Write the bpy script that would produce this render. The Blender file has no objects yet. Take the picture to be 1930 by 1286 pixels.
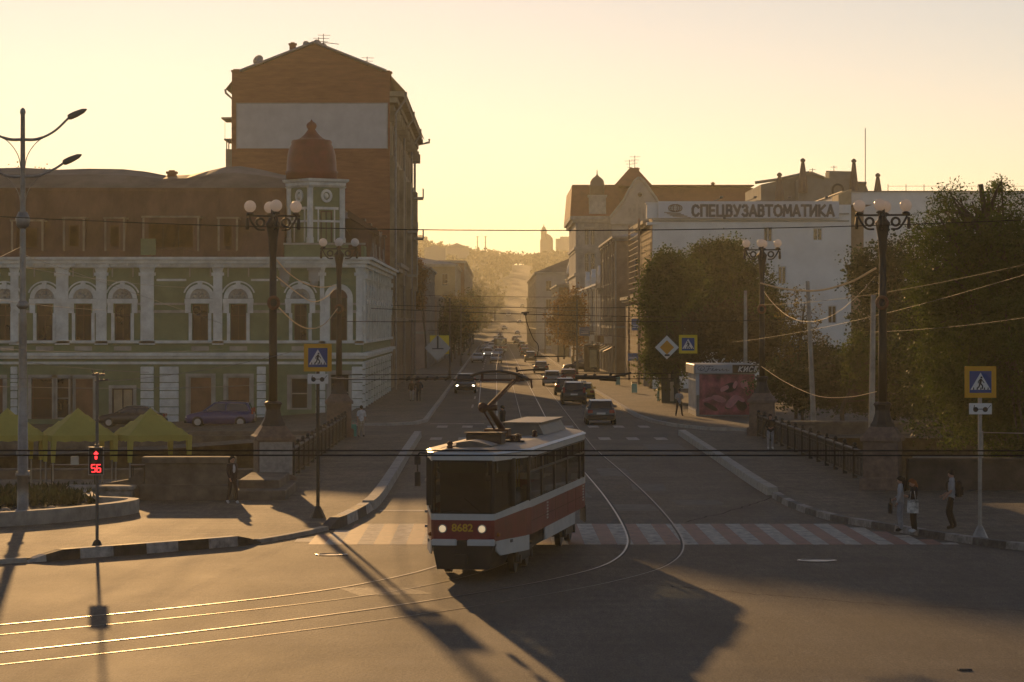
import bpy, bmesh, math, random
from mathutils import Vector, Matrix, Quaternion, noise
R = math.radians
PI = math.pi
SC = bpy.context.scene
COL = SC.collection
# ------------------------------------------------------------------ camera model
FP, CU, CV, CH = 5500.0, 935.0, 608.0, 6.0     # focal length in photo pixels, vanishing point, camera height


def at(u, v, Y):
    return Vector(((u - CU) * Y / FP, Y, CH - (v - CV) * Y / FP))


def gp(u, v, z=0.0):
    Y = FP * (CH - z) / (v - CV)
    return Vector(((u - CU) * Y / FP, Y, z))


# ------------------------------------------------------------------ materials
MATS = {}


def mat(name, col, rough=0.8, var=0.18, scale=1.5, bump=0.0, metal=0.0, spec=0.4, streak=None, col2=None, emit=None, es=0.0, detail=6):
    if name in MATS:
        return MATS[name]
    m = bpy.data.materials.new(name)
    m.use_nodes = True
    nt = m.node_tree
    b = nt.nodes['Principled BSDF']
    b.inputs['Roughness'].default_value = rough
    b.inputs['Metallic'].default_value = metal
    b.inputs['Specular IOR Level'].default_value = spec
    tc = nt.nodes.new('ShaderNodeTexCoord')
    no = nt.nodes.new('ShaderNodeTexNoise')
    no.inputs['Scale'].default_value = scale
    no.inputs['Detail'].default_value = detail
    no.inputs['Roughness'].default_value = 0.65
    src = tc.outputs['Object']
    if streak:
        mp = nt.nodes.new('ShaderNodeMapping')
        mp.inputs['Scale'].default_value = streak
        nt.links.new(src, mp.inputs['Vector'])
        src = mp.outputs['Vector']
    nt.links.new(src, no.inputs['Vector'])
    rp = nt.nodes.new('ShaderNodeValToRGB')
    lo = [max(0, c * (1 - var)) for c in col]
    hi = list(col2) if col2 else [min(1, c * (1 + var)) for c in col]
    rp.color_ramp.elements[0].position = 0.32
    rp.color_ramp.elements[0].color = (*lo, 1)
    rp.color_ramp.elements[1].position = 0.68
    rp.color_ramp.elements[1].color = (*hi, 1)
    nt.links.new(no.outputs['Fac'], rp.inputs['Fac'])
    nt.links.new(rp.outputs['Color'], b.inputs['Base Color'])
    if bump:
        n2 = nt.nodes.new('ShaderNodeTexNoise')
        n2.inputs['Scale'].default_value = max(scale * 7, 12)
        n2.inputs['Detail'].default_value = 4
        nt.links.new(tc.outputs['Object'], n2.inputs['Vector'])
        bp = nt.nodes.new('ShaderNodeBump')
        bp.inputs['Strength'].default_value = bump
        bp.inputs['Distance'].default_value = 0.03
        nt.links.new(n2.outputs['Fac'], bp.inputs['Height'])
        nt.links.new(bp.outputs['Normal'], b.inputs['Normal'])
    if emit:
        b.inputs['Emission Color'].default_value = (*emit, 1)
        b.inputs['Emission Strength'].default_value = es
    MATS[name] = m
    return m


def glass(name, tint=(0.5, 0.55, 0.5), fac=0.35, rough=0.03):
    """window glass: tinted see-through with a Fresnel reflection"""
    if name in MATS:
        return MATS[name]
    m = bpy.data.materials.new(name)
    m.use_nodes = True
    nt = m.node_tree
    nt.nodes.clear()
    out = nt.nodes.new('ShaderNodeOutputMaterial')
    tr = nt.nodes.new('ShaderNodeBsdfTransparent')
    tr.inputs['Color'].default_value = (*tint, 1)
    gl = nt.nodes.new('ShaderNodeBsdfGlossy')
    gl.inputs['Roughness'].default_value = rough
    gl.inputs['Color'].default_value = (0.9, 0.9, 0.9, 1)
    fr = nt.nodes.new('ShaderNodeFresnel')
    fr.inputs['IOR'].default_value = 1.5
    mth = nt.nodes.new('ShaderNodeMath')
    mth.operation = 'MULTIPLY_ADD'
    mth.inputs[1].default_value = 1.0
    mth.inputs[2].default_value = fac * 0.15
    nt.links.new(fr.outputs[0], mth.inputs[0])
    mx = nt.nodes.new('ShaderNodeMixShader')
    nt.links.new(mth.outputs[0], mx.inputs['Fac'])
    nt.links.new(tr.outputs[0], mx.inputs[1])
    nt.links.new(gl.outputs[0], mx.inputs[2])
    nt.links.new(mx.outputs[0], out.inputs['Surface'])
    MATS[name] = m
    return m


def leafmat(name, col, trans=0.4, var=0.5):
    if name in MATS:
        return MATS[name]
    m = bpy.data.materials.new(name)
    m.use_nodes = True
    nt = m.node_tree
    nt.nodes.clear()
    out = nt.nodes.new('ShaderNodeOutputMaterial')
    tc = nt.nodes.new('ShaderNodeTexCoord')
    no = nt.nodes.new('ShaderNodeTexNoise')
    no.inputs['Scale'].default_value = 0.7
    no.inputs['Detail'].default_value = 10
    nt.links.new(tc.outputs['Object'], no.inputs['Vector'])
    rp = nt.nodes.new('ShaderNodeValToRGB')
    rp.color_ramp.elements[0].position = 0.3
    rp.color_ramp.elements[0].color = (*[c * (1 - var) for c in col], 1)
    rp.color_ramp.elements[1].position = 0.7
    rp.color_ramp.elements[1].color = (*[min(1, c * (1 + var)) for c in col], 1)
    nt.links.new(no.outputs['Fac'], rp.inputs['Fac'])
    d = nt.nodes.new('ShaderNodeBsdfPrincipled')
    d.inputs['Roughness'].default_value = 0.55
    d.inputs['Specular IOR Level'].default_value = 0.3
    t = nt.nodes.new('ShaderNodeBsdfTranslucent')
    nt.links.new(rp.outputs['Color'], d.inputs['Base Color'])
    nt.links.new(rp.outputs['Color'], t.inputs['Color'])
    mx = nt.nodes.new('ShaderNodeMixShader')
    mx.inputs['Fac'].default_value = trans
    nt.links.new(d.outputs[0], mx.inputs[1])
    nt.links.new(t.outputs[0], mx.inputs[2])
    nt.links.new(mx.outputs[0], out.inputs['Surface'])
    MATS[name] = m
    return m


# ------------------------------------------------------------------ mesh builder
class MB:
    def __init__(s, T=None):
        s.v, s.f, s.m, s.sm = [], [], [], []
        s.T = T

    def _add(s, vs, fs, mi=0, smooth=False):
        o = len(s.v)
        if s.T:
            vs = [s.T(*p) for p in vs]
        s.v.extend(tuple(p) for p in vs)
        for f in fs:
            s.f.append(tuple(i + o for i in f))
            s.m.append(mi)
            s.sm.append(smooth)

    def quad(s, *p, mi=0):
        s._add(p, [tuple(range(len(p)))], mi)
        return s

    def box(s, x0, x1, y0, y1, z0, z1, mi=0):
        s._add([(x0, y0, z0), (x1, y0, z0), (x1, y1, z0), (x0, y1, z0), (x0, y0, z1), (x1, y0, z1), (x1, y1, z1), (x0, y1, z1)],
               [(3, 2, 1, 0), (4, 5, 6, 7), (0, 1, 5, 4), (1, 2, 6, 5), (2, 3, 7, 6), (3, 0, 4, 7)], mi)
        return s

    def hexa(s, b, t, mi=0):
        """b, t: four bottom and four top corners"""
        s._add(list(b) + list(t), [(3, 2, 1, 0), (4, 5, 6, 7), (0, 1, 5, 4), (1, 2, 6, 5), (2, 3, 7, 6), (3, 0, 4, 7)], mi)
        return s

    def rbox(s, x0, x1, y0, y1, z0, z1, r=0.03, mi=0):
        """box with chamfered vertical and top edges"""
        def ring(i, z):
            a, b, c, d = x0 + i, x1 - i, y0 + i, y1 - i
            return [(a + r, c, z), (b - r, c, z), (b, c + r, z), (b, d - r, z), (b - r, d, z), (a + r, d, z), (a, d - r, z), (a, c + r, z)]
        vs = ring(0, z0) + ring(0, z1 - r) + ring(r, z1)
        fs = [tuple(range(7, -1, -1)), tuple(range(16, 24))]
        for k in (0, 8):
            for i in range(8):
                j = (i + 1) % 8
                fs.append((k + i, k + j, k + 8 + j, k + 8 + i))
        s._add(vs, fs, mi)
        return s

    def tube(s, pts, r, n=8, mi=0, cap=True, smooth=True):
        pts = [Vector(p) for p in pts]
        rs = r if isinstance(r, (list, tuple)) else [r] * len(pts)
        vs, fs = [], []
        up = None
        for i, p in enumerate(pts):
            d = (pts[min(i + 1, len(pts) - 1)] - pts[max(i - 1, 0)])
            if d.length < 1e-9:
                d = Vector((0, 0, 1))
            d.normalize()
            if up is None:
                up = Vector((0, 0, 1)) if abs(d.z) < 0.9 else Vector((1, 0, 0))
            a = d.cross(up).normalized()
            up = a.cross(d).normalized()
            for k in range(n):
                t = 2 * PI * k / n
                vs.append(p + (a * math.cos(t) + up * math.sin(t)) * rs[i])
        for i in range(len(pts) - 1):
            for k in range(n):
                j = (k + 1) % n
                fs.append((i * n + k, i * n + j, (i + 1) * n + j, (i + 1) * n + k))
        s._add(vs, fs, mi, smooth)
        if cap:
            L = (len(pts) - 1) * n
            s._add([vs[k] for k in range(n)], [tuple(range(n - 1, -1, -1))], mi)
            s._add([vs[L + k] for k in range(n)], [tuple(range(n))], mi)
        return s

    def lathe(s, prof, n=16, c=(0, 0, 0), mi=0, smooth=True, a0=0.0):
        vs, fs = [], []
        for r, z in prof:
            for k in range(n):
                t = a0 + 2 * PI * k / n
                vs.append((c[0] + max(r, 1e-4) * math.cos(t), c[1] + max(r, 1e-4) * math.sin(t), c[2] + z))
        for i in range(len(prof) - 1):
            for k in range(n):
                j = (k + 1) % n
                fs.append((i * n + k, i * n + j, (i + 1) * n + j, (i + 1) * n + k))
        fs.append(tuple(range(n - 1, -1, -1)))
        L = (len(prof) - 1) * n
        fs.append(tuple(L + k for k in range(n)))
        s._add(vs, fs, mi, smooth)
        return s

    def sphere(s, c, r, nu=14, nv=9, mi=0, sc=(1, 1, 1)):
        prof = [(r * math.sin(PI * i / nv), -r * math.cos(PI * i / nv)) for i in range(nv + 1)]
        vs, fs = [], []
        for rr, z in prof:
            for k in range(nu):
                t = 2 * PI * k / nu
                vs.append((c[0] + max(rr, 1e-4) * math.cos(t) * sc[0], c[1] + max(rr, 1e-4) * math.sin(t) * sc[1], c[2] + z * sc[2]))
        for i in range(nv):
            for k in range(nu):
                j = (k + 1) % nu
                fs.append((i * nu + k, i * nu + j, (i + 1) * nu + j, (i + 1) * nu + k))
        s._add(vs, fs, mi, True)
        return s

    def prism(s, poly, ax, a, b, mi=0):
        """extrude polygon along axis ax ('x': poly=(y,z), 'y': (x,z), 'z': (x,y))"""
        def p3(p, t):
            return {'x': (t, p[0], p[1]), 'y': (p[0], t, p[1]), 'z': (p[0], p[1], t)}[ax]
        n = len(poly)
        vs = [p3(p, a) for p in poly] + [p3(p, b) for p in poly]
        fs = [tuple(range(n)), tuple(range(2 * n - 1, n - 1, -1))]
        for i in range(n):
            j = (i + 1) % n
            fs.append((i, i + n, j + n, j))
        s._add(vs, fs, mi)
        return s

    def wall(s, x0, x1, z0, z1, holes, d=0.25, y=0.0, mi=0, mr=None):
        """front sheet with rectangular openings and their reveals, depth d inward (+y)"""
        hs = [h for h in holes if h[1] > x0 and h[0] < x1 and h[3] > z0 and h[2] < z1]
        xs = sorted({x0, x1} | {min(max(v, x0), x1) for h in hs for v in h[:2]})
        zs = sorted({z0, z1} | {min(max(v, z0), z1) for h in hs for v in h[2:]})
        for i in range(len(xs) - 1):
            for j in range(len(zs) - 1):
                cx, cz = (xs[i] + xs[i + 1]) / 2, (zs[j] + zs[j + 1]) / 2
                if any(h[0] < cx < h[1] and h[2] < cz < h[3] for h in hs):
                    continue
                s._add([(xs[i], y, zs[j]), (xs[i + 1], y, zs[j]), (xs[i + 1], y, zs[j + 1]), (xs[i], y, zs[j + 1])], [(0, 1, 2, 3)], mi)
        mr = mi if mr is None else mr
        for a, b, c, e in hs:
            y1 = y + d
            s._add([(a, y, c), (a, y, e), (a, y1, e), (a, y1, c)], [(0, 1, 2, 3)], mr)
            s._add([(b, y, c), (b, y1, c), (b, y1, e), (b, y, e)], [(0, 1, 2, 3)], mr)
            s._add([(a, y, e), (b, y, e), (b, y1, e), (a, y1, e)], [(0, 1, 2, 3)], mr)
            s._add([(a, y, c), (a, y1, c), (b, y1, c), (b, y, c)], [(0, 1, 2, 3)], mr)
        return s

    def arch(s, cx, cz, r0, r1, y0, y1, n=14, a0=0.0, a1=PI, mi=0):
        vs, fs = [], []
        for i in range(n + 1):
            t = a0 + (a1 - a0) * i / n
            c, q = math.cos(t), math.sin(t)
            vs += [(cx + r0 * c, y0, cz + r0 * q), (cx + r1 * c, y0, cz + r1 * q), (cx + r1 * c, y1, cz + r1 * q), (cx + r0 * c, y1, cz + r0 * q)]
        for i in range(n):
            o = i * 4
            for k in range(4):
                j = (k + 1) % 4
                fs.append((o + k, o + j, o + 4 + j, o + 4 + k))
        fs += [(0, 1, 2, 3), (n * 4 + 3, n * 4 + 2, n * 4 + 1, n * 4)]
        s._add(vs, fs, mi)
        return s

    def build(s, name, mats, parent=None, loc=None, rz=0.0, fix=True):
        me = bpy.data.meshes.new(name)
        me.from_pydata(s.v, [], s.f)
        if not isinstance(mats, (list, tuple)):
            mats = [mats]
        for m in mats:
            me.materials.append(m)
        me.polygons.foreach_set('material_index', s.m)
        me.polygons.foreach_set('use_smooth', s.sm)
        if fix:
            bm = bmesh.new()
            bm.from_mesh(me)
            bmesh.ops.recalc_face_normals(bm, faces=bm.faces)
            bm.to_mesh(me)
            bm.free()
        me.update()
        o = bpy.data.objects.new(name, me)
        COL.objects.link(o)
        if parent:
            o.parent = parent
        if loc is not None:
            o.location = loc
        if rz:
            o.rotation_euler = (0, 0, rz)
        return o


def tag(o, label=None, cat=None, group=None, kind=None):
    if label:
        o['label'] = label
    if cat:
        o['category'] = cat
    if group:
        o['group'] = group
    if kind:
        o['kind'] = kind
    return o


def thing(name, label, cat, loc=(0, 0, 0), rz=0.0, group=None):
    o = bpy.data.objects.new(name, None)
    COL.objects.link(o)
    o.location = loc
    o.rotation_euler = (0, 0, rz)
    o.empty_display_size = 0.2
    return tag(o, label, cat, group)


def dup(root, loc, rz, label=None, group=None, swap=None, scale=None):
    """copy a thing with its parts and sub-parts; swap maps a material to another"""
    swap = swap or {}

    def cp(o, par):
        c = o.copy()
        COL.objects.link(c)
        c.parent = par
        if o.type == 'MESH' and swap and any(sl.material and sl.material.name in swap for sl in o.material_slots):
            c.data = o.data.copy()
            for i, mm in enumerate(c.data.materials):
                if mm and mm.name in swap:
                    c.data.materials[i] = swap[mm.name]
        for ch in [q for q in COL.objects if q.parent == o]:
            cp(ch, c)
        return c
    c = cp(root, None)
    c.location = loc
    c.rotation_euler = (0, 0, rz)
    if scale:
        c.scale = scale
    if label:
        c['label'] = label
    if group:
        c['group'] = group
    return c


def text(name, body, size, m, parent, M4, ext=0.01, xs=1.0, bold=0.0, align='CENTER'):
    cu = bpy.data.curves.new(name, 'FONT')
    cu.body = body
    cu.size = size
    cu.extrude = ext
    cu.offset = bold
    cu.align_x = align
    cu.align_y = 'CENTER'
    t = bpy.data.objects.new(name, cu)
    COL.objects.link(t)
    dg = bpy.context.evaluated_depsgraph_get()
    me = bpy.data.meshes.new_from_object(t.evaluated_get(dg))
    bpy.data.objects.remove(t)
    bpy.data.curves.remove(cu)
    me.transform(M4 @ Matrix.Diagonal((xs, 1, 1, 1)))
    me.materials.clear()
    me.materials.append(m)
    o = bpy.data.objects.new(name, me)
    COL.objects.link(o)
    o.parent = parent
    return o


STROKES = {   # bold letter strokes on a 0..1 box
    'С': [[(.92, .8), (.72, .95), (.45, 1), (.2, .9), (.06, .68), (.06, .32), (.2, .1), (.45, 0), (.72, .05), (.92, .2)]],
    'П': [[(.08, 0), (.08, 1), (.92, 1), (.92, 0)]], 'Е': [[(.9, 1), (.1, 1), (.1, 0), (.9, 0)], [(.1, .52), (.8, .52)]],
    'Ц': [[(.08, 1), (.08, 0), (.98, 0), (.98, -.22)], [(.82, 1), (.82, 0)]],
    'В': [[(.1, 0), (.1, 1), (.65, 1), (.84, .88), (.84, .66), (.65, .54), (.1, .54)], [(.65, .54), (.9, .4), (.9, .14), (.7, 0), (.1, 0)]],
    'У': [[(.05, 1), (.5, .38)], [(.95, 1), (.55, .25), (.4, .03), (.12, 0)]],
    'З': [[(.1, .85), (.35, 1), (.7, .98), (.86, .82), (.8, .62), (.45, .53), (.82, .44), (.92, .22), (.75, .03), (.35, 0), (.06, .15)]],
    'А': [[(.02, 0), (.5, 1), (.98, 0)], [(.2, .28), (.8, .28)]], 'Т': [[(.02, 1), (.98, 1)], [(.5, 1), (.5, 0)]],
    'О': [[(.5, 1), (.2, .9), (.05, .65), (.05, .35), (.2, .1), (.5, 0), (.8, .1), (.95, .35), (.95, .65), (.8, .9), (.5, 1)]],
    'М': [[(.02, 0), (.12, 1), (.5, .3), (.88, 1), (.98, 0)]], 'И': [[(.08, 1), (.08, 0), (.92, 1), (.92, 0)]],
    'К': [[(.1, 0), (.1, 1)], [(.92, 1), (.12, .48), (.95, 0)]]}


def letters(name, word, x0, x1, zb, h, y, th, m, par, slant=0.0, gap=0.26):
    """upright stroke lettering facing -Y, fitted between x0 and x1"""
    ws = [1.15 if c in 'МЦО' else 0.85 if c in 'ЕЗВ' else 1.0 for c in word]
    unit = (x1 - x0) / (sum(ws) + gap * (len(word) - 1))
    mb = MB()
    x = x0
    k = 0
    for c, w in zip(word, ws):
        for st in STROKES[c]:
            pts = [Vector((x + p[0] * w * unit + slant * p[1] * h, 0, zb + p[1] * h)) for p in st]
            for a, b in zip(pts, pts[1:]):
                d = (b - a).normalized()
                n = Vector((d.z, 0, -d.x)) * th / 2
                a2, b2 = a - d * th * 0.42, b + d * th * 0.42
                y0 = y - 0.0004 * (k % 9)
                k += 1
                mb.hexa([(q.x, y0, q.z) for q in (a2 - n, a2 + n, b2 + n, b2 - n)], [(q.x, y + 0.02, q.z) for q in (a2 - n, a2 + n, b2 + n, b2 - n)])
        x += (w + gap) * unit
    return mb.build(name, m, par)


# orientation for text / flat art authored in XY so that it stands up facing -Y
STAND = Matrix.Rotation(PI / 2, 4, 'X')


def catmull(P, n=8):
    P = [Vector(p) for p in P]
    Q = [2 * P[0] - P[1]] + P + [2 * P[-1] - P[-2]]
    out = []
    for i in range(1, len(Q) - 2):
        a, b, c, d = Q[i - 1:i + 3]
        for k in range(n):
            t = k / n
            out.append(0.5 * ((2 * b) + (c - a) * t + (2 * a - 5 * b + 4 * c - d) * t * t + (3 * b - a - 3 * c + d) * t ** 3))
    out.append(P[-1].copy())
    return out


def offs(path, d, z=None):
    """2-D offset of a path to its right by d"""
    out = []
    for i, p in enumerate(path):
        t = path[min(i + 1, len(path) - 1)] - path[max(i - 1, 0)]
        n = Vector((t.y, -t.x, 0)).normalized()
        q = p + n * d
        if z is not None:
            q.z = z
        out.append(q)
    return out


def ribbon(mb, L, Rr, mi=0):
    for i in range(len(L) - 1):
        mb.quad(L[i], Rr[i], Rr[i + 1], L[i + 1], mi=mi)


def strip_solid(mb, path, w0, w1, z0, z1, mi=None):
    """rectangular section swept along a path (offset from w0 to w1)"""
    a, b = offs(path, w0, z0), offs(path, w1, z0)
    c, d = offs(path, w1, z1), offs(path, w0, z1)
    for i in range(len(path) - 1):
        k = mi(i) if callable(mi) else (mi or 0)
        mb.hexa([a[i], b[i], b[i + 1], a[i + 1]], [d[i], c[i], c[i + 1], d[i + 1]], mi=k)
# ------------------------------------------------------------------ light settings
EXPOSURE = 0.3
SUN_E, SUN_COL = 2.6, (1.0, 0.57, 0.22)
SKY_AIR, SKY_DUST, SKY_OZ = 0.75, 0.032, 1.0
SKY_TINT = (0.98, 0.74, 0.665)
SKY_STR = 0.108
HAZE_COL, HAZE_D, HAZE_G = (0.88, 0.88, 0.72), 0.000185, 0.6
# ------------------------------------------------------------------ camera, light, air
cam = bpy.data.cameras.new('camera')
cam.sensor_width = 36
cam.lens = FP / 1930 * 36
cam.shift_x = (965 - CU) / 1930
cam.shift_y = -(643 - CV) / 1930
cam.clip_start = 0.5
cam.clip_end = 9000
camo = bpy.data.objects.new('camera', cam)
COL.objects.link(camo)
camo.location = (0, 0, CH)
camo.rotation_euler = (PI / 2, 0, 0)
SC.camera = camo
SC.view_settings.view_transform = 'Standard'
SC.view_settings.look = 'None'
SC.view_settings.exposure = EXPOSURE
SC.view_settings.gamma = 1.0

SUN_EL, SUN_AZ = R(8.6), R(-8.0)       # azimuth from +Y towards +X
sdir = Vector((math.sin(SUN_AZ) * math.cos(SUN_EL), math.cos(SUN_AZ) * math.cos(SUN_EL), math.sin(SUN_EL)))
sl = bpy.data.lights.new('sun', 'SUN')
sl.energy = SUN_E
sl.angle = R(0.5)
sl.color = SUN_COL
so = bpy.data.objects.new('sun', sl)
COL.objects.link(so)
so.rotation_euler = (-sdir).to_track_quat('-Z', 'Y').to_euler()
so.location = sdir * 500

W = bpy.data.worlds.new('World')
SC.world = W
W.use_nodes = True
nt = W.node_tree
bg = nt.nodes['Background']
sky = nt.nodes.new('ShaderNodeTexSky')
sky.sky_type = 'NISHITA'
sky.sun_disc = False
sky.sun_elevation = SUN_EL
sky.sun_rotation = SUN_AZ
sky.altitude = 100
sky.air_density = SKY_AIR
sky.dust_density = SKY_DUST
sky.ozone_density = SKY_OZ
tint = nt.nodes.new('ShaderNodeMix')
tint.data_type = 'RGBA'
tint.blend_type = 'MULTIPLY'
tint.inputs['Factor'].default_value = 1.0
tint.inputs[7].default_value = (*SKY_TINT, 1)
nt.links.new(sky.outputs[0], tint.inputs[6])
nt.links.new(tint.outputs[2], bg.inputs['Color'])
bg.inputs['Strength'].default_value = SKY_STR

hz = MB()
hz.box(-620, 620, -330, 3600, -9, 125)
hzm = bpy.data.materials.new('haze')
hzm.use_nodes = True
hn = hzm.node_tree
hn.nodes.clear()
ho = hn.nodes.new('ShaderNodeOutputMaterial')
hv = hn.nodes.new('ShaderNodeVolumePrincipled')
hv.inputs['Color'].default_value = (*HAZE_COL, 1)
hv.inputs['Density'].default_value = HAZE_D
hv.inputs['Anisotropy'].default_value = HAZE_G
hn.links.new(hv.outputs[0], ho.inputs['Volume'])
tag(hz.build('haze', hzm), kind='stuff')

# ------------------------------------------------------------------ ground, road, river
ASPH = mat('asphalt', (0.088, 0.075, 0.057), rough=0.72, var=0.3, scale=0.35, bump=0.3, spec=0.26, streak=(1.0, 0.4, 1))


def asphalt_detail(m):
    """aggregate grain, tyre streaks and repair stains over the base tone"""
    nt = m.node_tree
    b = nt.nodes['Principled BSDF']
    src = b.inputs['Base Color'].links[0].from_socket
    tc = nt.nodes.new('ShaderNodeTexCoord')
    def nz(scale, det, sc=(1, 1, 1)):
        mp = nt.nodes.new('ShaderNodeMapping')
        mp.inputs['Scale'].default_value = sc
        nt.links.new(tc.outputs['Object'], mp.inputs['Vector'])
        n = nt.nodes.new('ShaderNodeTexNoise')
        n.inputs['Scale'].default_value = scale
        n.inputs['Detail'].default_value = det
        nt.links.new(mp.outputs[0], n.inputs['Vector'])
        return n.outputs['Fac']
    for fac, lo, hi, p0, p1 in ((nz(30, 3, (1, 0.2, 1)), 0.55, 1.5, 0.3, 0.7), (nz(7, 4, (1, 0.16, 1)), 0.8, 1.22, 0.32, 0.68), (nz(0.9, 6, (1.0, 0.22, 1)), 0.88, 1.1, 0.35, 0.62), (nz(0.12, 4), 0.9, 1.1, 0.35, 0.65), (nz(1.6, 3, (0.05, 1.0, 1)), 0.9, 1.1, 0.35, 0.65)):
        mr = nt.nodes.new('ShaderNodeMapRange')
        mr.inputs['From Min'].default_value, mr.inputs['From Max'].default_value = p0, p1
        mr.inputs['To Min'].default_value, mr.inputs['To Max'].default_value = lo, hi
        nt.links.new(fac, mr.inputs['Value'])
        mx = nt.nodes.new('ShaderNodeMix')
        mx.data_type = 'RGBA'
        mx.blend_type = 'MULTIPLY'
        mx.inputs['Factor'].default_value = 1
        nt.links.new(src, mx.inputs[6])
        nt.links.new(mr.outputs[0], mx.inputs[7])
        src = mx.outputs[2]
    nt.links.new(src, b.inputs['Base Color'])
    mr = nt.nodes.new('ShaderNodeMapRange')
    mr.inputs['To Min'].default_value, mr.inputs['To Max'].default_value = 0.74, 0.84
    nt.links.new(nz(0.7, 6, (1.0, 0.3, 1)), mr.inputs['Value'])
    nt.links.new(mr.outputs[0], b.inputs['Roughness'])


asphalt_detail(ASPH)
PAVE = mat('paving', (0.125, 0.106, 0.08), rough=0.78, var=0.25, scale=0.9, bump=0.3, spec=0.16)
asphalt_detail(PAVE)
BED = mat('dark bed', (0.035, 0.03, 0.02), rough=0.9, var=0.4, scale=0.8, bump=0.6)
CONC = mat('concrete', (0.34, 0.32, 0.28), rough=0.8, var=0.3, scale=1.8, bump=0.4)
CONCD = mat('dark concrete', (0.16, 0.15, 0.13), rough=0.85, var=0.35, scale=1.5, bump=0.4)
STONE = mat('brown granite', (0.17, 0.12, 0.095), rough=0.7, var=0.35, scale=4, bump=0.4)
GRAN = mat('grey granite', (0.30, 0.29, 0.27), rough=0.7, var=0.25, scale=5, bump=0.3)
WHITEP = mat('road white', (0.36, 0.335, 0.285), rough=0.75, var=0.55, scale=3.5, streak=(1, 0.5, 1))
REDP = mat('road red', (0.20, 0.08, 0.05), rough=0.65, var=0.4, scale=3.0, streak=(1, 0.5, 1))
KERBW = mat('kerb white', (0.40, 0.39, 0.36), rough=0.75, var=0.5, scale=4, bump=0.3)
KERBB = mat('kerb black', (0.045, 0.042, 0.04), rough=0.7, var=0.5, scale=4, bump=0.3)
IRON = mat('black iron', (0.014, 0.0135, 0.013), rough=0.55, var=0.3, scale=8, spec=0.5)
STEEL = mat('rail steel', (0.32, 0.29, 0.25), rough=0.44, var=0.3, scale=6, metal=1.0)
GALV = mat('galvanised', (0.30, 0.29, 0.27), rough=0.5, var=0.2, scale=5, metal=0.6)
RUST = mat('rusty steel', (0.16, 0.075, 0.045), rough=0.7, var=0.4, scale=6, metal=0.3)

g = MB()
g.quad((-600, -60, -0.02), (600, -60, -0.02), (600, 112, -0.02), (-600, 112, -0.02))
# far bank: dips a little to the left along the embankment street
xs = [-600, -60, -26, -18, -9.3, 20, 60, 600]
zz = [-1.0, -1.0, -1.0, -0.65, -0.02, -0.02, -0.02, -0.02]
for (ya, yb) in ((152, 210), (210, 860)):
    for i in range(len(xs) - 1):
        g.quad((xs[i], ya, zz[i]), (xs[i + 1], ya, zz[i + 1]), (xs[i + 1], yb, zz[i + 1]), (xs[i], yb, zz[i]))
tag(g.build('ground', PAVE), kind='structure')

r = MB()
r.quad((-200, -40, 0), (200, -40, 0), (200, 105, 0), (-200, 105, 0))
r.quad((-4.6, 105, 0), (10.2, 105, 0), (10.2, 155, 0), (-4.6, 155, 0))
r.quad((-9.0, 155, 0), (60, 155, 0), (60, 170, 0), (-9.0, 170, 0))
r.quad((-9.0, 170, 0), (14, 170, 0), (14, 176, 0), (-9.0, 176, 0))
r.quad((-4.6, 176, 0), (9.6, 176, 0), (9.6, 860, 0), (-4.6, 860, 0))
tag(r.build('road', ASPH), kind='structure')
# bridge slab edge below the deck
br = thing('bridge_deck', 'low stone road bridge carrying the tram street over the river', 'bridge', (2.8, 128, 0))
b = MB()
b.box(-8.9 - 2.8, 14.5 - 2.8, 105.5 - 128, 154.5 - 128, -0.9, -0.024)
b.build('deck_slab', CONCD, br)
b = MB()
for y in (118, 140):
    b.box(-8.4 - 2.8, 14 - 2.8, y - 129.2, y - 126.8, -5, -0.9)
b.build('pier', STONE, br)

wt = MB()
wt.quad((-600, 105, -3.4), (600, 105, -3.4), (600, 158, -3.4), (-600, 158, -3.4))
tag(wt.build('river', mat('river water', (0.02, 0.025, 0.018), rough=0.12, var=0.3, scale=0.8, bump=0.25)), kind='structure')

# kerbs and pavements
KL = [Vector((x, y, 0)) for x, y in [(-4.1, 153), (-4.06, 130), (-4.0, 112), (-4.0, 99), (-4.1, 93.5), (-4.45, 88), (-4.95, 84.3), (-6.5, 79.3), (-8.4, 76.7), (-10.4, 74.5), (-11.8, 73.0), (-14.5, 71.2), (-22, 68.7), (-42, 66)]]
KR = [Vector((x, y, 0)) for x, y in [(9.9, 155.5), (9.75, 130), (9.6, 110), (9.6, 102.5), (9.65, 95), (10.2, 88.7), (11.4, 84.2), (12.6, 80.2), (13.9, 76.9), (17, 72.2), (24, 66), (42, 60)]]
KL2, KR2 = catmull(KL, 6), catmull(KR, 6)
FL = [Vector((x, y, 0)) for x, y in [(-4.3, 860), (-4.3, 400), (-4.25, 221), (-4.28, 176), (-4.8, 171.5), (-6.2, 169.5), (-9.1, 169)]]
FR = [Vector((x, y, 0)) for x, y in [(8.6, 860), (8.6, 256), (8.97, 186), (9.45, 175), (10.3, 168), (11.9, 162.4), (14.5, 160.2), (42, 158.2)]]


def fill(path, back, z0, z1, name, m, slots=None):
    mb = MB()
    poly = [(p.x, p.y) for p in path] + back
    bm_pts = poly
    n = len(bm_pts)
    mb._add([(x, y, z1) for x, y in bm_pts], [tuple(range(n))])
    for i in range(n):
        j = (i + 1) % n
        mb.quad((*bm_pts[i], z0), (*bm_pts[j], z0), (*bm_pts[j], z1), (*bm_pts[i], z1))
    return tag(mb.build(name, m), kind='structure')


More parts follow.
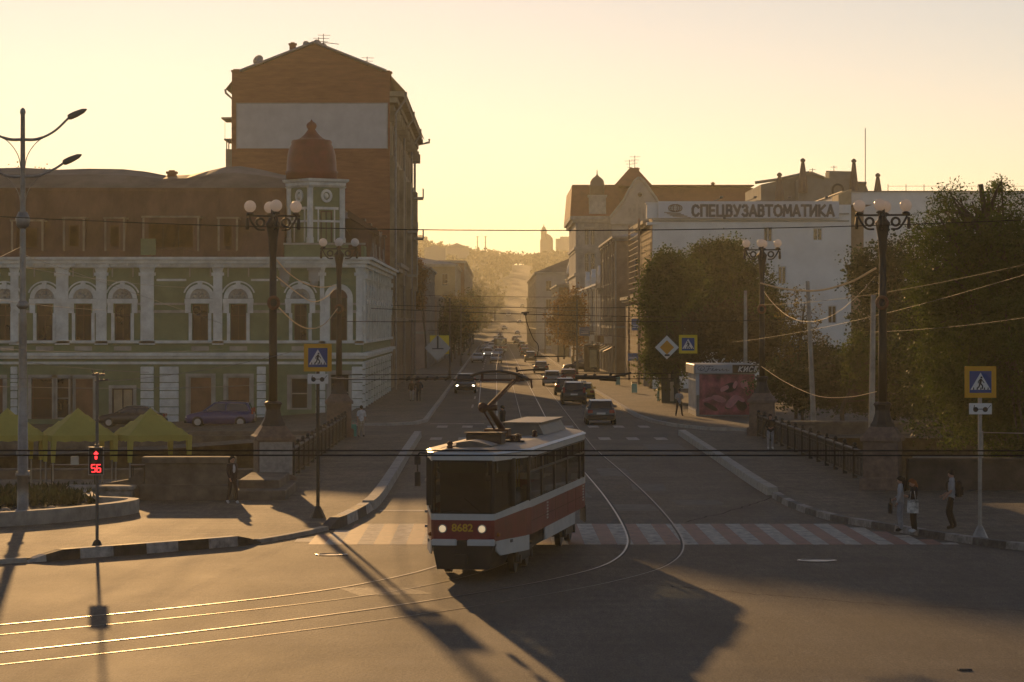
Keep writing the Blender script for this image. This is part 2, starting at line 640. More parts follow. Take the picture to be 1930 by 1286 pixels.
fill(KL2, [(-42, 104.9), (-8.9, 104.9), (-8.9, 153)], 0.0, 0.10, 'pavement_left', PAVE)
fill(KR2, [(42, 104.9), (14.5, 104.9), (14.5, 155.5)], 0.0, 0.10, 'pavement_right', PAVE)
fill(FL, [(-9.6, 169), (-9.6, 860)], 0.0, 0.12, 'pavement_far_left', PAVE)
fill(FR, [(42, 215), (13.6, 215), (13.6, 860)], 0.0, 0.12, 'pavement_far_right', PAVE)


def kerb_run(name, path, i0, i1, w, h, mats, period=None, taper=True):
    mb = MB()
    sub = path[i0:i1 + 1]
    # resample evenly
    L = [0]
    for a, c in zip(sub, sub[1:]):
        L.append(L[-1] + (c - a).length)
    n = max(2, int(L[-1] / 0.55))
    pts, k = [], 0
    for i in range(n + 1):
        t = L[-1] * i / n
        while k < len(L) - 2 and L[k + 1] < t:
            k += 1
        f = (t - L[k]) / max(1e-6, L[k + 1] - L[k])
        pts.append(sub[k].lerp(sub[k + 1], f))
    a, b2 = offs(pts, -w / 2, 0), offs(pts, w / 2, 0)
    def hh(i):
        e = min(i, n - i)
        return h * (min(1, 0.15 + e / 2.0) if taper else 1)
    for i in range(n):
        h0, h1 = hh(i), hh(i + 1)
        up0, up1 = Vector((0, 0, h0)), Vector((0, 0, h1))
        mi = (int(i // (period or 1)) % 2) if period else 0
        s0 = 0.08
        a0, c0 = a[i].lerp(b2[i], s0), b2[i].lerp(a[i], s0)
        a1, c1 = a[i + 1].lerp(b2[i + 1], s0), b2[i + 1].lerp(a[i + 1], s0)
        mb.hexa([a[i], b2[i], b2[i + 1], a[i + 1]], [a0 + up0, c0 + up0, c1 + up1, a1 + up1], mi=mi)
    return tag(mb.build(name, mats), kind='structure')


def idx(path, x, y):
    return min(range(len(path)), key=lambda i: (path[i] - Vector((x, y, 0))).length)


kerb_run('kerb_bridge_left', KL2, 0, idx(KL2, -4.1, 93.7), 0.42, 0.30, [CONC], taper=False)
kerb_run('kerb_corner_left', KL2, idx(KL2, -4.1, 93.5), idx(KL2, -4.95, 84.3), 0.36, 0.30, [KERBW, KERBB], period=4)
kerb_run('kerb_lowered_left', KL2, idx(KL2, -4.95, 84.3), idx(KL2, -6.6, 79.2), 0.25, 0.115, [CONC], taper=False)
kerb_run('kerb_painted_left', KL2, idx(KL2, -6.6, 79.2), idx(KL2, -11.9, 72.9), 0.30, 0.27, [KERBB, KERBW], period=2)
kerb_run('kerb_lowered_corner', KL2, idx(KL2, -11.9, 72.9), len(KL2) - 1, 0.25, 0.12, [CONC], taper=False)
kerb_run('kerb_bridge_right', KR2, 0, idx(KR2, 9.6, 101), 0.42, 0.28, [CONC], taper=False)
kerb_run('kerb_painted_right', KR2, idx(KR2, 9.6, 100.5), len(KR2) - 1, 0.30, 0.19, [mat('kerb worn', (0.26, 0.25, 0.23), rough=0.8, var=0.5, scale=4, bump=0.3), mat('kerb worn dark', (0.10, 0.095, 0.088), rough=0.8, var=0.5, scale=4, bump=0.3)], period=3, taper=False)
kerb_run('kerb_far_left', FL, 0, len(FL) - 1, 0.3, 0.17, [CONC], taper=False)
kerb_run('kerb_far_right', FR, 0, len(FR) - 1, 0.3, 0.17, [CONC], taper=False)

# zebra across the near side
zb = MB()
x, k = -6.4, 0


def kx(path, y):
    for a, c in zip(path, path[1:]):
        if min(a.y, c.y) <= y <= max(a.y, c.y) and a.y != c.y:
            return a.x + (c.x - a.x) * (y - a.y) / (c.y - a.y)
    return 0


while x < 12.6:
    w = 0.44
    y1, y0 = 86.9, 78.8
    a = x + w / 2
    if a < -3:
        while y1 > y0 and kx(KL2, y1) + 0.3 > x:
            y1 -= 0.2
        y0 = 78.8 + (0.9 if a < -5.2 else 0)
    if a > 8:
        while y1 > y0 and kx(KR2, y1) - 0.3 < x + w:
            y1 -= 0.2
    if y1 - y0 > 0.3:
        mi = k % 2
        zb.quad((x, y0, 0.004), (x + w, y0, 0.004), (x + w, y1, 0.004), (x, y1, 0.004), mi=mi)
    x += w
    k += 1
tag(zb.build('crosswalk_near', [WHITEP, REDP]), kind='structure')
zb = MB()
for yy in (150.6, 168.0):
    for i in range(9):
        x0 = -3.4 + i * 1.45
        if 0.05 < x0 < 0.0:
            continue
        zb.quad((x0, yy - 1.6, 0.005), (x0 + 0.6, yy - 1.6, 0.005), (x0 + 0.6, yy + 1.6, 0.005), (x0, yy + 1.6, 0.005))
zb.quad((-3.7, 92.7, 0.005), (-0.6, 92.7, 0.005), (-0.6, 93.3, 0.005), (-3.7, 93.3, 0.005))
zb.quad((-3.9, 172.5, 0.005), (-0.7, 172.5, 0.005), (-0.7, 173.2, 0.005), (-3.9, 173.2, 0.005))
for i in range(14):
    y0 = 205 + i * 24
    zb.quad((-1.75, y0, 0.005), (-1.62, y0, 0.005), (-1.62, y0 + 8, 0.005), (-1.75, y0 + 8, 0.005))
    zb.quad((6.2, y0, 0.005), (6.33, y0, 0.005), (6.33, y0 + 8, 0.005), (6.2, y0 + 8, 0.005))
tag(zb.build('road_markings', [WHITEP]), kind='structure')
# worn concrete panels between the rails on the bend
pt = MB()
for (x0, y0, w, l, q) in ((3.9, 93, 1.3, 3.2, 0.03), (4.9, 104, 1.2, 4.5, -0.02), (2.2, 100, 1.1, 5, 0.04), (6.0, 96, 1.6, 2.6, 0.05), (4.1, 114, 1.2, 6, 0.0), (-2.6, 120, 1.6, 9, 0.0), (7.2, 132, 1.8, 12, 0.0), (-3.0, 64, 1.6, 2.0, 0.3)):
    pt.quad((x0, y0, 0.0035), (x0 + w, y0 + q * w, 0.0035), (x0 + w - q * l, y0 + l, 0.0035), (x0 - q * l, y0 + l, 0.0035))
tag(pt.build('road_patches', [mat('patched asphalt', (0.07, 0.064, 0.054), rough=0.7, var=0.6, scale=1.8, bump=0.5)]), kind='structure')

# tar seams and cracks
sm = MB()
rs = random.Random(12)
for pts in ([(1250, 1104), (1330, 1112), (1480, 1124), (1640, 1138), (1930, 1152)], [(1480, 930), (1380, 962), (1290, 985)]):
    P = catmull([gp(u, v, 0.0) for u, v in pts], 14)
    P = [p + Vector((rs.gauss(0, 0.035), rs.gauss(0, 0.1), 0)) for p in P]
    w = rs.uniform(0.02, 0.04)
    ribbon(sm, offs(P, -w, 0.0025), offs(P, w, 0.0025))
tag(sm.build('road_seams', [mat('tar seam', (0.03, 0.026, 0.022), rough=0.9, var=0.4, scale=3, spec=0.05)]), kind='structure')

# tram tracks ------------------------------------------------------
GROOVE = mat('rail groove', (0.02, 0.018, 0.016), rough=0.8)


def track(name, label, ctr):
    t = thing(name, label, 'tram track', ctr[0])
    o0 = Vector(ctr[0])
    P = catmull([Vector(p) for p in ctr], 10)
    P = [p - o0 for p in P]
    for s in (-0.76, 0.76):
        mb = MB()
        sg = -1 if s > 0 else 1
        ribbon(mb, offs(P, s - (0.024 if s > 0 else 0.019), 0.012), offs(P, s + (0.024 if s > 0 else 0.019), 0.012), 0)
        a, c = sorted((s + sg * 0.025, s + sg * 0.08))
        ribbon(mb, offs(P, a, 0.006), offs(P, c, 0.006), 1)
        mb.build('rail', [STEEL if s > 0 else mat('dull rail steel', (0.24, 0.22, 0.19), rough=0.48, var=0.3, scale=6, metal=0.8), GROOVE], t)
    return t


trackA = [(0.82, 850, 0), (0.82, 500, 0), (0.82, 250, 0), (0.82, 140, 0), (0.82, 105, 0), (0.75, 92, 0), (0.55, 83, 0), (0.1, 77, 0), (-0.65, 72, 0), (-1.75, 68.2, 0), (-3.4, 64.6, 0), (-5.96, 61.05, 0), (-9.7, 56.9, 0), (-14.5, 52.2, 0), (-24, 44, 0), (-40, 31, 0)]
trackB = [(3.9, 850, 0), (3.9, 500, 0), (3.9, 250, 0), (3.9, 150, 0), (4.0, 135, 0), (4.28, 118, 0), (4.5, 100, 0), (4.5, 86, 0), (4.25, 78, 0), (3.5, 72.3, 0), (2.2, 68.3, 0), (0.6, 65.0, 0), (-2.1, 59.9, 0) if False else (-2.0, 60.6, 0), (-5.2, 56.2, 0), (-8.9, 52.0, 0), (-14, 46.6, 0), (-24, 37, 0), (-40, 23, 0)]
track('tram_track', 'inner curved tram track running under the tram and off to the lower left', trackA)
track('tram_track', 'outer curved tram track swinging round in front of the tram', trackB)

for (u, v, w, lab) in ((625, 1046, 0.42, 'round iron manhole cover in the sunlit asphalt left of the tram'), (1540, 1057, 0.5, 'round iron manhole cover in the shaded asphalt below the right end of the zebra crossing')):
    p = gp(u, v)
    mb = MB()
    mb.lathe([(w, 0.0), (w, 0.016), (w * 0.86, 0.02), (w * 0.84, 0.008), (w * 0.3, 0.012), (0.01, 0.012)], 24)
    o = mb.build('manhole_cover', mat('worn iron', (0.10, 0.09, 0.08), rough=0.35, metal=0.7), loc=p)
    tag(o, lab, 'manhole', 'manhole covers')
# flat piece of litter bottom right
p = gp(1818, 1264)
mb = MB()
mb.rbox(-0.12, 0.12, -0.07, 0.07, 0, 0.035, 0.015)
tag(mb.build('brick_scrap', KERBB, loc=p, rz=0.2), 'small dark scrap lying alone on the asphalt at the lower right', 'litter')

# ------------------------------------------------------------------ hill with the street climbing it
def hz_at(x, y):
    t = max(0.0, (y - 840) / 1360.0)
    z = 57 * (t * t * (3 - 2 * t)) if t < 1 else 57 + (y - 2200) * 0.004
    w = noise.noise(Vector((x * 0.006, y * 0.004, 0.3))) * 5 * min(1, t * 1.3)
    return z * (1 - 0.16 * math.exp(-((x - 20) / 60.0) ** 2)) + w * min(1, abs(x - 18 * t) / 60)


mb = MB()
NX, NY = 60, 70
X = [-610 + 1220 * i / NX for i in range(NX + 1)]
Yg = [835 + 2700 * (j / NY) ** 1.2 for j in range(NY + 1)]
vs = [(x, y, hz_at(x, y) - 0.06) for y in Yg for x in X]
fs = [(j * (NX + 1) + i, j * (NX + 1) + i + 1, (j + 1) * (NX + 1) + i + 1, (j + 1) * (NX + 1) + i) for j in range(NY) for i in range(NX)]
mb._add(vs, fs, 0, True)
tag(mb.build('hill', mat('hill ground', (0.09, 0.085, 0.05), rough=0.95, var=0.5, scale=0.03)), kind='structure')


# unseen rise added behind the camera to block low sky in reflections
mb = MB()
vs, fs = [], []
for j in range(9):
    for i in range(25):
        x, y = -600 + 50 * i, -58 - 32 * j
        vs.append((x, y, -0.05 + 15 * (1 - math.exp(-(j / 3.0) ** 2)) + 3 * noise.noise(Vector((x * 0.02, y * 0.02, 5))) * min(1, j)))
for j in range(8):
    for i in range(24):
        fs.append((j * 25 + i, j * 25 + i + 1, (j + 1) * 25 + i + 1, (j + 1) * 25 + i))
mb._add(vs, fs, 0, True)
tag(mb.build('sky_block_hill', MATS['hill ground']), kind='structure')


def street_x(y):
    t = max(0.0, min(1, (y - 850) / 1100.0))
    return 2.6 + 16.0 * t


mb = MB()
Ys = [842 + i * 14 for i in range(84)]
for a, c in zip(Ys, Ys[1:]):
    q = []
    for y, s in ((a, -1), (a, 1), (c, 1), (c, -1)):
        x = street_x(y) + s * (7.0 - 2.5 * min(1, max(0, (y - 860) / 300.0)))
        q.append((x, y, max(hz_at(street_x(y), y), hz_at(x, y)) + 0.35))
    mb.quad(*q)
tag(mb.build('hill_street', ASPH), kind='structure')
# ------------------------------------------------------------------ buildings
PANE = mat('dark pane', (0.022, 0.024, 0.024), rough=0.07, var=0.5, scale=0.6, spec=0.6)
PANEW = mat('curtained pane', (0.022, 0.016, 0.015), rough=0.12, var=0.6, scale=1.1, spec=0.5)
GREENW = mat('green render', (0.165, 0.21, 0.115), rough=0.85, var=0.22, scale=0.7, bump=0.2)
TRIM = mat('pale trim', (0.64, 0.66, 0.62), rough=0.8, var=0.22, scale=1.2, bump=0.2)
TRIM2 = mat('old pale trim', (0.34, 0.335, 0.30), rough=0.85, var=0.3, scale=0.9, bump=0.2)
ROOFR = mat('red sheet roof', (0.125, 0.062, 0.045), rough=0.55, var=0.3, scale=0.6, streak=(2.5, 1, 0.4), bump=0.2)
ROOFM = mat('mansard sheet', (0.115, 0.058, 0.04), rough=0.65, var=0.45, scale=0.5, streak=(1.5, 1, 0.5), bump=0.2)
ROOFG = mat('grey tin roof', (0.22, 0.205, 0.18), rough=0.5, var=0.3, scale=0.8, metal=0.2)
DOMER = mat('red dome', (0.15, 0.024, 0.023), rough=0.5, var=0.25, scale=1.2)
BRICK = mat('old brick', (0.29, 0.125, 0.065), rough=0.9, var=0.3, scale=1.1, streak=(0.5, 0.5, 3.0), bump=0.5, detail=9)
BROWND = mat('brown boards', (0.20, 0.10, 0.055), rough=0.7, var=0.3, scale=1.2)
WOODF = mat('brown frame', (0.07, 0.036, 0.03), rough=0.6)
BEIGE = mat('beige door', (0.42, 0.33, 0.21), rough=0.7, var=0.2)
LADDER = mat('blistered plaster', (0.30, 0.22, 0.15), rough=0.9, var=0.3, scale=0.8, bump=0.3)
DKHOLE = mat('dark opening', (0.015, 0.014, 0.013), rough=0.9)
WHITEF = mat('white frame', (0.62, 0.62, 0.6), rough=0.5)
FRONT = None


def side_frame(ox=0.0, oy=0.0):
    """facade running along +Y whose outside faces +X (left-hand houses)"""
    return lambda x, y, z: (ox - y, oy + x, z)


def side_frame_r(ox=0.0, oy=0.0):
    """facade running along +Y whose outside faces -X (right-hand houses)"""
    return lambda x, y, z: (ox + y, oy + x, z)


def win(par, T, s0, s1, z0, z1, rec=0.2, fm=None, gm=None, nx=2, nz=1, fw=0.07, name='window', pane=True, tz=None):
    fm, gm = fm or WOODF, gm or PANE
    mb = MB(T)
    y0, y1 = rec - 0.06, rec
    mb.box(s0, s0 + fw, y0, y1, z0, z1)
    mb.box(s1 - fw, s1, y0, y1, z0, z1)
    mb.box(s0 + fw, s1 - fw, y0, y1, z0, z0 + fw)
    mb.box(s0 + fw, s1 - fw, y0, y1, z1 - fw, z1)
    for i in range(1, nx):
        c = s0 + (s1 - s0) * i / nx
        mb.box(c - fw * 0.4, c + fw * 0.4, y0 + 0.01, y1, z0 + fw, z1 - fw)
    for zc in (tz or [z0 + (z1 - z0) * i / nz for i in range(1, nz)]):
        mb.box(s0 + fw, s1 - fw, y0 + 0.015, y1, zc - fw * 0.4, zc + fw * 0.4)
    if not pane:
        mb.quad((s0, y1 + 0.01, z0), (s1, y1 + 0.01, z0), (s1, y1 + 0.01, z1), (s0, y1 + 0.01, z1), mi=1)
        return mb.build(name, [fm, gm], par)
    w = mb.build(name, fm, par)
    p = MB(T)
    p.quad((s0, y1 + 0.01, z0), (s1, y1 + 0.01, z0), (s1, y1 + 0.01, z1), (s0, y1 + 0.01, z1))
    p.build('pane', gm, w, fix=False)
    return w


def chimney(par, x, y, z0, z1, w=0.8, m=None, d=None):
    mb = MB()
    d = d or w
    mb.box(x - w / 2, x + w / 2, y - d / 2, y + d / 2, z0, z1 - 0.25)
    mb.box(x - w / 2 - 0.08, x + w / 2 + 0.08, y - d / 2 - 0.08, y + d / 2 + 0.08, z1 - 0.25, z1 - 0.1)
    mb.box(x - w / 2 + 0.1, x + w / 2 - 0.1, y - d / 2 + 0.1, y + d / 2 - 0.1, z1 - 0.1, z1)
    return mb.build('chimney', m or BRICK, par)


def pipe(par, pts, r=0.07, m=None, name='drainpipe'):
    mb = MB()
    mb.tube(pts, r, 8)
    return mb.build(name, m or GALV, par)


# ---- the green corner house
GX, GY = -9.2, 201.0
G = thing('corner_house', 'long green corner house with white trim, brown mansard roof and a red domed turret', 'house', (GX, GY, 0))


def gu(u):
    return (u - 684) / 27.36


def gv(v):
    return 6 - (v - 608) / 27.36


S27 = 27.36
XL = gu(-230)
upw = [-62, 10, 85, 158, 232, 378, 450, 567]
gfw = [(gu(60), gu(103), gv(790), gv(712)), (gu(105), gu(132), gv(790), gv(712)), (gu(140), gu(178), gv(800), gv(712)),
       (gu(212), gu(252), gv(805), gv(732)), (gu(357), gu(401), gv(796), gv(710)), (gu(428), gu(473), gv(796), gv(710)),
       (gu(548), gu(582), gv(772), gv(712)), (gu(622), gu(660), gv(776), gv(704)), (gu(-20), gu(8), gv(800), gv(712)), (gu(-90), gu(-50), gv(800), gv(712))]
uph = [(gu(u) - 0.53, gu(u) + 0.53, gv(642), gv(574)) for u in upw]
uph[-1] = (gu(567) - 0.42, gu(567) + 0.42, gv(642), gv(574))
arch_d = (gu(624), gu(654), gv(642), gv(558))
wl = MB()
wl.wall(XL, 0, -1.4, 10.0, uph + gfw + [arch_d], d=0.3)
ss = side_frame()
SIDE = 53.5
nb = 12
bw = SIDE / nb
swin = []
for i in range(nb):
    c = bw * (i + 0.5)
    swin.append((c - 0.55, c + 0.55, gv(642), gv(574)))
    swin.append((c - 0.8, c + 0.8, 0.5, 2.6))
w2 = MB(ss)
w2.wall(0, SIDE, -1.4, 10.0, swin, d=0.3)
wl._add(w2.v, w2.f, 0)
wl.quad((XL, 0, -1.4), (XL, 20, -1.4), (XL, 20, 10), (XL, 0, 10))
wl.quad((0, SIDE, -1.4), (-18, SIDE, -1.4), (-18, SIDE, 10), (0, SIDE, 10))
wl.quad((XL, 0.5, 9.9), (0, 0.5, 9.9), (0, 18, 9.9), (XL, 18, 9.9))
wl.build('wall', GREENW, G)

# cornices and bands
mb = MB()
for (z0, z1, d) in ((9.78, 10.05, 0.25), (10.05, 10.32, 0.5), (10.32, 10.5, 0.72), (4.56, 4.76, 0.22), (3.5, 3.7, 0.22), (3.7, 3.92, 0.42), (3.12, 3.3, 0.12)):
    mb.box(XL, d, -d, 0.0, z0, z1)
    mb.box(0.002, d - 0.002, 0, SIDE, z0 + 0.002, z1 - 0.002)
for i in range(46):       # dentils
    x = XL + 0.4 + i * 0.72
    if x < -0.3:
        mb.box(x, x + 0.3, -0.42, -0.24, 9.86, 10.046)
mb.build('cornice', TRIM, G)
mb = MB()
segs = []
edges = sorted([XL] + [v for h in uph for v in (h[0] - 0.32, h[1] + 0.32)] + [arch_d[0] - 0.3, arch_d[1] + 0.3, 0])
for i in range(0, len(edges) - 1, 2):
    a, c = edges[i], edges[i + 1]
    if c - a > 0.1:
        mb.box(a, c, -0.10, 0, gv(575), gv(571))
        mb.box(a, c, -0.07, 0, gv(590), gv(585))
mb.build('string_course', TRIM2, G)
# pilasters
for (a, b) in ((-60, -42), (-20, -2), (21, 36), (107, 130), (182, 202), (266, 291), (403, 420), (604, 612), (672, 684)):
    mb = MB()
    x0, x1 = gu(a), gu(b)
    wd = (x1 - x0)
    mb.box(x0, x1, -0.16, 0, gv(643), gv(588))
    mb.box(x0 + 0.02, x1 - 0.02, -0.13, 0, gv(588), gv(578))
    mb.box(x0, x1, -0.16, 0, gv(578), gv(520))
    mb.box(x0 - 0.12, x1 + 0.12, -0.24, 0, gv(520), gv(514))
    mb.hexa([(x0, -0.16, gv(514)), (x1, -0.16, gv(514)), (x1, 0, gv(514)), (x0, 0, gv(514))],
            [(x0 - 0.14, -0.34, gv(499)), (x1 + 0.14, -0.34, gv(499)), (x1 + 0.14, 0, gv(499)), (x0 - 0.14, 0, gv(499))])
    mb.box(x0 - 0.2, x1 + 0.2, -0.4, 0, gv(499), 9.776)
    mb.box(x0 - 0.08, x1 + 0.08, -0.22, 0, gv(650), gv(643))
    mb.build('pilaster', TRIM, G)
for (a, b) in ((525, 549), (580, 606), (448, 0)):
    if b:
        mb = MB()
        mb.box(gu(a), gu(b), -0.3, 0, gv(510), 9.776)
        mb.box(gu(a) + 0.1, gu(b) - 0.1, -0.2, 0, gv(530), gv(510))
        mb.sphere((gu((a + b) / 2), -0.1, gv(534)), 0.3, 10, 6)
        mb.build('bracket', TRIM2, G)
# window surrounds
def arch_surround(par, T, c, zs, zb, r0, r1, key=True):
    mb = MB(T)
    mb.arch(c, zs, r0, r1, -0.2, 0, 14)
    mb.arch(c, zs, r1 + 0.12, r1 + 0.22, -0.08, 0, 14, R(20), R(160))
    mb.box(c - r1 - 0.05, c + r1 + 0.05, -0.24, 0, zs - 0.34, zs - 0.02)
    mb.box(c - r1 - 0.02, c - r1 + 0.36, -0.17, 0, zs - 1.0, zs - 0.34)
    mb.box(c + r1 - 0.36, c + r1 + 0.02, -0.17, 0, zs - 1.0, zs - 0.34)
    mb.box(c - 0.78, c - 0.56, -0.12, 0, zb, zs - 1.0)
    mb.box(c + 0.56, c + 0.78, -0.12, 0, zb, zs - 1.0)
    mb.box(c - 0.85, c + 0.85, -0.26, 0, zb - 0.14, zb)
    if key:
        mb.prism([(c - 0.1, zs + r0 - 0.05), (c + 0.1, zs + r0 - 0.05), (c + 0.17, zs + r1 + 0.16), (c - 0.17, zs + r1 + 0.16)], 'y', -0.28, 0)
    s = mb.build('window_surround', TRIM, par)
    tp = MB(T)
    n = 12
    pts = [(c + r0 * math.cos(PI * i / n), -0.05, zs + r0 * math.sin(PI * i / n)) for i in range(n + 1)]
    tp._add(pts, [tuple(range(n + 1))])
    for k in range(5):
        a = PI * (k + 0.5) / 5
        tp.sphere((c + r0 * 0.6 * math.cos(a), -0.06, zs + r0 * 0.6 * math.sin(a)), 0.11, 8, 5)
    tp.sphere((c, -0.06, zs + 0.16), 0.15, 8, 5)
    tp.build('tympanum', TRIM2, s)
    return s


for i, u in enumerate(upw):
    c = gu(u)
    arch_surround(G, None, c, gv(563), gv(642), 0.70, 1.0)
    h = uph[i]
    win(G, None, h[0], h[1], h[2], h[3], rec=0.22, gm=PANEW if i % 3 else PANE, nx=2, tz=[h[3] - 0.75])
    mb = MB()
    mb.box(c - 0.6, c + 0.6, -0.05, 0, gv(661), gv(653))
    mb.build('wall_panel', TRIM2, G)
    mb = MB()
    # raised frame above the arch
    for (a, b2, e, f) in ((-0.75, 0.75, gv(506), gv(503.5)), (-0.75, -0.67, gv(522), gv(506)), (0.67, 0.75, gv(522), gv(506))):
        mb.box(c + a, c + b2, -0.05, 0, e, f)
    mb.build('raised_frame', TRIM2, G)
# arched door over the balcony line near the corner
c = (arch_d[0] + arch_d[1]) / 2
mb = MB()
mb.arch(c, gv(562), 0.62, 0.98, -0.2, 0, 14)
mb.box(c - 0.98, c - 0.6, -0.16, 0, gv(643), gv(562))
mb.box(c + 0.6, c + 0.98, -0.16, 0, gv(643), gv(562))
mb.build('window_surround', TRIM, G)
tp = MB()
tp._add([(c + 0.63 * math.cos(PI * i / 12), -0.03, gv(562) + 0.63 * math.sin(PI * i / 12)) for i in range(13)], [tuple(range(13))])
tp.build('fanlight', WOODF, G)
win(G, None, *arch_d, rec=0.2, fm=WOODF, gm=PANE, nx=2, nz=2)
for (a, b) in ((296, 352), (474, 525)):
    mb = MB()
    mb.box(gu(a), gu(b), -0.08, 0, gv(530), gv(526))
    mb.build('wall_panel', TRIM, G)
# rusticated piers
for (a, b) in ((21, 34), (266, 291), (302, 338), (485, 502), (596, 614), (664, 684), (-60, -40)):
    mb = MB()
    z = -0.9
    while z < 3.0:
        mb.rbox(gu(a), gu(b), -0.16, 0.0, z, min(z + 0.5, 3.1), 0.04)
        z += 0.56
    mb.build('rusticated_pier', TRIM, G)
# ground floor fillings
kinds = [('shop_window', WOODF, PANE), ('shop_window', TRIM2, PANE), ('boarded_window', TRIM2, BROWND), ('double_door', WOODF, BEIGE), ('boarded_window', TRIM2, BROWND), ('boarded_window', TRIM2, BROWND), ('shop_window', TRIM2, PANE), ('shop_window', TRIM2, PANE), ('boarded_window', TRIM2, BROWND), ('shop_window', WOODF, PANE)]
for h, (nm, fm, gm) in zip(gfw, kinds):
    win(G, None, *h, rec=0.18, fm=fm, gm=gm, nx=2 if nm == 'double_door' else 1, nz=2 if nm == 'shop_window' else 1, fw=0.1, name=nm)
    mb = MB()
    mb.box(h[0] - 0.22, h[0], -0.09, 0, h[2], h[3] + 0.2)
    mb.box(h[1], h[1] + 0.22, -0.09, 0, h[2], h[3] + 0.2)
    mb.box(h[0], h[1], -0.09, 0, h[3], h[3] + 0.2)
    mb.build('opening_trim', TRIM2, G)
# side street facade
for i in range(nb):
    c = bw * (i + 0.5)
    arch_surround(G, ss, c, gv(563), gv(642), 0.70, 1.0)
    win(G, ss, c - 0.55, c + 0.55, gv(642), gv(574), rec=0.22, nx=2, tz=[gv(574) - 0.75])
    win(G, ss, c - 0.8, c + 0.8, 0.5, 2.6, rec=0.2, nx=1, name='shop_window')
    mb = MB(ss)
    x0 = bw * i + (0.0 if i else 0.35)
    mb.box(x0 - 0.3, x0 + 0.3, -0.2, 0, 4.77, 9.776)
    mb.box(x0 - 0.42, x0 + 0.42, -0.36, 0, 9.0, 9.35)
    mb.build('pilaster', TRIM, G)
    mb = MB(ss)
    z = 0
    while z < 2.9:
        mb.box(x0 - 0.4, x0 + 0.4, -0.18, 0, z, z + 0.48)
        z += 0.56
    mb.build('rusticated_pier', TRIM, G)

# mansard with its dormers and the wavy tin roof above
mb = MB()
ZM, SET = 15.3, 3.4
xm, RY = gu(534), 4.7
mb.quad((XL, -0.1, 10.5), (xm, -0.1, 10.5), (xm, SET, ZM), (XL, SET, ZM))
mb._add([(xm, -0.1, 10.5), (xm, SET, ZM), (xm, SET, 10.5)], [(0, 1, 2)])
mb.quad((xm, SET, 10.5), (xm, RY, 10.5), (xm, RY, ZM), (xm, SET, ZM))
mb.quad((xm, RY, 10.5), (-SET, RY, 10.5), (-SET, RY, ZM), (xm, RY, ZM))
mb._add([(0.1, RY, 10.5), (-SET, RY, ZM), (-SET, RY, 10.5)], [(0, 1, 2)])
mb.quad((0.1, RY, 10.5), (0.1, SIDE, 10.5), (-SET, SIDE, ZM), (-SET, RY, ZM))
mb.quad((xm, -0.1, 10.505), (0.1, -0.1, 10.505), (0.1, RY, 10.505), (xm, RY, 10.505))
mb.box(XL, xm, SET - 0.15, SET + 0.1, ZM - 0.1, ZM + 0.12)
for i in range(44):
    x = XL + i * 0.75
    mb.hexa([(x, -0.13, 10.52), (x + 0.05, -0.13, 10.52), (x + 0.05, -0.07, 10.52), (x, -0.07, 10.52)],
            [(x, SET - 0.03, ZM), (x + 0.05, SET - 0.03, ZM), (x + 0.05, SET + 0.03, ZM), (x, SET + 0.03, ZM)]) if x < xm - 0.1 else None
mb.build('mansard', ROOFM, G)
mb = MB()
ridge = [(-230, 322), (-60, 322), (20, 320), (90, 324), (150, 322), (215, 323), (260, 328), (300, 336), (345, 334), (380, 326), (410, 319), (440, 317), (480, 324), (520, 334), (560, 337)]
up = [Vector((gu(u) * 1.03, 9.0, gv(v) + 0.62)) for u, v in ridge]
for i in range(len(up) - 1):
    a, c = up[i], up[i + 1]
    mid = lambda p: Vector((p.x, 6.0, ZM + (p.z - ZM) * 0.62 + 0.1))
    mb.quad((a.x, SET, ZM + 0.08), (c.x, SET, ZM + 0.08), mid(c), mid(a))
    mb.quad(mid(a), mid(c), c, a)
    mb.quad(a, c, (c.x, 19, ZM - 1.5), (a.x, 19, ZM - 1.5))
mb.quad(up[-1], (-SET, SET, ZM + 0.05), (-SET, SIDE, ZM + 0.05), (up[-1].x - 3, SIDE, ZM + 0.6))
mb.build('upper_roof', mat('rusty tin roof', (0.105, 0.085, 0.065), rough=0.65, var=0.45, scale=0.25, col2=(0.2, 0.18, 0.15)), G)
mb = MB()
mb.quad((XL, 19, -1), (0 - 18, 19, -1), (-18, 19, 13.8), (XL, 19, 13.8))
mb.quad((-18, 19, -1), (-18, SIDE, -1), (-18, SIDE, ZM), (-18, 19, ZM))
mb.build('back_wall', GREENW, G)
for (a, b, v0, v1) in ((-120, -60, 412, 478), (22, 80, 414, 478), (120, 158, 409, 476), (198, 234, 409, 476), (270, 374, 407, 478), (412, 447, 409, 476)):
    x0, x1, z0, z1 = gu(a), gu(b), gv(v1), gv(v0)
    mb = MB()
    mb.box(x0, x1, 0.25, 2.8, z0, z1 - 0.12)
    mb.box(x0 - 0.12, x1 + 0.12, 0.1, 2.9, z1 - 0.12, z1, mi=1)
    mb.box(x0 - 0.06, x0 + 0.08, 0.2, 0.249, z0, z1 - 0.12, mi=1)
    mb.box(x1 - 0.08, x1 + 0.06, 0.2, 0.249, z0, z1 - 0.12, mi=1)
    d = mb.build('dormer', [ROOFM, mat('dormer trim', (0.27, 0.225, 0.17), rough=0.7, var=0.4)], G)
    win(d, None, x0 + 0.3, x1 - 0.3, z0 + 0.35, z1 - 0.5, rec=0.24, fm=ROOFM, gm=BROWND, nx=3 if b - a > 60 else 1, pane=False)
for i in range(5):
    y0 = 8 + i * 10
    mb = MB()
    mb.box(-2.4, -0.35, y0, y0 + 2.2, 10.9, 13.3)
    mb.box(-2.5, -0.2, y0 - 0.1, y0 + 2.3, 13.3, 13.45)
    mb.build('dormer', ROOFM, G)
mb = MB()
